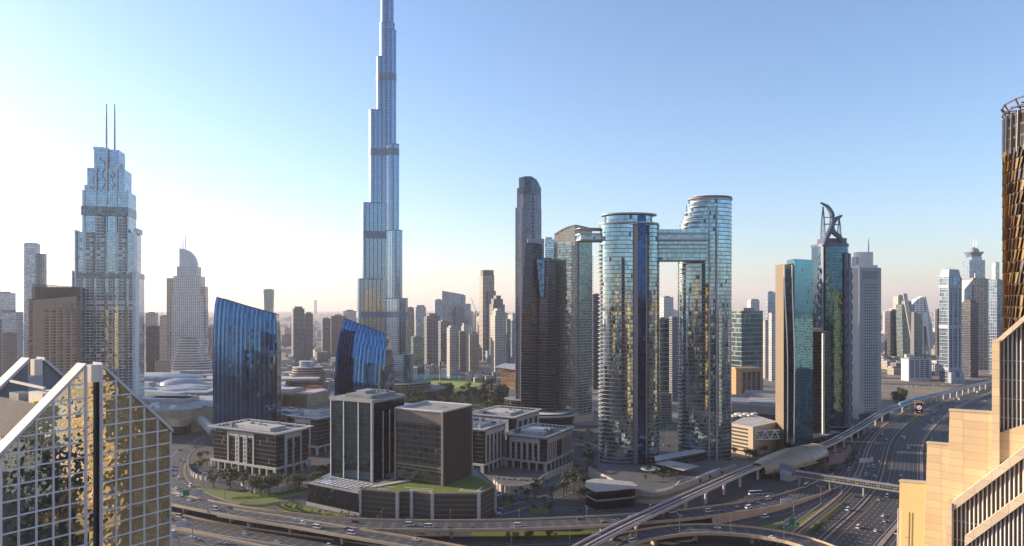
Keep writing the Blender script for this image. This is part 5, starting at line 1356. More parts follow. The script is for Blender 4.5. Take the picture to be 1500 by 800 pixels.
def twin_spire():
    Y = 2000.0; t = thing("twin_spired_tower", "blue winged tower with two pointed spires above the tan striped tower", "tower", (X(1435, Y), Y, 0))
    for a, b, dy in ((1420, 1441, 0), (1440, 1449, 30)):
        x0, x1 = X(a, Y), X(b, Y)
        m = MB(); m.prism([(x0, Y+dy), (x1, Y+dy-6), (x1, Y+dy+30), (x0, Y+dy+30)], 0, Z(381, Y), 0, 1); m.build("tower_body", [style("blue"), ROOFM], t)
        m = MB(); w = x1-x0
        m.prism(rect((x0+x1)/2, Y+dy+12, w*.7, 26), Z(381, Y), Z(376, Y), 0, 1); m.prism(rect((x0+x1)/2, Y+dy+12, w*.6, 22), Z(376, Y), Z(369, Y), 0, 1, poly2=rect((x0+x1)/2, Y+dy+12, w*.98, 30)); m.build("winged_crown", [style("blue"), GREY], t)
        c = (x0+x1)/2
        m = MB(); m.prism(ell(c, Y+dy+12, 5, 5, 12), Z(369, Y), Z(365, Y), 0, poly2=ell(c, Y+dy+12, 8, 8, 12)); m.prism(ell(c, Y+dy+12, 8, 8, 12), Z(365, Y), Z(361, Y), 0, poly2=ell(c, Y+dy+12, .8, .8, 12)); m.tube([(c, Y+dy+12, Z(361, Y)), (c, Y+dy+12, Z(350, Y))], [1.2, .5], 6); m.build("spire", STEEL, t)
twin_spire()
T("pale blue tower close beside the twin-spired tower", 1453, 1464, 385, 2050, "paleblue", .3)
T("blue-grey balconied slab before the bronze scaled tower", 1448, 1472, 411, 1600, "bluestripe", .3)
T("tall grey-blue slab filling the gap behind the white grid tower's shaded side", 1283, 1290, 400, 1400, "paleblue", .1)

# ---------------------------------------------------------------- round striped office, mall, opera hall, low blocks
def round_office():
    Y = 1240.0; x = X(451, Y)
    t = thing("round_striped_office", "round low office with stacked brown balcony bands and a glass drum on its roof", "office building", (x, Y, 0))
    m = MB(); 
    for k in range(11):
        z = k*4.2; a = 31+.25*k if k < 9 else 31-2*(k-8)
        m.prism(ell(x, Y, a, 26, 40), z, z+1.9, 0); m.prism(ell(x, Y, a-1.6, 24.4, 40), z+1.9, z+4.2, 1, bottom=False, cap=False)
    m.prism(ell(x, Y, 27, 22, 40), 46.2, 47.5, 2)
    m.build("banded_body", [matte("band_brown", (.42, .34, .27)), facade("round_glass", (.1, .1, .1), (.25, .22, .2), fl=4.2, slab=.2, bay=2.5, mull=.2), ROOFW], t)
    m = MB(); m.prism(ell(x-2, Y, 13, 11, 28), 47.5, 58, 0, 1); m.build("roof_drum", [style("paleblue"), ROOFW], t)
round_office()
def mall():
    t = thing("shopping_mall", "vast white-roofed shopping mall with domes, skylights and a curved tan entrance wall", "mall", (-480, 1000, 0))
    w = matte("mall_tan_wall", (.46, .35, .23), .7, .12)
    A = [(-640, 830)]+spline([(-640, 830), (-520, 812), (-455, 822), (-400, 850)], 12)[1:]
    back = [(-330, 960), (-430, 1330), (-830, 1330), (-760, 900)]
    m = MB(); m.prism(A+back, 0, 29, 0, 1); m.build("mall_body", [w, matte("mall_roof", (.34, .335, .33), .8, .35, .05, streak=False)], t)
    ent = spline([G(222, 628), G(250, 638), G(275, 636), G(300, 622)], 4)
    m = MB(); wallstrip(m, ent, -3, 0, 11, 20); m.build("curved_fascia", matte("fascia_gold", (.55, .42, .27), .6), t)
    m = MB(); wallstrip(m, ent, -2.6, -1, 0, 10.9); m.build("entrance_glazing", OFFGLASS, t)
    rng = random.Random(11)
    roofc = [ROOFW, matte("mall_roof_grey", (.26, .265, .28), .6, .3, .1, streak=False), matte("mall_roof_metal", (.36, .37, .39), .45, .25, .1, metal=.4)]
    for k in range(46):
        y = rng.uniform(850, 1310); x = rng.uniform(-.545*y-60, -.47*y+40) if k % 3 else rng.uniform(-.40*y, -.30*y)
        if x > -340 or (y < 900 and x > -420): continue
        m = MB(); m.prism(rect(x, y, rng.uniform(20, 80), rng.uniform(12, 40), rng.uniform(-.5, .3)), 29, 29+rng.choice((1.5, 2.5, 4, 6)), 0); m.build("roof_panel", roofc[k % 3], t)
    for x, y, a, b, h in ((-610, 1210, 60, 34, 9), (-545, 1130, 34, 22, 10), (-470, 1180, 44, 20, 7), (-500, 1040, 40, 18, 5), (-590, 1040, 46, 24, 6)):
        m = MB()
        for j in range(5):
            f0, f1 = cos(j/5*pi/2), cos((j+1)/5*pi/2)
            m.prism(ell(x, y, a*f0, b*f0, 28, .3), 29+h*sin(j/5*pi/2), 29+h*sin((j+1)/5*pi/2), 0, poly2=ell(x, y, max(a*f1, .5), max(b*f1, .5), 28, .3), bottom=False, cap=j == 4)
        m.build("roof_dome", roofc[2], t)
    for k in range(40):
        y = rng.uniform(840, 1250); x = rng.uniform(-.56*y, -.44*y)
        m = MB(); m.prism(rect(x, y, rng.uniform(3, 8), rng.uniform(3, 6), .2), 29, 33, 0); m.build("rooftop_unit", GREY if k % 2 else WHITE, t)
    s = thing("tubular_footbridge", "ribbed metal tube footbridge leading from the mall to the taller blue tower", "footbridge", (-330, 800, 0))
    p = spline([(*G(281, 610, 13), 14), (*G(296, 618, 13), 14), (*G(314, 634, 13), 13)], 4)
    m = MB(); m.tube(p, 5.2, 14); m.build("tube_shell", matte("tube_metal", (.42, .41, .40), .4, .1, metal=.5), s)
    m = MB()
    for a, b in zip(p[::1], p[1:]): m.tube([a, tuple(Vector(a)+(Vector(b)-Vector(a)).normalized()*1.0)], 5.5, 14)
    m.build("rib_cladding", matte("rib_pale", (.6, .58, .55), .4), s)
    for q in (p[len(p)//3], p[-3]): m = MB(); m.box(q[0], q[1], 0, 2, 2, 9); m.build("bridge_pier", CONC, s)
mall()
def red_mall():
    t = thing("market_hall", "low hall with patched red and grey roof behind the columned offices", "hall", (X(445, 1130), 1130, 0))
    Y0 = 1080
    m = MB(); m.prism([(X(410, Y0), Y0), (X(450, Y0-20), Y0-20), (X(482, Y0+40), Y0+40), (X(470, 1200), 1200), (X(411, 1190), 1190)], 0, 18, 0, 1)
    m.build("body", [TAN, matte("red_roof", (.42, .17, .11), .8, .5, .06, streak=False)], t)
    m = MB(); m.prism([(X(430, Y0-10), Y0-5), (X(452, Y0-18), Y0-18), (X(478, Y0+38), Y0+38), (X(470, 1140), 1140)], 18, 20.5, 0); m.build("roof_panel", matte("patch_grey", (.4, .38, .37), .7), t)
    s = thing("black_shop_box", "black shop box with a small white cross-in-square sign and gold-glazed front", "shop", (X(430, 860), 860, 0))
    Y1 = 860; m = MB(); m.prism([(X(412, Y1), Y1), (X(452, Y1-10), Y1-10), (X(455, 900), 900), (X(413, 905), 905)], 0, 21, 0, 1); m.build("body", [DARK, ROOFM], s)
    m = MB(); m.prism([(X(414, Y1-1.5), Y1-1.5), (X(431, Y1-6), Y1-6), (X(431, Y1-4), Y1-4), (X(414, Y1), Y1)], 0, 14, 0); m.build("gold_glazing", facade("gold_shop_glass", (.55, .42, .2), (.2, .15, .1), fl=3.5, slab=.2, bay=2.5, mull=.15, metal=.9), s)
    xs = X(441, Y1-9)
    m = MB(); m.prism(rect(xs, Y1-8.4, 5.2, .4, -.25), 13, 18, 0); m.build("sign_board", matte("sign_white", (.8, .8, .8), .5, .02), s)
    m = MB(); m.prism(rect(xs-.05, Y1-8.75, 2.6, .2, -.25), 15.1, 15.9, 0); m.prism(rect(xs-.05, Y1-8.78, .8, .2, -.25), 14.1, 16.9, 0); m.build("sign_lettering", DARK, s)
red_mall()
def opera():
    Y = 1330.0
    t = thing("opera_hall", "boat-shaped opera hall with slanting wooden prow and broad white roof", "opera house", (X(745, Y), Y, 0))
    m = MB(); r = []
    for z, a in ((0, 736), (18, 733.5), (34, 730.5)):
        r.append(([(X(a, Y), Y), (X(758, Y), Y-22), (X(766, Y), Y+60), (X(742, Y), Y+60)], z))
    loft(m, r, 0, 1); m.build("wooden_hull", [facade("opera_wood", (.16, .12, .08), (.42, .27, .15), fl=9, slab=.6, bay=2.4, mull=.9, metal=.6), ROOFW], t)
    m = MB(); m.prism([(X(725, Y), Y-2), (X(758, Y), Y-28), (X(768, Y), Y+64), (X(738, Y), Y+64)], [39, 35, 37, 40], [40.5, 36.5, 38.5, 41.5], 0); m.build("white_roof", ROOFW, t)
    m = MB(); m.prism([(X(731, Y), Y+2), (X(757, Y), Y-19), (X(764, Y), Y+56), (X(740, Y), Y+56)], 34, [39, 35, 37, 40], 0); m.build("clerestory_glazing", style("dark"), t)
opera()
def orange_box():
    Y = 1130.0; f = Fr(X(1094, Y), Y, .35)
    t = thing("sunlit_orange_block", "small sunlit orange building with tall framed openings behind the tan parking block", "building", (f.x, f.y, 0))
    m = MB(); m.prism(f.r(-21, 21, -12, 16), 0, Z(540, Y), 0, 1); m.build("body", [matte("orange_render", (.50, .27, .12), .7), ROOFM], t)
    for k in range(4):
        m = MB(); m.prism(f.r(-18+9.6*k, -11.5+9.6*k, -12.4, -11.9), 16, Z(544, Y), 0); m.build("window_glazing", style("dark"), t)
    m = MB(); m.prism(f.r(-22, 22, -13, 17), Z(540, Y), Z(538, Y), 0); m.build("cornice", matte("orange_cornice", (.55, .34, .18)), t)
orange_box()
def grey_mall():
    t = thing("grey_mall_hall", "long low grey hall with striped roof lights between the orange block and the parking block", "hall", (X(1105, 960), 960, 0))
    m = MB(); m.prism([(X(1068, 920), 920), (X(1140, 890), 890), (X(1150, 1010), 1010), (X(1062, 1020), 1020)], 0, 26, 0, 1); m.build("body", [matte("hall_grey", (.33, .31, .30)), ROOFM], t)
    m = MB(); m.prism([(X(1068.5, 919), 919), (X(1140, 889), 889), (X(1140, 891), 891), (X(1068.5, 922), 922)], 8, 15, 0); m.build("glazing", style("dark"), t)
    for k in range(5):
        y = 925+17*k; m = MB(); m.prism([(X(1098, y), y), (X(1140, y-10), y-10), (X(1140, y), y+2), (X(1098, y+12), y+12)], 26, 27.5, 0); m.build("roof_light", ROOFW, t)
    m = MB(); m.prism([(X(1090, 985), 985), (X(1140, 960), 960), (X(1146, 1000), 1000), (X(1092, 1015), 1015)], 26, 33, 0, 1); m.build("upper_hall", [CONC, ROOFM], t)
grey_mall()
def tan_parking():
    Y = 735.0
    t = thing("tan_parking_block", "tan multi-storey parking block with white slatted openings beside the kinked tower", "parking building", (X(1100, Y), Y, 0))
    a, b, c, d = (X(1070, 735), 735), (X(1103, 712), 712), (X(1140, 745), 745), (X(1100, 800), 800)
    m = MB(); m.prism([a, b, c, d], 0, 31, 0, 1); m.build("body", [matte("parking_tan", (.47, .36, .25), .7, .1), ROOFW], t)
    dv = (Vector(b)-Vector(a)).normalized(); n = Vector((dv.y, -dv.x)); L = (Vector(b)-Vector(a)).length
    m = MB()
    for k in range(7):
        p = [Vector(a)+dv*1.5+n*.3, Vector(a)+dv*(L*.78)+n*.3, Vector(a)+dv*(L*.78)-n*.1, Vector(a)+dv*1.5-n*.1]; m.prism([tuple(q) for q in p], 3+3.9*k, 4.7+3.9*k, 0)
    m.build("opening_grille", DARK, t)
    for k in range(6):
        m = MB(); q = G(1078+6*k, 612-(k % 2)*2.5, 31); m.prism(rect(q[0], q[1]+8, 8, 4, .5), 31, 33.2, 0); m.build("rooftop_unit", WHITE, t)
    s = thing("truss_footbridge", "glazed footbridge with white zigzag truss joining the parking block to the kinked tower", "footbridge", (X(1122, 720), 720, 0))
    y0 = 716; x0, x1 = X(1106, y0), X(1142, y0+6)
    m = MB(); m.prism([(x0, y0), (x1, y0+6), (x1, y0+11), (x0, y0+5)], 17, 26, 0, 1); m.build("deck_body", [style("teal"), CONC], s)
    m = MB(); m.beam((x0, y0-.4, 17), (x1, y0+5.6, 17), .8, .8); m.beam((x0, y0-.4, 26), (x1, y0+5.6, 26), .8, .8)
    for k in range(5):
        xa, xb = x0+(x1-x0)*k/5, x0+(x1-x0)*(k+1)/5; za, zb = (17, 26) if k % 2 else (26, 17)
        m.beam((xa, y0-.4+6*k/5, za), (xb, y0-.4+6*(k+1)/5, zb), .7, .7)
    m.build("truss_lattice", WHITE, s)
tan_parking()
def red_disc_sign():
    q = G(1254, 640); t = thing("round_roof_sign", "round pinkish-red sign disc with white bars standing beside the horned tower", "sign", (*q, 0))
    m = MB(); m.box(q[0], q[1]+2, 0, 14, 8, 5); m.build("kiosk", [CONC], t)
    m = MB(); pts = [(q[0]+4.5*cos(a), q[1]-2.4, 9.2+4.5*sin(a)) for a in [2*pi*k/24 for k in range(24)]]; extrude(m, pts, (0, 1.0, 0)); m.build("sign_disc", matte("sign_red", (.5, .12, .10), .5, .05), t)
    m = MB()
    for k in (-1, 0, 1): m.beam((q[0]-2.4, q[1]-2.5, 9.2+k*1.7), (q[0]+2.4, q[1]-2.5, 9.2+k*1.7), .1, .6)
    m.build("sign_lettering", WHITE, t)
red_disc_sign()

# low neighbourhoods: every house a thing, one body with its roof parapet
def houses(n, pxr, Yr, hr, label, group, cols, seed, sz=(8, 18), avoid=()):
    rng = random.Random(seed); k = 0; placed = []
    while k < n:
        Y = rng.uniform(*Yr); p = rng.uniform(*pxr); x = X(p, Y)
        if any(a[0] < p < a[1] and a[2] < Y < a[3] for a in avoid): k += 1; continue
        w, d = rng.uniform(*sz), rng.uniform(*sz); rot = rng.choice((.2, .2+.1, -.1))
        if any(abs(x-q[0]) < (w+q[2])*.62 and abs(Y-q[1]) < (d+q[3])*.62 for q in placed): k += .2; continue
        placed.append((x, Y, w, d))
        h = rng.uniform(*hr); t = thing("house", label, "house", (x, Y, 0), group)
        m = MB(); m.prism(rect(x, Y, w, d, rot), 0, h, 0, 1); f = Fr(x, Y, rot)
        if rng.random() < .7: m.prism(f.r(-w*.5+.1, w*.1, -d*.3, d*.45), h, h+rng.uniform(2.5, 5), 0, 1)
        m.build("house_body", [style(rng.choice(cols)), ROOFW], t)
        k += 1
houses(75, (412, 500), (1290, 1800), (9, 22), "low sand-coloured house in the old-town cluster behind the round striped office", "old-town houses behind the round office", ("sand", "cream", "sand"), 5, (12, 26), avoid=((424, 478, 1200, 1300),))
houses(32, (600, 658), (1580, 1680), (10, 18), "low pale lake house in the row beyond the lawn and the lake", "lake houses beyond the lawn", ("cream", "white", "cream"), 6, (10, 20))
houses(40, (686, 735), (1400, 1560), (6, 16), "small pale building in the cluster between the lawn and the wooden opera hall", "pale buildings by the opera hall", ("cream", "white", "sand"), 8, (9, 18))
houses(34, (1290, 1375), (1560, 1900), (8, 24), "low building on the sandy lots behind the louvred white block", "low buildings on the sandy lots", ("sand", "greybrown", "white"), 9, (16, 34))
# far quarter: separate blocks out to the haze
def far_blocks(n, seed):
    rng = random.Random(seed); made = 0
    me = {}
    for k in range(n):
        Y = rng.uniform(1900, 4600); p = rng.uniform(200, 1480)
        if rng.random() < .3: p = rng.uniform(200, 760)
        elif rng.random() < .3: p = rng.uniform(590, 760)
        x = X(p, Y); hi = rng.random()
        h = 12+rng.random()**2.4*(50 if p < 560 else 150)
        w, d = rng.uniform(18, 46), rng.uniform(16, 40)
        o = None
        m = MB(); m.prism(rect(0, 0, w, d, rng.uniform(-.2, .6)), 0, h, 0, 1)
        if h > 40: m.prism(rect(0, 0, w*.5, d*.5, .2), h, h+5, 0, 1)
        o = m.build("city_block", [style(rng.choice(("sand", "cream", "greybrown", "blue", "paleblue", "white", "paleblue"))), ROOFM])
        o.location = (x, Y, 0)
        tag(o, "distant hazy block in the far quarter of the city", "building", "far blocks fading into the haze")
far_blocks(285, 21)
def far_carpet():
    rng = random.Random(33); m = MB()
    for k in range(2600):
        Y = 2300+rng.random()**1.3*14000; x = rng.uniform(-.95, 1.0)*Y
        h = 6+rng.random()**4*(26+18*(Y > 4000)); w = rng.uniform(14, 60)
        m.prism(rect(x, Y, w, rng.uniform(14, 50), rng.uniform(-.2, .5)), 0, h, k % 3, 2+0*k, bottom=False)
    struct(m.build("far_city_sprawl", [style("sand"), style("cream"), ROOFW]), "stuff")
far_carpet()
# towers round the camera, outside the picture, that the glass reflects
def mirrored():
    rng = random.Random(2)
    row = [(265, 285, 40, 190), (338, 392, 44, 170), (418, 490, 44, 150), (498, 590, 46, 180), (585, 700, 48, 140), (180, 110, 36, 62)]
    lst = row+[(-260, -60, 34, 170), (-330, -190, 40, 120), (-180, -230, 36, 210), (-60, -150, 34, 130), (40, -260, 44, 190), (150, -170, 38, 150), (250, -300, 42, 230), (330, -130, 40, 120), (430, -260, 46, 180),
           (-420, -420, 50, 160), (-120, -480, 50, 240), (120, -520, 52, 150), (380, -520, 50, 200), (560, -420, 54, 140), (620, -180, 50, 180), (-520, -120, 46, 140), (260, 10, 40, 120), (300, 95, 32, 150), (420, 40, 44, 100), (520, 130, 40, 170), (170, 60, 26, 84), (390, 130, 40, 130), (210, 110, 24, 100), (-640, 60, 50, 120), (700, 60, 46, 120), (-300, -650, 60, 180), (300, -760, 60, 220), (0, -800, 70, 160), (680, -620, 60, 200), (-620, -620, 60, 210)]
    right = {(265, 285): "goldsand", (338, 392): "goldsand", (418, 490): "sand", (498, 590): "goldsand", (585, 700): "cream", (180, 110): "goldsand", (260, 10): "white", (300, 95): "white", (420, 40): "teal", (520, 130): "cream", (170, 60): "paleblue", (390, 130): "dark", (210, 110): "teal"}
    for x, y, w, h in ((-540, -30, 40, 150), (-620, -170, 44, 130), (-730, -300, 50, 180), (-820, -110, 46, 120), (-600, -330, 48, 200), (-480, -250, 40, 110), (-700, -500, 54, 150), (-380, -60, 30, 95), (-400, -330, 40, 170),
                       (190, -90, 34, 110), (290, -210, 40, 150), (360, -370, 44, 190), (470, -120, 40, 120), (200, -430, 46, 170), (540, -300, 48, 160), (330, -620, 56, 210), (90, -150, 34, 100), (160, -640, 50, 180), (450, -560, 50, 140), (250, -140, 30, 90), (640, -420, 50, 190)): lst.append((x, y, w, h)); right[(x, y)] = ("goldsand", "goldsand", "dark")[len(lst) % 3]
    for _ in range(34):
        x, y = rng.uniform(-950, 950), rng.uniform(-1100, -60)
        if hypot(x, y) < 110: continue
        lst.append((x, y, rng.uniform(30, 60), rng.uniform(35, 105)))
    sty = ("goldsand", "cream", "goldsand", "greybrown", "goldsand", "dark", "goldsand", "brown"); sty2 = ("dark", "greybrown", "brown", "teal", "goldsand")
    for i, (x, y, w, h) in enumerate(lst):
        t = thing("tower", "tower on the near side of the highway, seen only mirrored in the glass towers", "tower", (x, y, 0), "towers seen only as reflections")
        m = MB(); m.prism(rect(x, y, w, w*.8, (.98 if i < 6 else .62+rng.uniform(-.15, .15))), 0, h, 0, 1); m.build("tower_body", [style(right.get((x, y)) or (sty[i % 8] if i < 36 else sty2[i % 5])), ROOFM], t)
        m = MB(); m.prism(rect(x, y, w*.5, w*.4, .62), h, h+6, 0); m.build("roof_plant", CONC, t)
mirrored()
# ================================================================ ground, water, roads
def sheet(name, pts, z, mat, kind="structure"):
    m = MB(); n = len(pts)
    m.face([(p[0], p[1], z) for p in pts], [(p[0], p[1]) for p in pts])
    o = m.build(name, mat)
    if o.data.polygons[0].normal.z < 0: o.data.flip_normals()
    return struct(o, kind)
def ground_mat():
    n = N("city_ground"); p = n.pos()
    a = n.noise(.004, 5, p); b = n.noise(.035, 5, p)
    f = n.math('MINIMUM', n.math('MAXIMUM', n.math('MULTIPLY', n.math('SUBTRACT', a, .4), 5), 0), 1)
    c = n.mix(f, (.30, .24, .17), (.15, .14, .13)); c = n.mix(n.math('MULTIPLY', b, .7), c, (.10, .10, .085))
    return n.set(c, .9)
sheet("ground", ell(0, 0, 26000, 26000, 64), 0.0, ground_mat())
PAVE = matte("street_paving", (.055, .054, .054), .85, .35, .03, streak=False)
SAND = matte("sandy_ground", (.22, .17, .12), .95, .35, .02, streak=False)
PLAZA = matte("plaza_paving", (.12, .11, .10), .85, .3, .08, streak=False)
sheet("street_ground", [(-1500, -1500), (1500, -1500), (1500, 340), (335, 340), (-1500, 340)], .03, PAVE)
sheet("street_ground", [(-560, 360), (330, 360), (640, 900), (500, 1000), (120, 900), (-150, 900), (-560, 850)], .03, PAVE)
sheet("sandy_lot", [G(1292, 640), G(1345, 604), G(1460, 566), G(1460, 545), G(1300, 545), G(1285, 600)], .06, SAND)
sheet("park_ground", [G(590, 612), G(745, 605), G(735, 556), G(600, 553)], .06, matte("park_soil", (.06, .075, .03), .95, .3, .05, streak=False))
def water_mat():
    n = N("lake_water"); nz = n.noise(.25, 2, None, 1)
    d = n.vec('SCALE', n.vec('SUBTRACT', nz, (.5, .5, .5)), scale=.05)
    nn = n.vec('NORMALIZE', n.vec('ADD', n.n("ShaderNodeNewGeometry").outputs['Normal'], d))
    return n.set((.07, .26, .28), .08, 0, nn)
WAT = water_mat()
sheet("lake_water", [G(596, 559), G(640, 553.5), G(700, 556), G(735, 560), G(735, 555), G(690, 550.5), G(640, 549), G(600, 548)], .12, WAT)
sheet("lake_water", [G(470, 585), G(497, 585), G(497, 560), G(474, 562)], .12, WAT)
LIGHTLAWN = matte("oval_turf", (.19, .26, .045), .95, .25, .05, streak=False)
sheet("oval_lawn", ell(-118, 1393, 62, 76, 48), .2, LIGHTLAWN)
sheet("forecourt_plaza", [G(310, 690), G(455, 716), G(455, 680), G(400, 655), G(300, 668)], .08, PLAZA)
sheet("office_plaza", [G(690, 722), G(740, 728), G(850, 700), G(870, 670), G(700, 668)], .08, PLAZA)
sheet("station_plaza", [G(1180, 690), G(1240, 676), G(1262, 664), G(1240, 652), G(1190, 668)], .08, matte("red_paving", (.30, .17, .13), .85, .3, .1, streak=False))
HEDGE = matte("hedge_leaf", (.06, .085, .012), .9, .5, .9, streak=False)
for k, pts in enumerate((
    [(283, 706), (300, 716), (350, 722), (445, 716), (452, 722), (395, 733), (345, 738), (300, 730)],
    [(345, 740), (397, 731), (420, 734), (402, 743), (372, 747)],
    [(403, 743), (425, 732), (452, 743), (525, 760), (620, 764.5), (505, 765), (430, 754)],
    [(733, 737), (750, 733), (766, 744), (762, 751), (742, 748)],
    [(772, 740), (790, 734), (806, 744), (800, 754), (778, 751)],
    [(1104, 773), (1163, 760), (1236, 734), (1237, 741), (1205, 764), (1185, 787), (1137, 783)],
    [(1324, 619), (1344, 621), (1372, 606), (1372, 599), (1334, 600)],
    [(1352, 606), (1452, 580), (1452, 568), (1368, 595)],
    [(385, 792), (470, 803), (560, 812), (620, 803), (560, 793), (470, 783)],
    [(690, 785), (820, 790), (880, 778), (690, 776)])):
    sheet("lawn", [G(*p) for p in pts], .14+.004*k, LAWN)

def road_mat(name, width, lanes, yellow=True, solid=False, col=(.036, .036, .04)):
    n = N(name); u, v = n.uv(); p = n.pos()
    a = n.noise(.05, 4, p); st = n.noise(1.0, 3, n.comb(n.math('MULTIPLY', u, .9), n.math('MULTIPLY', v, .012)))
    f = n.math('ADD', n.math('MULTIPLY', a, .5), n.math('MULTIPLY', st, .6))
    tr = n.math('ABSOLUTE', n.math('SUBTRACT', n.math('FRACT', n.math('MULTIPLY', n.math('DIVIDE', u, (width-2.0)/lanes), 2.0)), .5))
    f = n.math('ADD', f, n.math('MULTIPLY', tr, .35))
    patch = n.white(n.comb(n.math('FLOOR', n.math('DIVIDE', u, (width-2.0)/lanes)), n.math('FLOOR', n.math('DIVIDE', v, 37.0))))[0]
    f = n.math('ADD', n.math('SUBTRACT', f, .1), n.math('MULTIPLY', n.math('GREATER_THAN', patch, .8), .25))
    c = n.mix(f, sc3(col, .55), sc3(col, 1.6))
    lw = (width-2.0)/lanes
    uu = n.math('DIVIDE', n.math('SUBTRACT', u, 1.0), lw)
    near = n.math('LESS_THAN', n.math('ABSOLUTE', n.math('SUBTRACT', n.math('FRACT', n.math('ADD', uu, .5)), .5)), .11/lw)
    dash = n.math('LESS_THAN', n.math('FRACT', n.math('DIVIDE', v, 9.0)), .36)
    inside = n.math('MULTIPLY', n.math('GREATER_THAN', u, 1.5), n.math('LESS_THAN', u, width-1.5))
    m1 = n.math('MULTIPLY', n.math('MULTIPLY', near, dash), inside)
    e1 = n.math('LESS_THAN', n.math('ABSOLUTE', n.math('SUBTRACT', u, .9)), .12)
    e2 = n.math('LESS_THAN', n.math('ABSOLUTE', n.math('SUBTRACT', u, width-.9)), .12)
    c = n.mix(m1, c, (.55, .55, .53)); c = n.mix(e2, c, (.5, .5, .48)); c = n.mix(e1, c, (.55, .34, .06) if yellow else (.5, .5, .48))
    return n.set(c, .75)
ROADS = {}
def road(name, key, path, width, lanes, z=.2, yellow=True):
    m = MB(); strip(m, path, -width/2, width/2, z); ROADS[key] = (path, width, lanes, z)
    return struct(m.build(name, road_mat("asphalt_"+key, width, lanes, yellow)))
KERB = matte("kerb_stone", (.36, .33, .29), .8)
def kerbs(path, width, z=.06):
    m = MB(); wallstrip(m, path, -width/2-.35, -width/2, 0, z+.28); struct(m.build("road_kerb", KERB))
    m = MB(); wallstrip(m, path, width/2, width/2+.35, 0, z+.28); struct(m.build("road_kerb", KERB))
def gp(pts, z=0.0): return [G(a, b, z) for a, b in pts]
szr = spline([(120, 320), (222, 446), (333, 586), (476, 815), (655, 1040), (812, 1205), (1000, 1385), (1330, 1660), (1900, 2100)], 14)
road("highway_road", "highway", szr, 24, 6, .24)
road("highway_road", "far_highway", offset(szr, 31), 24, 6, .24)
road("service_road", "service", offset(szr, -26), 13, 3, .24)
road("frontage_road", "frontage", offset(szr, -47), 9, 2, .24)
for d, w in ((14.2, 3), (-17, 1.2), (-36.5, 5)):
    m = MB(); wallstrip(m, szr, d-w/2, d+w/2, 0, .42); struct(m.build("median_kerb", matte("median_paving", (.30, .22, .18), .85)))
m = MB(); wallstrip(m, szr, -36.9, -35.9, .42, .9); h_ = m.build("flower_bed", matte("red_flowers", (.08, .028, .03), .9, .6, .5, streak=False)); struct(h_, "stuff")
blvd = spline(gp([(330, 628), (300, 643), (272, 660), (258, 682), (259, 704), (281, 722), (318, 738), (350, 745)]), 7)
road("boulevard_road", "boulevard", blvd, 17, 4, .22); kerbs(blvd, 17)
gard = spline(gp([(330, 742), (385, 740), (440, 731), (470, 722), (478, 705)]), 6)
road("garden_road", "garden", gard, 8, 2, .22)
c1 = spline(gp([(725, 752), (760, 742), (800, 731), (840, 715), (866, 698), (880, 680), (868, 655), (820, 640)]), 7)
road("plaza_road", "plaza", c1, 13, 3, .22); kerbs(c1, 13)
c2 = spline(gp([(728, 726), (760, 733), (800, 742), (850, 747), (905, 749), (1000, 746)]), 7)
road("cross_road", "cross", c2, 10, 2, .23)
r1 = spline(gp([(150, 741), (250, 762), (330, 778), (400, 789), (470, 799), (580, 815), (760, 840)]), 8)
road("lower_road", "lower", r1, 20, 5, .26)
r2 = spline(gp([(120, 757), (200, 774), (262, 786), (310, 795), (360, 805), (480, 830)]), 8)
road("slip_road", "slip", r2, 15, 4, .26)
r3 = spline(gp([(700, 800), (770, 795), (850, 793), (900, 786), (960, 771), (1010, 760), (1080, 752)]), 8)
road("underpass_road", "underpass", r3, 11, 2, .26)
r4 = spline(gp([(1000, 781), (1080, 765), (1160, 745), (1215, 722), (1262, 694)]), 8)
road("ramp_road", "ramp", r4, 12, 3, .27)
bus_loop = spline(gp([(1060, 737), (1100, 727), (1150, 724), (1182, 716), (1200, 700)]), 6)
road("station_road", "station", bus_loop, 12, 2, .23)
BARR = matte("barrier_tan", (.46, .36, .26), .75, .12, .15)
for path, ds in ((r1, (-10.6, 10.3)), (r2, (-8.0,))):
    for d in ds:
        m = MB(); wallstrip(m, path, d-.3, d+.3, 0, 1.3); tag(m.build("roadside_barrier", BARR), {(-10.6): "tan barrier on the flyover side of the lower road", 10.3: "tan barrier along the camera side of the lower road"}.get(d, "tan barrier between the lower road and the slip road at the picture's corner"), "barrier")

# ---------------------------------------------------------------- flyovers
def flyover(key, label, path, width, lanes, pier_at, thick=1.9, rail=1.15):
    q = path[len(path)//2]
    t = thing("flyover", label, "flyover", (q[0], q[1], 0))
    m = MB(); wallstrip(m, path, -width/2-.2, width/2+.2, -thick*.45, -.02); m.build("deck", BARR, t)
    m = MB(); wallstrip(m, path, -width/2+2.2, width/2-2.2, -thick, -thick*.46); m.build("girder", matte("girder_concrete", (.38, .31, .24), .8), t)
    m = MB(); strip(m, path, -width/2, width/2, .01); m.build("roadway", road_mat("flyover_asphalt_"+key, width, lanes), t)
    for s in (-1, 1):
        a, b = (-width/2-.25, -width/2+.25) if s < 0 else (width/2-.25, width/2+.25)
        m = MB(); wallstrip(m, path, a, b, .02, rail); m.build("parapet", BARR, t)
    for i in pier_at:
        i = int(i*(len(path)-1)); p, r = path[i], path[min(i+1, len(path)-1)]
        a = atan2(r[1]-p[1], r[0]-p[0]); top = p[2]-thick-.02
        if top < 2: continue
        m = MB(); m.prism(rect(p[0], p[1], 2.2, 3.6, a), 0, top-2.0, 0); m.prism(rect(p[0], p[1], 2.2, 3.6, a), top-2.0, top, 0, poly2=rect(p[0], p[1], 2.6, min(9, width*.6), a)); m.build("pier", BARR, t)
    ROADS[key] = (path, width, lanes, .02)
    return t
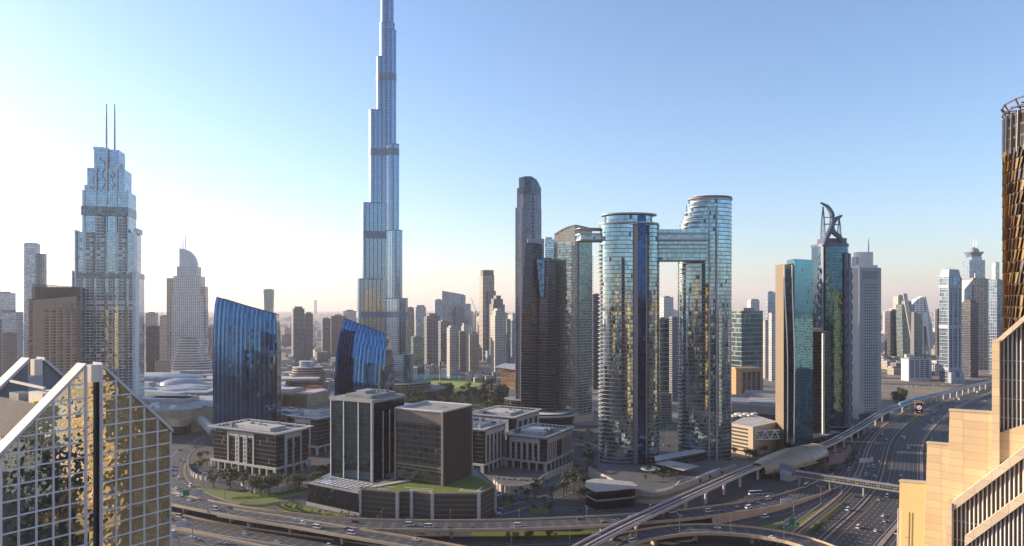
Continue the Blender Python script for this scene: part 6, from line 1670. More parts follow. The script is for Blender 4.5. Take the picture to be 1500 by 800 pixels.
def gz(pts): return [(*G(a, b, z), z) for a, b, z in pts]
o1 = spline(gz([(140, 703, 7.5), (250, 730.5, 8), (349, 750, 8), (427, 760, 8), (503, 767.5, 8), (600, 770, 8), (727, 769.5, 8), (853, 765, 8), (980, 756.5, 7.2), (1060, 747, 5.6), (1130, 736, 3.2), (1190, 719, 1.2), (1238, 697, .35)]), 7)
flyover("flyover", "long main flyover sweeping across the whole junction in front of the parking podium", o1, 20, 5, [.03, .10, .17, .245, .32, .39, .46, .53, .60, .67])
o1b = spline(gz([(330, 751, 7.9), (427, 766, 7.9), (503, 779, 7.9), (570, 790, 7.9), (640, 802, 7.6), (740, 822, 7)]), 7)
flyover("branch", "flyover branch splitting toward the camera from the main flyover's near edge", o1b, 15, 4, [.12, .3, .5, .68, .85])
o2 = spline(gz([(820, 822, 6.5), (880, 801, 6.8), (930, 787, 7), (985, 778, 7), (1035, 775.5, 7), (1085, 778, 7), (1135, 784.5, 7), (1180, 795, 7), (1240, 818, 7)]), 7)
flyover("lower_flyover", "low curved flyover at the bottom edge, passing under the metro viaduct", o2, 18, 4, [.1, .25, .4, .56, .72, .88])
# retaining wall under the descending end of the main flyover
wp = [p for p in o1 if p[2] < 6.6]
m = MB()
for k in range(len(wp)-1):
    A, B_ = offset(wp, 10.35)[k], offset(wp, 10.35)[k+1]
    A2, B2 = offset(wp, 9.4)[k], offset(wp, 9.4)[k+1]
    za, zb = max(.1, wp[k][2]-.9), max(.1, wp[k+1][2]-.9)
    m.prism([A2[:2], A[:2], B_[:2], B2[:2]], 0, [za, za, zb, zb], 0)
tag(m.build("retaining_wall", BARR), "tan retaining wall below the sloping end of the main flyover", "wall")

# ---------------------------------------------------------------- metro viaduct, train, station, footbridge
mpath = spline([(*p, 12.0) for p in [G(800, 836, 12), G(858, 800, 12), G(932, 762, 12), G(1040, 713, 12), G(1110, 683, 12), G(1200, 656, 12), G(1250, 631, 12), G(1290, 606.5, 12), G(1318, 595, 12), G(1352, 583.5, 12), G(1402, 571, 12), G(1452, 559.5, 12), G(1500, 553, 12)]], 8)
def viaduct():
    q = mpath[20]; t = thing("metro_viaduct", "grey concrete metro viaduct on round piers curving along the highway into the distance", "viaduct", (q[0], q[1], 0))
    con = matte("viaduct_concrete", (.46, .44, .44), .65, .12)
    m = MB(); wallstrip(m, mpath, -4.6, 4.6, -.9, 0); m.build("deck", con, t)
    m = MB(); wallstrip(m, mpath, -2.6, 2.6, -2.1, -.92); m.build("girder", con, t)
    for a, b in ((-4.9, -4.5), (4.5, 4.9)):
        m = MB(); wallstrip(m, mpath, a, b, .02, 1.5); m.build("parapet", con, t)
    m = MB(); strip(m, mpath, -4.3, -.7, .05); strip(m, mpath, .7, 4.3, .05); m.build("track_bed_cladding", matte("track_dark", (.045, .042, .045), .8), t)
    m = MB(); wallstrip(m, mpath, -.45, .45, .02, .75); m.build("walkway", matte("walkway_grey", (.4, .37, .35), .7), t)
    for s in (-3.2, -1.8, 1.8, 3.2):
        m = MB(); wallstrip(m, mpath, s-.08, s+.08, .06, .22); m.build("rail", matte("rail_steel", (.35, .28, .25), .4, metal=.7), t)
    L = 0; last = -99
    for k in range(1, len(mpath)-1):
        L += hypot(mpath[k][0]-mpath[k-1][0], mpath[k][1]-mpath[k-1][1])
        if L-last >= 31:
            last = L; p = mpath[k]
            if 640 > p[1] > 612 and False: continue
            m = MB(); m.tube([(p[0], p[1], 0), (p[0], p[1], 8.3)], 1.15, 14); a = atan2(mpath[k+1][1]-p[1], mpath[k+1][0]-p[0])
            m.prism(rect(p[0], p[1], 2.4, 2.6, a), 8.3, 9.85, 0, poly2=rect(p[0], p[1], 2.4, 5.6, a)); m.build("pier", con, t)
viaduct()
def near_idx(px, py):
    g = G(px, py, 12); return min(range(len(mpath)), key=lambda k: (mpath[k][0]-g[0])**2+(mpath[k][1]-g[1])**2)
def train():
    i0, i1 = near_idx(1322, 594), near_idx(1352, 584); p = offset(mpath[i0:i1+1], -2.4)
    t = thing("metro_train", "blue and white metro train running on the far bend of the viaduct", "train", (p[0][0], p[0][1], 12))
    n = len(p); cut = max(2, n//3)
    for k in range(0, n-1, cut):
        seg = p[k:min(n, k+cut+1)]
        if len(seg) < 2: continue
        m = MB(); wallstrip(m, seg, -1.35, 1.35, .3, 3.7); c = m.build("carriage", matte("train_white", (.6, .66, .7), .35), t)
        m = MB(); wallstrip(m, seg, -1.4, 1.4, 1.6, 2.7); m.build("window_band_glazing", matte("train_blue_glass", (.03, .16, .28), .15), c)
        m = MB(); wallstrip(m, seg, -1.2, 1.2, 3.72, 3.95); m.build("roof", matte("train_roof_blue", (.12, .38, .5), .4), c)
train()
def station():
    i0, i1 = near_idx(1112, 682), near_idx(1192, 658)
    p = [(a[0], a[1]) for a in spline([mpath[k] for k in range(i0, i1+1)], 4)]; n = len(p)
    q = p[n//2]; t = thing("metro_station", "golden shell-roofed metro station straddling the viaduct", "metro station", (q[0], q[1], 0))
    gold = matte("shell_gold", (.27, .22, .155), .4, .22, .06, metal=.3)
    dark = facade("station_glass", (.05, .07, .09), (.2, .2, .2), fl=3, slab=.3, bay=2.5, mull=.25)
    def ring(k, lift=0.0, seg=16):
        s = k/(n-1); f = sin(pi*(.05+.74*s))**.9
        w = 5.4+11.5*f; h = 8.0+4.6*f; out = []
        a, b = p[max(k-1, 0)], p[min(k+1, n-1)]; d = Vector((b[0]-a[0], b[1]-a[1])).normalized()
        for j in range(seg+1):
            th = pi*j/seg; c_, s_ = cos(th), max(0.0, sin(th))
            out.append((p[k][0]+d.y*w*c_, p[k][1]-d.x*w*c_, 6.0+(h+lift)*s_**.75))
        return out
    m = MB(); R_ = [ring(k) for k in range(n)]
    for k in range(n-1):
        for j in range(16): m.face([R_[k][j], R_[k+1][j], R_[k+1][j+1], R_[k][j+1]])
    m.build("shell_roof", gold, t, smooth=True)
    for k in (0, n-1):
        r = R_[k]; m = MB(); m.tube(r, .55, 6)
        m.build("shell_rim", matte("shell_rim_paint", (.35, .27, .18), .4), t)
    m = MB(); m.face(R_[-1]); m.build("end_glazing", dark, t)
    m = MB()
    for k in range(3, n-2, 3): m.tube(R_[k], .13, 4)
    m.build("seam_edging", matte("shell_seam", (.17, .13, .09), .5), t)
    rng = random.Random(4); m = MB()
    for _ in range(46):
        k = rng.randrange(4, n-5); j = rng.choice((4, 5, 6, 7, 8, 9, 3)); a, b, c = (Vector(R_[k][j])*.5+Vector(R_[k][j+1])*.5), Vector(R_[k+1][j])-Vector(R_[k][j]), Vector(R_[k][j+1])-Vector(R_[k][j])
        nn = b.cross(c).normalized(); nn = nn if nn.z > 0 else -nn; b.normalize(); c.normalize(); o = a+nn*.12
        m.face([tuple(o), tuple(o+b*1.0), tuple(o+b*1.0+c*.7), tuple(o+c*.7)])
    m.build("skylight_glazing", matte("skylight_dark", (.12, .09, .06), .3), t)
    # concourse below, dark flank and entrance hood on the highway side
    m = MB(); wallstrip(m, p[3:n-3], -10, 10.5, 2.6, 8.0); m.build("concourse", [dark], t)
    m = MB(); wallstrip(m, p[n//2:n-2], 10.6, 16.5, 2.6, 9.0); m.build("flank_glazing", [dark], t)
    m = MB(); hood = []
    k0 = int(n*.16); base = p[k0]; d = Vector((p[k0+1][0]-base[0], p[k0+1][1]-base[1])).normalized(); e = Vector((d.y, -d.x))
    rings = []
    for s in range(7):
        u = s/6; off = 8+16*u; rr = []
        for j in range(11):
            th = pi*j/10; w = 8.5-1.5*u
            c = Vector((base[0], base[1]))+d*(10+w*cos(th))+e*off
            rr.append((c.x, c.y, 4.5+(9.5-4.0*u)*max(0, sin(th))**.8))
        rings.append(rr)
    for a, b in zip(rings, rings[1:]):
        for j in range(10): m.face([a[j], b[j], b[j+1], a[j+1]])
    m.face(rings[-1]); m.build("entrance_hood", matte("hood_grey", (.16, .165, .18), .4, .15, metal=.4), t, smooth=False)
    c = Vector((base[0], base[1]))+d*6+e*19
    m = MB(); m.prism(rect(c.x, c.y, 15, 9, atan2(d.y, d.x)), 0, 7.5, 0); m.build("entrance_block", matte("entrance_grey", (.36, .36, .37), .6), t)
    m = MB(); c2 = c+e*4.7; m.prism(rect(c2.x-2, c2.y, 5, .5, atan2(d.y, d.x)), 3.0, 6.4, 0); m.build("poster_board", matte("poster_white", (.65, .65, .66), .4), t)
    return p
sp = station()
def footbridge():
    a, b = G(1166, 693, 11), G(1325, 717, 11)
    t = thing("highway_footbridge", "enclosed grey pedestrian bridge from the metro station across the highway", "footbridge", (*a, 0))
    path = spline([(*a, 9.0), ((a[0]*2+b[0])/3, (a[1]*2+b[1])/3, 9.0), (*b, 9.0)], 3)
    m = MB(); wallstrip(m, path, -2.6, 2.6, -.6, .3); m.build("deck", CONC, t)
    m = MB(); wallstrip(m, path, -2.5, 2.5, .32, 3.6); m.build("side_glazing", facade("bridge_side", (.08, .10, .12), (.27, .265, .26), fl=1.7, slab=.25, bay=2.0, mull=.25, metal=.6), t)
    m = MB(); wallstrip(m, path, -2.9, 2.9, 3.62, 4.3); m.build("roof", matte("bridge_roof", (.27, .265, .26), .5), t)
    for k in (int(len(path)*.05), int(len(path)*.34), int(len(path)*.66), int(len(path)*.97)):
        p = path[k]; m = MB(); m.tube([(p[0], p[1], 0), (p[0], p[1], 8.3)], .9, 12); m.build("pier", CONC, t)
footbridge()
# ---------------------------------------------------------------- signs and lamps
GREEN = matte("sign_green", (.0, .22, .14), .4, .05)
PANEL = matte("sign_back", (.50, .50, .52), .5, .1)
def gantry(label, px, py, z0, side, boards, pole_h=8.5, z=0.0):
    q = G(px, py, z); t = thing("road_sign", label, "road sign", (*q, z))
    m = MB(); m.tube([(q[0], q[1], z), (q[0], q[1], z+pole_h), (q[0]+side*1.5, q[1], z+pole_h+1.0), (q[0]+side*6, q[1]+1, z+pole_h+1.2)], .22, 8); m.build("pole", GREY, t)
    for dx, dz, w, h, mat, arrow in boards:
        m = MB(); m.prism(rect(q[0]+side*dx, q[1]-.35+.12*dx, w, .25, .1), z+pole_h+dz, z+pole_h+dz+h, 0); b = m.build("sign_board", mat, t)
        if mat is PANEL:
            m = MB()
            for k in range(5): m.prism(rect(q[0]+side*dx+(k-2)*w/5, q[1]-.55+.12*dx, .12, .12, .1), z+pole_h+dz+.05, z+pole_h+dz+h-.05, 0)
            m.build("stiffener_grille", GREY, b)
gantry("green and white-backed sign boards on a gantry over the main flyover's left part", 275, 745, 0, 1, ((-1, -.6, 4.6, 4.6, GREEN, 1), (7.5, -.2, 8.5, 4.4, PANEL, 0)), 10.5, 0)
gantry("grey-backed upper sign boards over the lower road at the bottom left corner", 282, 790, 0, -1, ((6, -.5, 10, 4, PANEL, 0),), 8.5)
gantry("grey-backed lower sign boards over the slip road at the bottom left corner", 262, 806, 0, -1, ((4, -.8, 6, 4.4, PANEL, 0),), 8)
gantry("broad grey-backed sign board over the ramp road before the metro station", 1163, 755, 0, -1, ((5.5, -.6, 9, 4.6, PANEL, 0),), 8.5)
gantry("green sign board on the right-hand lawn beside the low flyover", 1152, 787, 0, 1, ((4.0, 0.2, 4.0, 4.6, GREEN, 1), (8.0, -.4, 2.0, 2.0, GREEN, 0)), 8)
gantry("wide grey-backed sign board over the service road beyond the footbridge", 1257, 690, 0, 1, ((8, -.5, 14, 4.0, PANEL, 0),), 8.5)
gantry("small green sign board between the twin towers' feet", 978, 640, 0, 1, ((3, 0, 9, 6, GREEN, 0),), 9)
gantry("pale sign board on a pole by the lawn at the far bend of the highway", 1428, 591, 0, 1, ((4, 0, 10, 6, matte("sign_cream", (.55, .45, .35)), 0),), 8)
def billboard():
    q = G(1347, 608); t = thing("screen_tower", "tan slant-topped advertising tower with dark screen and round pink-white emblem", "billboard", (*q, 0)); rot = -.45
    f = Fr(q[0], q[1], rot)
    m = MB(); m.prism(f.r(-5.8, 5.8, -1.2, 3), 0, [20.5, 19, 19.2, 20.7], 0); m.build("frame", matte("billboard_tan", (.42, .27, .13), .5), t)
    m = MB(); m.prism(f.r(-4.4, 3.4, -1.5, -1.2), 3.0, 17, 0); m.build("screen", matte("screen_black", (.015, .012, .02), .3, .02), t)
    pk = glow("emblem_light", (.85, .55, .80), .55)
    m = MB(); pts = [f.p(-.5+2.6*cos(a), -1.65, 11+2.6*sin(a)) for a in [2*pi*k/24 for k in range(25)]]
    m.tube(pts, .36, 6); m.tube([f.p(-1.2, -1.65, 9.6), f.p(-1.2, -1.65, 12.4), f.p(.3, -1.65, 12.4), f.p(.3, -1.65, 11.1), f.p(-.6, -1.65, 11.1)], .3, 6); m.build("emblem_lettering", pk, t)
    m = MB(); m.beam(f.p(-2.4, -1.6, 5), f.p(1.6, -1.6, 5), .1, .4); m.build("text_line_lettering", pk, t)
billboard()
lamp0 = [None]
def lamp(x, y, z, rot, label, group):
    if lamp0[0] is None:
        t = thing("street_lamp", label, "street lamp", (0, 0, 0), group)
        m = MB(); m.tube([(0, 0, 0), (0, 0, 13)], [.2, .13], 6); m.build("pole", GREY, t)
        m = MB(); m.tube([(-2.6, 0, 13.4), (0, 0, 13), (2.6, 0, 13.4)], .09, 5); m.build("arm", GREY, t)
        for s in (-1, 1): m = MB(); m.box(s*2.8, 0, 13.35, 1.3, .5, .22); m.build("lamp_head", GREY, t)
        lamp0[0] = t; t.location = (x, y, z); t.rotation_euler = (0, 0, rot)
    else: copy_thing(lamp0[0], (x, y, z), rot, 1.0, label, group)
def lamps(key, off, step, label, lo=0.0, hi=1.0):
    path = ROADS[key][0]; L = 0; last = -step*.4
    for k in range(1, len(path)-1):
        L += hypot(path[k][0]-path[k-1][0], path[k][1]-path[k-1][1])
        if not lo <= k/len(path) <= hi: continue
        if L-last >= step:
            last = L; p = offset(path, off)[k]; lamp(p[0], p[1], p[2] if len(p) > 2 else 0, atan2(path[k+1][1]-path[k][1], path[k+1][0]-path[k][0])+pi/2, label, "lamps: "+label)
lamps("flyover", 10.5, 42, "thin double-armed street lamp on the near parapet of the main flyover", 0, .72)
lamps("lower", -11.2, 38, "thin double-armed street lamp beside the lower road, bottom left", 0, .8)
lamps("highway", 14.2, 48, "thin double-armed street lamp on the highway median", .05, .6)
lamps("boulevard", -10, 36, "thin double-armed street lamp along the boulevard bend by the garden")
lamps("ramp", 7, 36, "thin double-armed street lamp on the ramp road's verge")
lamps("lower_flyover", 9.2, 36, "thin double-armed street lamp on the low curved flyover")
lamps("underpass", 7, 34, "thin double-armed street lamp beside the road under the main flyover")
def flagpole():
    q = G(644, 573); t = thing("flagpole", "tall white flagpole rising in front of the oval lawn, its flag hanging slack", "flagpole", (*q, 0))
    m = MB(); m.tube([(*q, 0), (*q, 56)], [.7, .4], 8); m.build("pole", WHITE, t)
    m = MB(); m.prism([(q[0]+.3, q[1]), (q[0]+2.6, q[1]-.3), (q[0]+2.5, q[1]+.3), (q[0]+.3, q[1]+.4)], 40, 54, 0); m.build("flag", matte("flag_cloth", (.35, .1, .1), .8), t)
flagpole()
def crane():
    Y = 2350; t = thing("tower_crane", "thin construction crane with raised jib between the lake towers and the slim gold-edged tower", "crane", (X(696, Y), Y, 0))
    m = MB(); m.beam((X(697, Y), Y, 0), (X(697, Y), Y, Z(455, Y)), 2.2, 2.2); m.build("mast", GREY, t)
    m = MB(); m.beam((X(697.5, Y), Y, Z(457, Y)), (X(690, Y), Y, Z(436, Y)), 1.6, 1.6); m.beam((X(697, Y), Y, Z(455, Y)), (X(701, Y), Y, Z(459, Y)), 1.8, 1.8); m.build("jib", GREY, t)
crane()
# garden walls of the forecourt and the plaza wall
def garden_wall(label, pts, h, th=.5, posts=True):
    p = spline(gp(pts), 3.2); q = p[0]
    t = thing("garden_wall", label, "wall", (*q, 0))
    m = MB(); wallstrip(m, p, -th, 0, 0, h); m.build("wall_body", matte("garden_wall_stone", (.44, .38, .32), .75, .1), t)
    for k in range(0, len(p), 2): m = MB(); m.box(p[k][0], p[k][1], 0, 1.1, 1.1, h+.8, 0); m.build("post", PALE, t)
garden_wall("curved tan garden wall with square posts around the office forecourt", [(276, 680), (276, 690), (285, 700), (310, 706), (335, 708)], 4.0)
garden_wall("tan wall with square posts among the trees facing the flyover", [(352, 711), (375, 722), (405, 722), (440, 714)], 4.5)
garden_wall("rounded tan plaza wall in front of the many-pilastered office", [(722, 712), (735, 721), (760, 722), (785, 715), (800, 704), (838, 686)], 6)

# ================================================================ trees
def leaf_mat(name, col, v=.45):
    n = N(name); p = n.pos(); a = n.noise(.8, 3, p)
    return n.set(n.mix(a, sc3(col, 1-v), sc3(col, 1+v)), .7)
LEAF = [leaf_mat("leaf_dark", (.042, .058, .022)), leaf_mat("leaf_mid", (.065, .085, .025)), leaf_mat("leaf_yellow", (.20, .17, .03))]
BARK = matte("bark", (.13, .09, .06), .9)
def make_tree(kind, seed, label, group):
    rng = random.Random(seed); t = thing("tree", label, "tree", (0, 0, 0), group)
    m = MB(); m.tube([(0, 0, 0), (.1, 0, 1.6), (.05, .1, 3.4)], [.32, .24, .16], 7)
    for k in range(4):
        a = k*1.6+rng.random(); m.tube([(.1, 0, 2.0+.3*k), (cos(a)*1.3, sin(a)*1.3, 4.0+.3*k)], [.13, .05], 5)
    m.build("trunk", BARK, t)
    m = MB(); lobes = [(rng.uniform(-1.9, 1.9), rng.uniform(-1.9, 1.9), rng.uniform(3.6, 6.6), rng.uniform(1.1, 2.0)) for _ in range(8)]
    for k in range(330):
        lx, ly, lz, r = rng.choice(lobes)
        d = Vector((rng.gauss(0, 1), rng.gauss(0, 1), rng.gauss(0, .85))).normalized()*r*(rng.random()**.35)
        c = Vector((lx, ly, lz))+d
        a = Vector((rng.gauss(0, 1), rng.gauss(0, 1), rng.gauss(0, .6))).normalized(); b = a.cross(Vector((rng.gauss(0, 1), rng.gauss(0, 1), rng.gauss(0, 1)))).normalized()
        s = rng.uniform(.28, .55); a *= s; b *= s*.7
        m.face([tuple(c-a), tuple(c+b), tuple(c+a), tuple(c-b)])
    m.build("crown", LEAF[kind], t)
    return t
def make_palm(seed, label, group):
    rng = random.Random(seed); t = thing("palm_tree", label, "palm", (0, 0, 0), group)
    m = MB(); m.tube([(0, 0, 0), (.15, .05, 4), (.2, .1, 7.6)], [.32, .22, .2], 7); m.build("trunk", BARK, t)
    m = MB()
    for k in range(22):
        a = 2*pi*k/22*3.1; el = rng.uniform(-.2, 1.15); L = rng.uniform(2.4, 3.2); pr = None
        for j in range(6):
            u = j/5; r = L*u*cos(el*(1-.3*u)); z = 7.6+L*u*sin(el)-1.5*u*u*L*.5
            c = Vector((.2+cos(a)*r, .1+sin(a)*r, z)); w = Vector((-sin(a), cos(a), -.35))*(.45*sin(pi*min(1, .15+u*.85))+.04)
            if pr: m.face([tuple(pr[0]-pr[1]), tuple(c-w), tuple(c), tuple(pr[0])]); m.face([tuple(pr[0]), tuple(c), tuple(c+Vector((w.x, w.y, -w.z))*1), tuple(pr[0]+Vector((pr[1].x, pr[1].y, -pr[1].z)))])
            pr = (c, w)
    m.build("crown", LEAF[0], t)
    return t
protos = {}
def tree(x, y, z, kind, s, label, group, rng):
    key = (kind, rng.randrange(3)); 
    if kind == "palm": key = ("palm", rng.randrange(2))
    if key not in protos:
        t = make_palm(key[1]+5, label, group) if kind == "palm" else make_tree(kind, 10*kind+key[1], label, group)
        protos[key] = t; t.location = (x, y, z); t.rotation_euler = (0, 0, rng.random()*6); t.scale = (s,)*3
    else: copy_thing(protos[key], (x, y, z), rng.random()*6.28, s, label, group)
def grove(n, poly_px, kinds, sc, label, group, seed, z=0.0):
    rng = random.Random(seed)
    P = poly_px
    def inside(x, y):
        c = False; j = len(P)-1
        for i in range(len(P)):
            if (P[i][1] > y) != (P[j][1] > y) and x < (P[j][0]-P[i][0])*(y-P[i][1])/(P[j][1]-P[i][1])+P[i][0]: c = not c
            j = i
        return c
    k = g = 0
    while k < n and g < 5000:
        g += 1
        px, py = rng.uniform(min(p[0] for p in P), max(p[0] for p in P)), rng.uniform(min(p[1] for p in P), max(p[1] for p in P))
        if not inside(px, py): continue
        q = G(px, py, z); kd = rng.choice(kinds)
        names = {0: "dark green", 1: "mid green", 2: "yellowing", "palm": "feathery"}
        tree(q[0], q[1], z, kd, rng.uniform(*sc), f"{names[kd]} {label}", f"{names[kd]} {group}", rng); k += 1
grove(120, [(598, 606), (745, 606), (742, 572), (712, 569), (690, 571), (620, 567), (596, 572)], (0, 0, 1), (1.6, 2.6), "tree in the dense park between the brown block and the oval lawn", "trees of the dense park", 41)
grove(15, [(300, 716), (345, 727), (440, 727), (452, 712), (420, 705), (330, 708)], (1, 1, 0), (1.6, 2.3), "tree in the garden below the square-holed office", "trees in the forecourt garden", 42)
grove(11, [(375, 716), (440, 720), (448, 706), (400, 702)], (2,), (.9, 1.4), "shrub-like tree by the colonnade of the square-holed office", "yellow trees by the colonnade", 43)
grove(9, [(282, 690), (300, 706), (318, 690), (315, 655), (298, 655)], (2, 1, 0), (.8, 1.2), "tree in the car park beside the boulevard bend", "trees in the car park", 44)
grove(22, [(790, 742), (830, 735), (858, 715), (850, 700), (820, 712), (775, 728)], ("palm",), (1.2, 1.7), "palm in the shaded plaza garden before the pavilion", "palms of the plaza garden", 45)
grove(14, [(732, 752), (805, 756), (815, 738), (760, 728), (735, 736)], ("palm", 0), (.8, 1.2), "tree on the shaded traffic islands behind the flyover", "plants on the traffic islands", 46)
grove(12, [(845, 735), (868, 741), (868, 715), (850, 712)], ("palm", 1), (.8, 1.25), "tree at the west side of the wedge pavilion", "plants beside the wedge pavilion", 47)
grove(16, [(940, 706), (985, 708), (1000, 690), (950, 690)], (0, 1), (.6, 1.0), "tree planted on the hotel terrace below the twin towers", "trees on the hotel terrace", 48, 9.4)
grove(9, [(1185, 787), (1197, 788), (1222, 763), (1212, 762)], (1,), (.5, .75), "bush on the verge between ramp road and highway", "bushes on the highway verge", 49)
grove(16, [(1300, 592), (1322, 596), (1340, 580), (1320, 576)], (0, 1), (1.6, 2.4), "tree in the thicket on the sandy lots", "trees on the sandy lots", 50)
grove(14, [(860, 690), (872, 700), (878, 650), (850, 655)], (0, 1, "palm"), (1.0, 1.5), "tree lining the street at the lower twin tower's foot", "street trees by the lower twin tower", 51)
grove(12, [(455, 712), (480, 700), (482, 690), (458, 697)], (1, 2, 0), (.8, 1.2), "tree in the gap between square-holed office and textured wing", "trees beside the textured wing", 52)
grove(10, [(1072, 668), (1110, 676), (1130, 668), (1080, 660)], (1, 0), (1.0, 1.5), "tree in front of the tan parking block", "trees before the tan parking block", 53)
grove(10, [(480, 772), (680, 788), (680, 782), (480, 765)], (1, 0), (.35, .55), "low shrub under the main flyover's edge", "shrubs under the flyover", 54)
grove(12, [(735, 796), (830, 792), (830, 786), (735, 790)], (1, 2), (.5, .8), "small tree along the road under the main flyover", "small trees by the underpass road", 55)
grove(26, [(880, 652), (960, 652), (958, 600), (885, 620)], (0, 1, "palm"), (1.0, 1.6), "tree in the yards behind the twin towers", "trees behind the twin towers", 56)
grove(14, [(452, 752), (610, 766), (610, 763), (455, 748)], (1, 2), (.28, .45), "clipped bush on the lawn strip before the podium", "bushes on the podium lawn strip", 62)
grove(9, [(452, 706), (470, 703), (468, 697), (452, 699)], (1, 2), (.5, .8), "bush on the roof corner of the textured wing", "bushes on the textured wing's roof", 63, 17.0)
grove(24, [(700, 690), (850, 668), (868, 640), (850, 622), (720, 660)], (0, 1, "palm"), (1.0, 1.6), "tree lining the streets around the many-pilastered office", "street trees around the many-pilastered office", 57)
grove(16, [(1072, 605), (1136, 600), (1136, 590), (1072, 596)], (0, 1), (1.0, 1.5), "tree between grey hall and tan parking block", "trees between the halls", 58)
grove(18, [(1180, 716), (1240, 690), (1262, 672), (1250, 668), (1190, 705)], (0, 1), (.6, 1.0), "small tree along the ramp beyond the metro station", "small trees along the ramp", 59)
grove(18, [(250, 612), (312, 640), (312, 620), (262, 604)], ("palm", 0), (1.0, 1.5), "tree in front of the mall's curved wall", "trees before the mall", 60)
grove(30, [(410, 545), (500, 545), (500, 505), (420, 505)], (0, 1, "palm"), (1.3, 2.0), "tree among the old-town houses", "trees among the old-town houses", 61)
def hedge(label, pts, w, h, z=0.0):
    p = spline(gp(pts), 1.6); rng = random.Random(len(pts)); m = MB()
    for k in range(len(p)-1):
        for _ in range(26):
            u = rng.random(); c = Vector((p[k][0]+(p[k+1][0]-p[k][0])*u+rng.uniform(-w, w)/2, p[k][1]+(p[k+1][1]-p[k][1])*u+rng.uniform(-w, w)/2, h*rng.random()**.5))
            a = Vector((rng.gauss(0, 1), rng.gauss(0, 1), rng.gauss(0, 1))).normalized()*.3; b = a.cross(Vector((rng.gauss(0, 1), rng.gauss(0, 1), 1))).normalized()*.25
            m.face([tuple(c-a), tuple(c+b), tuple(c+a), tuple(c-b)])
    tag(m.build("hedge", HEDGE), label, "hedge")
hedge("curling clipped hedge on the lawn at the foot of the textured wing", [(425, 746), (418, 741), (426, 736), (436, 740), (434, 747), (446, 750)], 2.0, 1.6)
hedge("long clipped hedge along the lawn strip in front of the podium", [(446, 751), (480, 757), (530, 763), (600, 766)], 1.8, 1.4)
hedge("low wavy hedge in the middle of the lawn strip before the podium", [(440, 750), (462, 756), (500, 759), (545, 764)], 1.6, 1.2)
hedge("short bushy hedge where the lawn strip begins by the ramp", [(405, 741), (412, 745), (424, 749), (438, 752)], 2.2, 1.5)
hedge("clipped hedge along the lawn's edge by the garden road", [(350, 741), (385, 742), (410, 737)], 1.8, 1.4)
hedge("clipped hedge below the garden wall facing the flyover", [(340, 731), (380, 729), (430, 722), (450, 718)], 2.0, 1.5)
hedge("clipped hedge along the right-hand verge of the ramp road", [(1190, 779), (1215, 757), (1238, 737)], 1.8, 1.3)

# ================================================================ vehicles
CARC = {"white": (.72, .72, .72), "silver": (.42, .43, .45), "black": (.02, .02, .022), "grey": (.13, .135, .14), "red": (.35, .03, .03), "blue": (.05, .12, .35), "yellow": (.6, .38, .05)}
TYRE = matte("tyre", (.02, .02, .02), .8); CGL = matte("car_glass", (.03, .04, .05), .08, .1)
vproto = {}
def car_paint(c):
    m = matte("paint_"+c, CARC[c], .25, .05); m.node_tree.nodes["Principled BSDF"].inputs["Coat Weight"].default_value = .6; return m
def vehicle(kind, col, x, y, z, rot, label, group):
    key = (kind, col)
    if key in vproto: return copy_thing(vproto[key], (x, y, z), rot, 1.0, label, group)
    nm = {"car": "parked_car" if False else "car", "suv": "car", "van": "van", "bus": "bus", "truck": "truck"}[kind]
    t = thing(nm, label, nm, (0, 0, 0), group); vproto[key] = t
    L, Wd, hb, h = {"car": (4.7, 1.9, .95, 1.48), "suv": (4.9, 2.0, 1.1, 1.85), "van": (6.0, 2.1, 1.2, 2.5), "bus": (12, 2.6, 1.3, 3.2), "truck": (7.5, 2.4, 1.2, 2.6)}[kind]
    P = car_paint(col)
    m = MB(); pr = [(-L/2, .35), (L/2, .35), (L/2, hb*.72), (L/2-.25, hb*.86), (L*.2, hb), (-L/2+.15, hb), (-L/2, hb*.8)]
    extrude(m, [(a, -Wd/2, b) for a, b in pr], (0, Wd, 0))
    if kind == "truck": m.prism(rect(-.9, 0, L*.7, Wd*1.02), hb, 3.3, 0)
    f0, f1, r0, r1 = {"car": (.16, .02, -.36, -.24), "suv": (.18, .08, -.47, -.42), "van": (.38, .26, -.49, -.48), "bus": (.49, .47, -.495, -.49), "truck": (.47, .40, .24, .25)}[kind]
    m.prism([(L*r1, -Wd*.41), (L*f1, -Wd*.41), (L*f1, Wd*.41), (L*r1, Wd*.41)], h-.06, h, 0)
    m.build("body", P, t)
    m = MB(); m.prism([(L*r0, -Wd*.47), (L*f0, -Wd*.47), (L*f0, Wd*.47), (L*r0, Wd*.47)], hb+.01, h-.07, 0, poly2=[(L*r1, -Wd*.42), (L*f1, -Wd*.42), (L*f1, Wd*.42), (L*r1, Wd*.42)])
    m.build("window_glazing", CGL, t)
    for sx in (-.31, .31):
        for sy in (-1, 1):
            m = MB(); m.tube([(L*sx, sy*(Wd/2-.22), .34), (L*sx, sy*(Wd/2+.02), .34)], .34, 10); m.build("wheel", TYRE, t)
    t.location = (x, y, z); t.rotation_euler = (0, 0, rot); return t
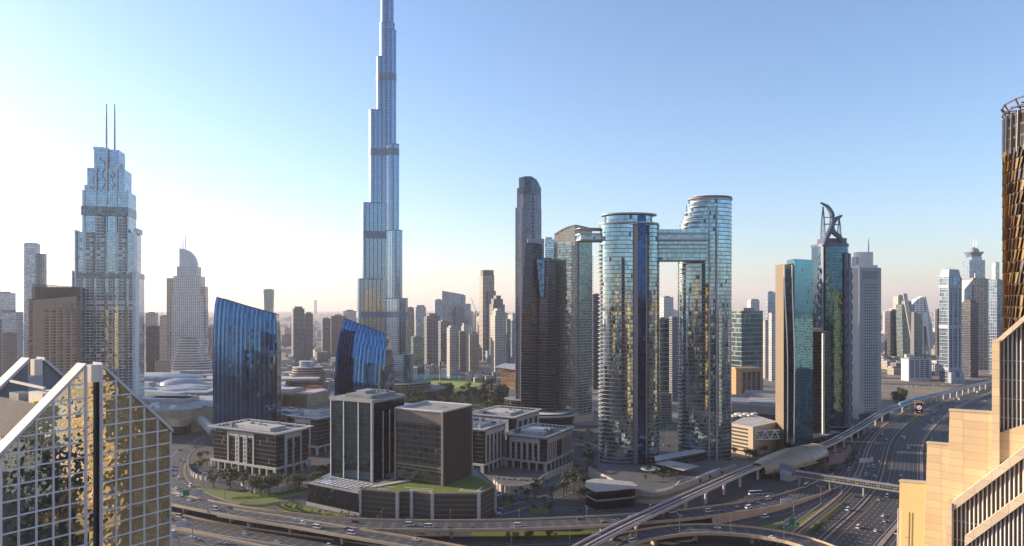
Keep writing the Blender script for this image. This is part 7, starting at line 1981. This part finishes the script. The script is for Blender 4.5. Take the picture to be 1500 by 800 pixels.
def traffic(key, where, n, seed, lo=.0, hi=1.0, kinds=("car", "car", "suv", "van"), flip=False):
    path, width, lanes, z = ROADS[key]; rng = random.Random(seed); lw = (width-2)/lanes
    cols = ("white",)*9+("silver",)*3+("black",)*2+("grey",)*3+("red", "blue", "yellow"); used = set()
    k = g = 0
    while k < n and g < 900:
        g += 1
        i = int((lo+(hi-lo)*rng.random())*(len(path)-2)); ln = rng.randrange(lanes); c = (i*1, ln)
        if any(abs(i-a)*1.0 < 2 and ln == b for a, b in used): continue
        used.add(c); off = -width/2+1+lw*(ln+.5); p = offset(path, off)[i]; q = path[min(i+1, len(path)-1)]; p0 = path[i]
        a = atan2(q[1]-p0[1], q[0]-p0[0])+(pi if flip else 0)
        kind, col = rng.choice(kinds), rng.choice(cols)
        if kind in ("van", "bus", "truck"): col = "white"
        nm = {"suv": "tall car", "car": "low car"}.get(kind, kind)
        vehicle(kind, col, p[0], p[1], (p[2] if len(p) > 2 else 0)+z+.01, a, f"{col} {nm} {where}", f"{col} {nm}s {where}"); k += 1
traffic("flyover", "driving on the main flyover", 24, 1, .04, .86)
traffic("branch", "driving on the flyover branch", 6, 2, .1, .8)
traffic("lower_flyover", "on the low curved flyover at the bottom edge", 6, 3, .15, .95)
traffic("lower", "on the lower road at the bottom left", 9, 4, .1, .75)
traffic("slip", "on the slip road in the bottom left corner", 5, 5, .2, .8)
traffic("boulevard", "on the boulevard bending around the garden", 13, 6)
traffic("highway", "on the near lanes of the wide highway", 46, 7, .05, .62, ("car", "car", "suv", "van", "truck"))
traffic("far_highway", "on the far lanes of the wide highway", 26, 8, .08, .62, ("car", "car", "suv"), True)
traffic("service", "on the service road beside the highway", 22, 9, .06, .7)
traffic("frontage", "on the frontage road under the viaduct", 18, 10, .15, .7)
traffic("plaza", "on the shaded street by the plaza", 9, 11)
traffic("cross", "on the cross road behind the flyover", 5, 12)
traffic("station", "on the loop road at the metro station", 3, 13, .1, .9, ("bus", "car"))
traffic("ramp", "on the ramp road below the footbridge", 5, 14)
def parked(label, group, px, py, n, dpx, dpy, rot, seed):
    rng = random.Random(seed)
    for k in range(n):
        q = G(px+dpx*k, py+dpy*k); col = rng.choice(("white", "white", "silver", "black", "grey"))
        vehicle("car", col, q[0], q[1], .12, rot, f"{col} parked car {label}", f"{col} {group}")
parked("in the row behind the curved garden wall", "cars parked behind the garden wall", 287, 684, 7, 3.2, 2.6, .6, 1)
parked("on the plaza in front of the many-pilastered office", "cars parked on the plaza", 728, 701, 6, 8, .6, 1.3, 2)
parked("on the verge under the far viaduct", "cars parked under the far viaduct", 1225, 667, 9, 6.5, -4.2, .9, 3)
parked("on the sandy lots beyond the billboard tower", "cars parked on the sandy lots", 1330, 567, 12, 6.5, -.4, .2, 4)
parked("in the yard between the twin towers' feet", "cars parked between the twin towers", 964, 652, 4, 5, .5, .4, 5)

# ================================================================ the air
n = N("haze_air"); n.t.nodes.remove(n.p)
v = n.n("ShaderNodeVolumePrincipled"); v.inputs["Color"].default_value = (1.0, .91, .95, 1)
v.inputs["Density"].default_value = HAZE_D; v.inputs["Anisotropy"].default_value = HAZE_G
n.t.links.new(v.outputs[0], n.t.nodes["Material Output"].inputs["Volume"])
m = MB(); m.prism(rect(0, 0, 56000, 56000), -1.0, 900, 0)
struct(m.build("haze", n.m), "stuff")
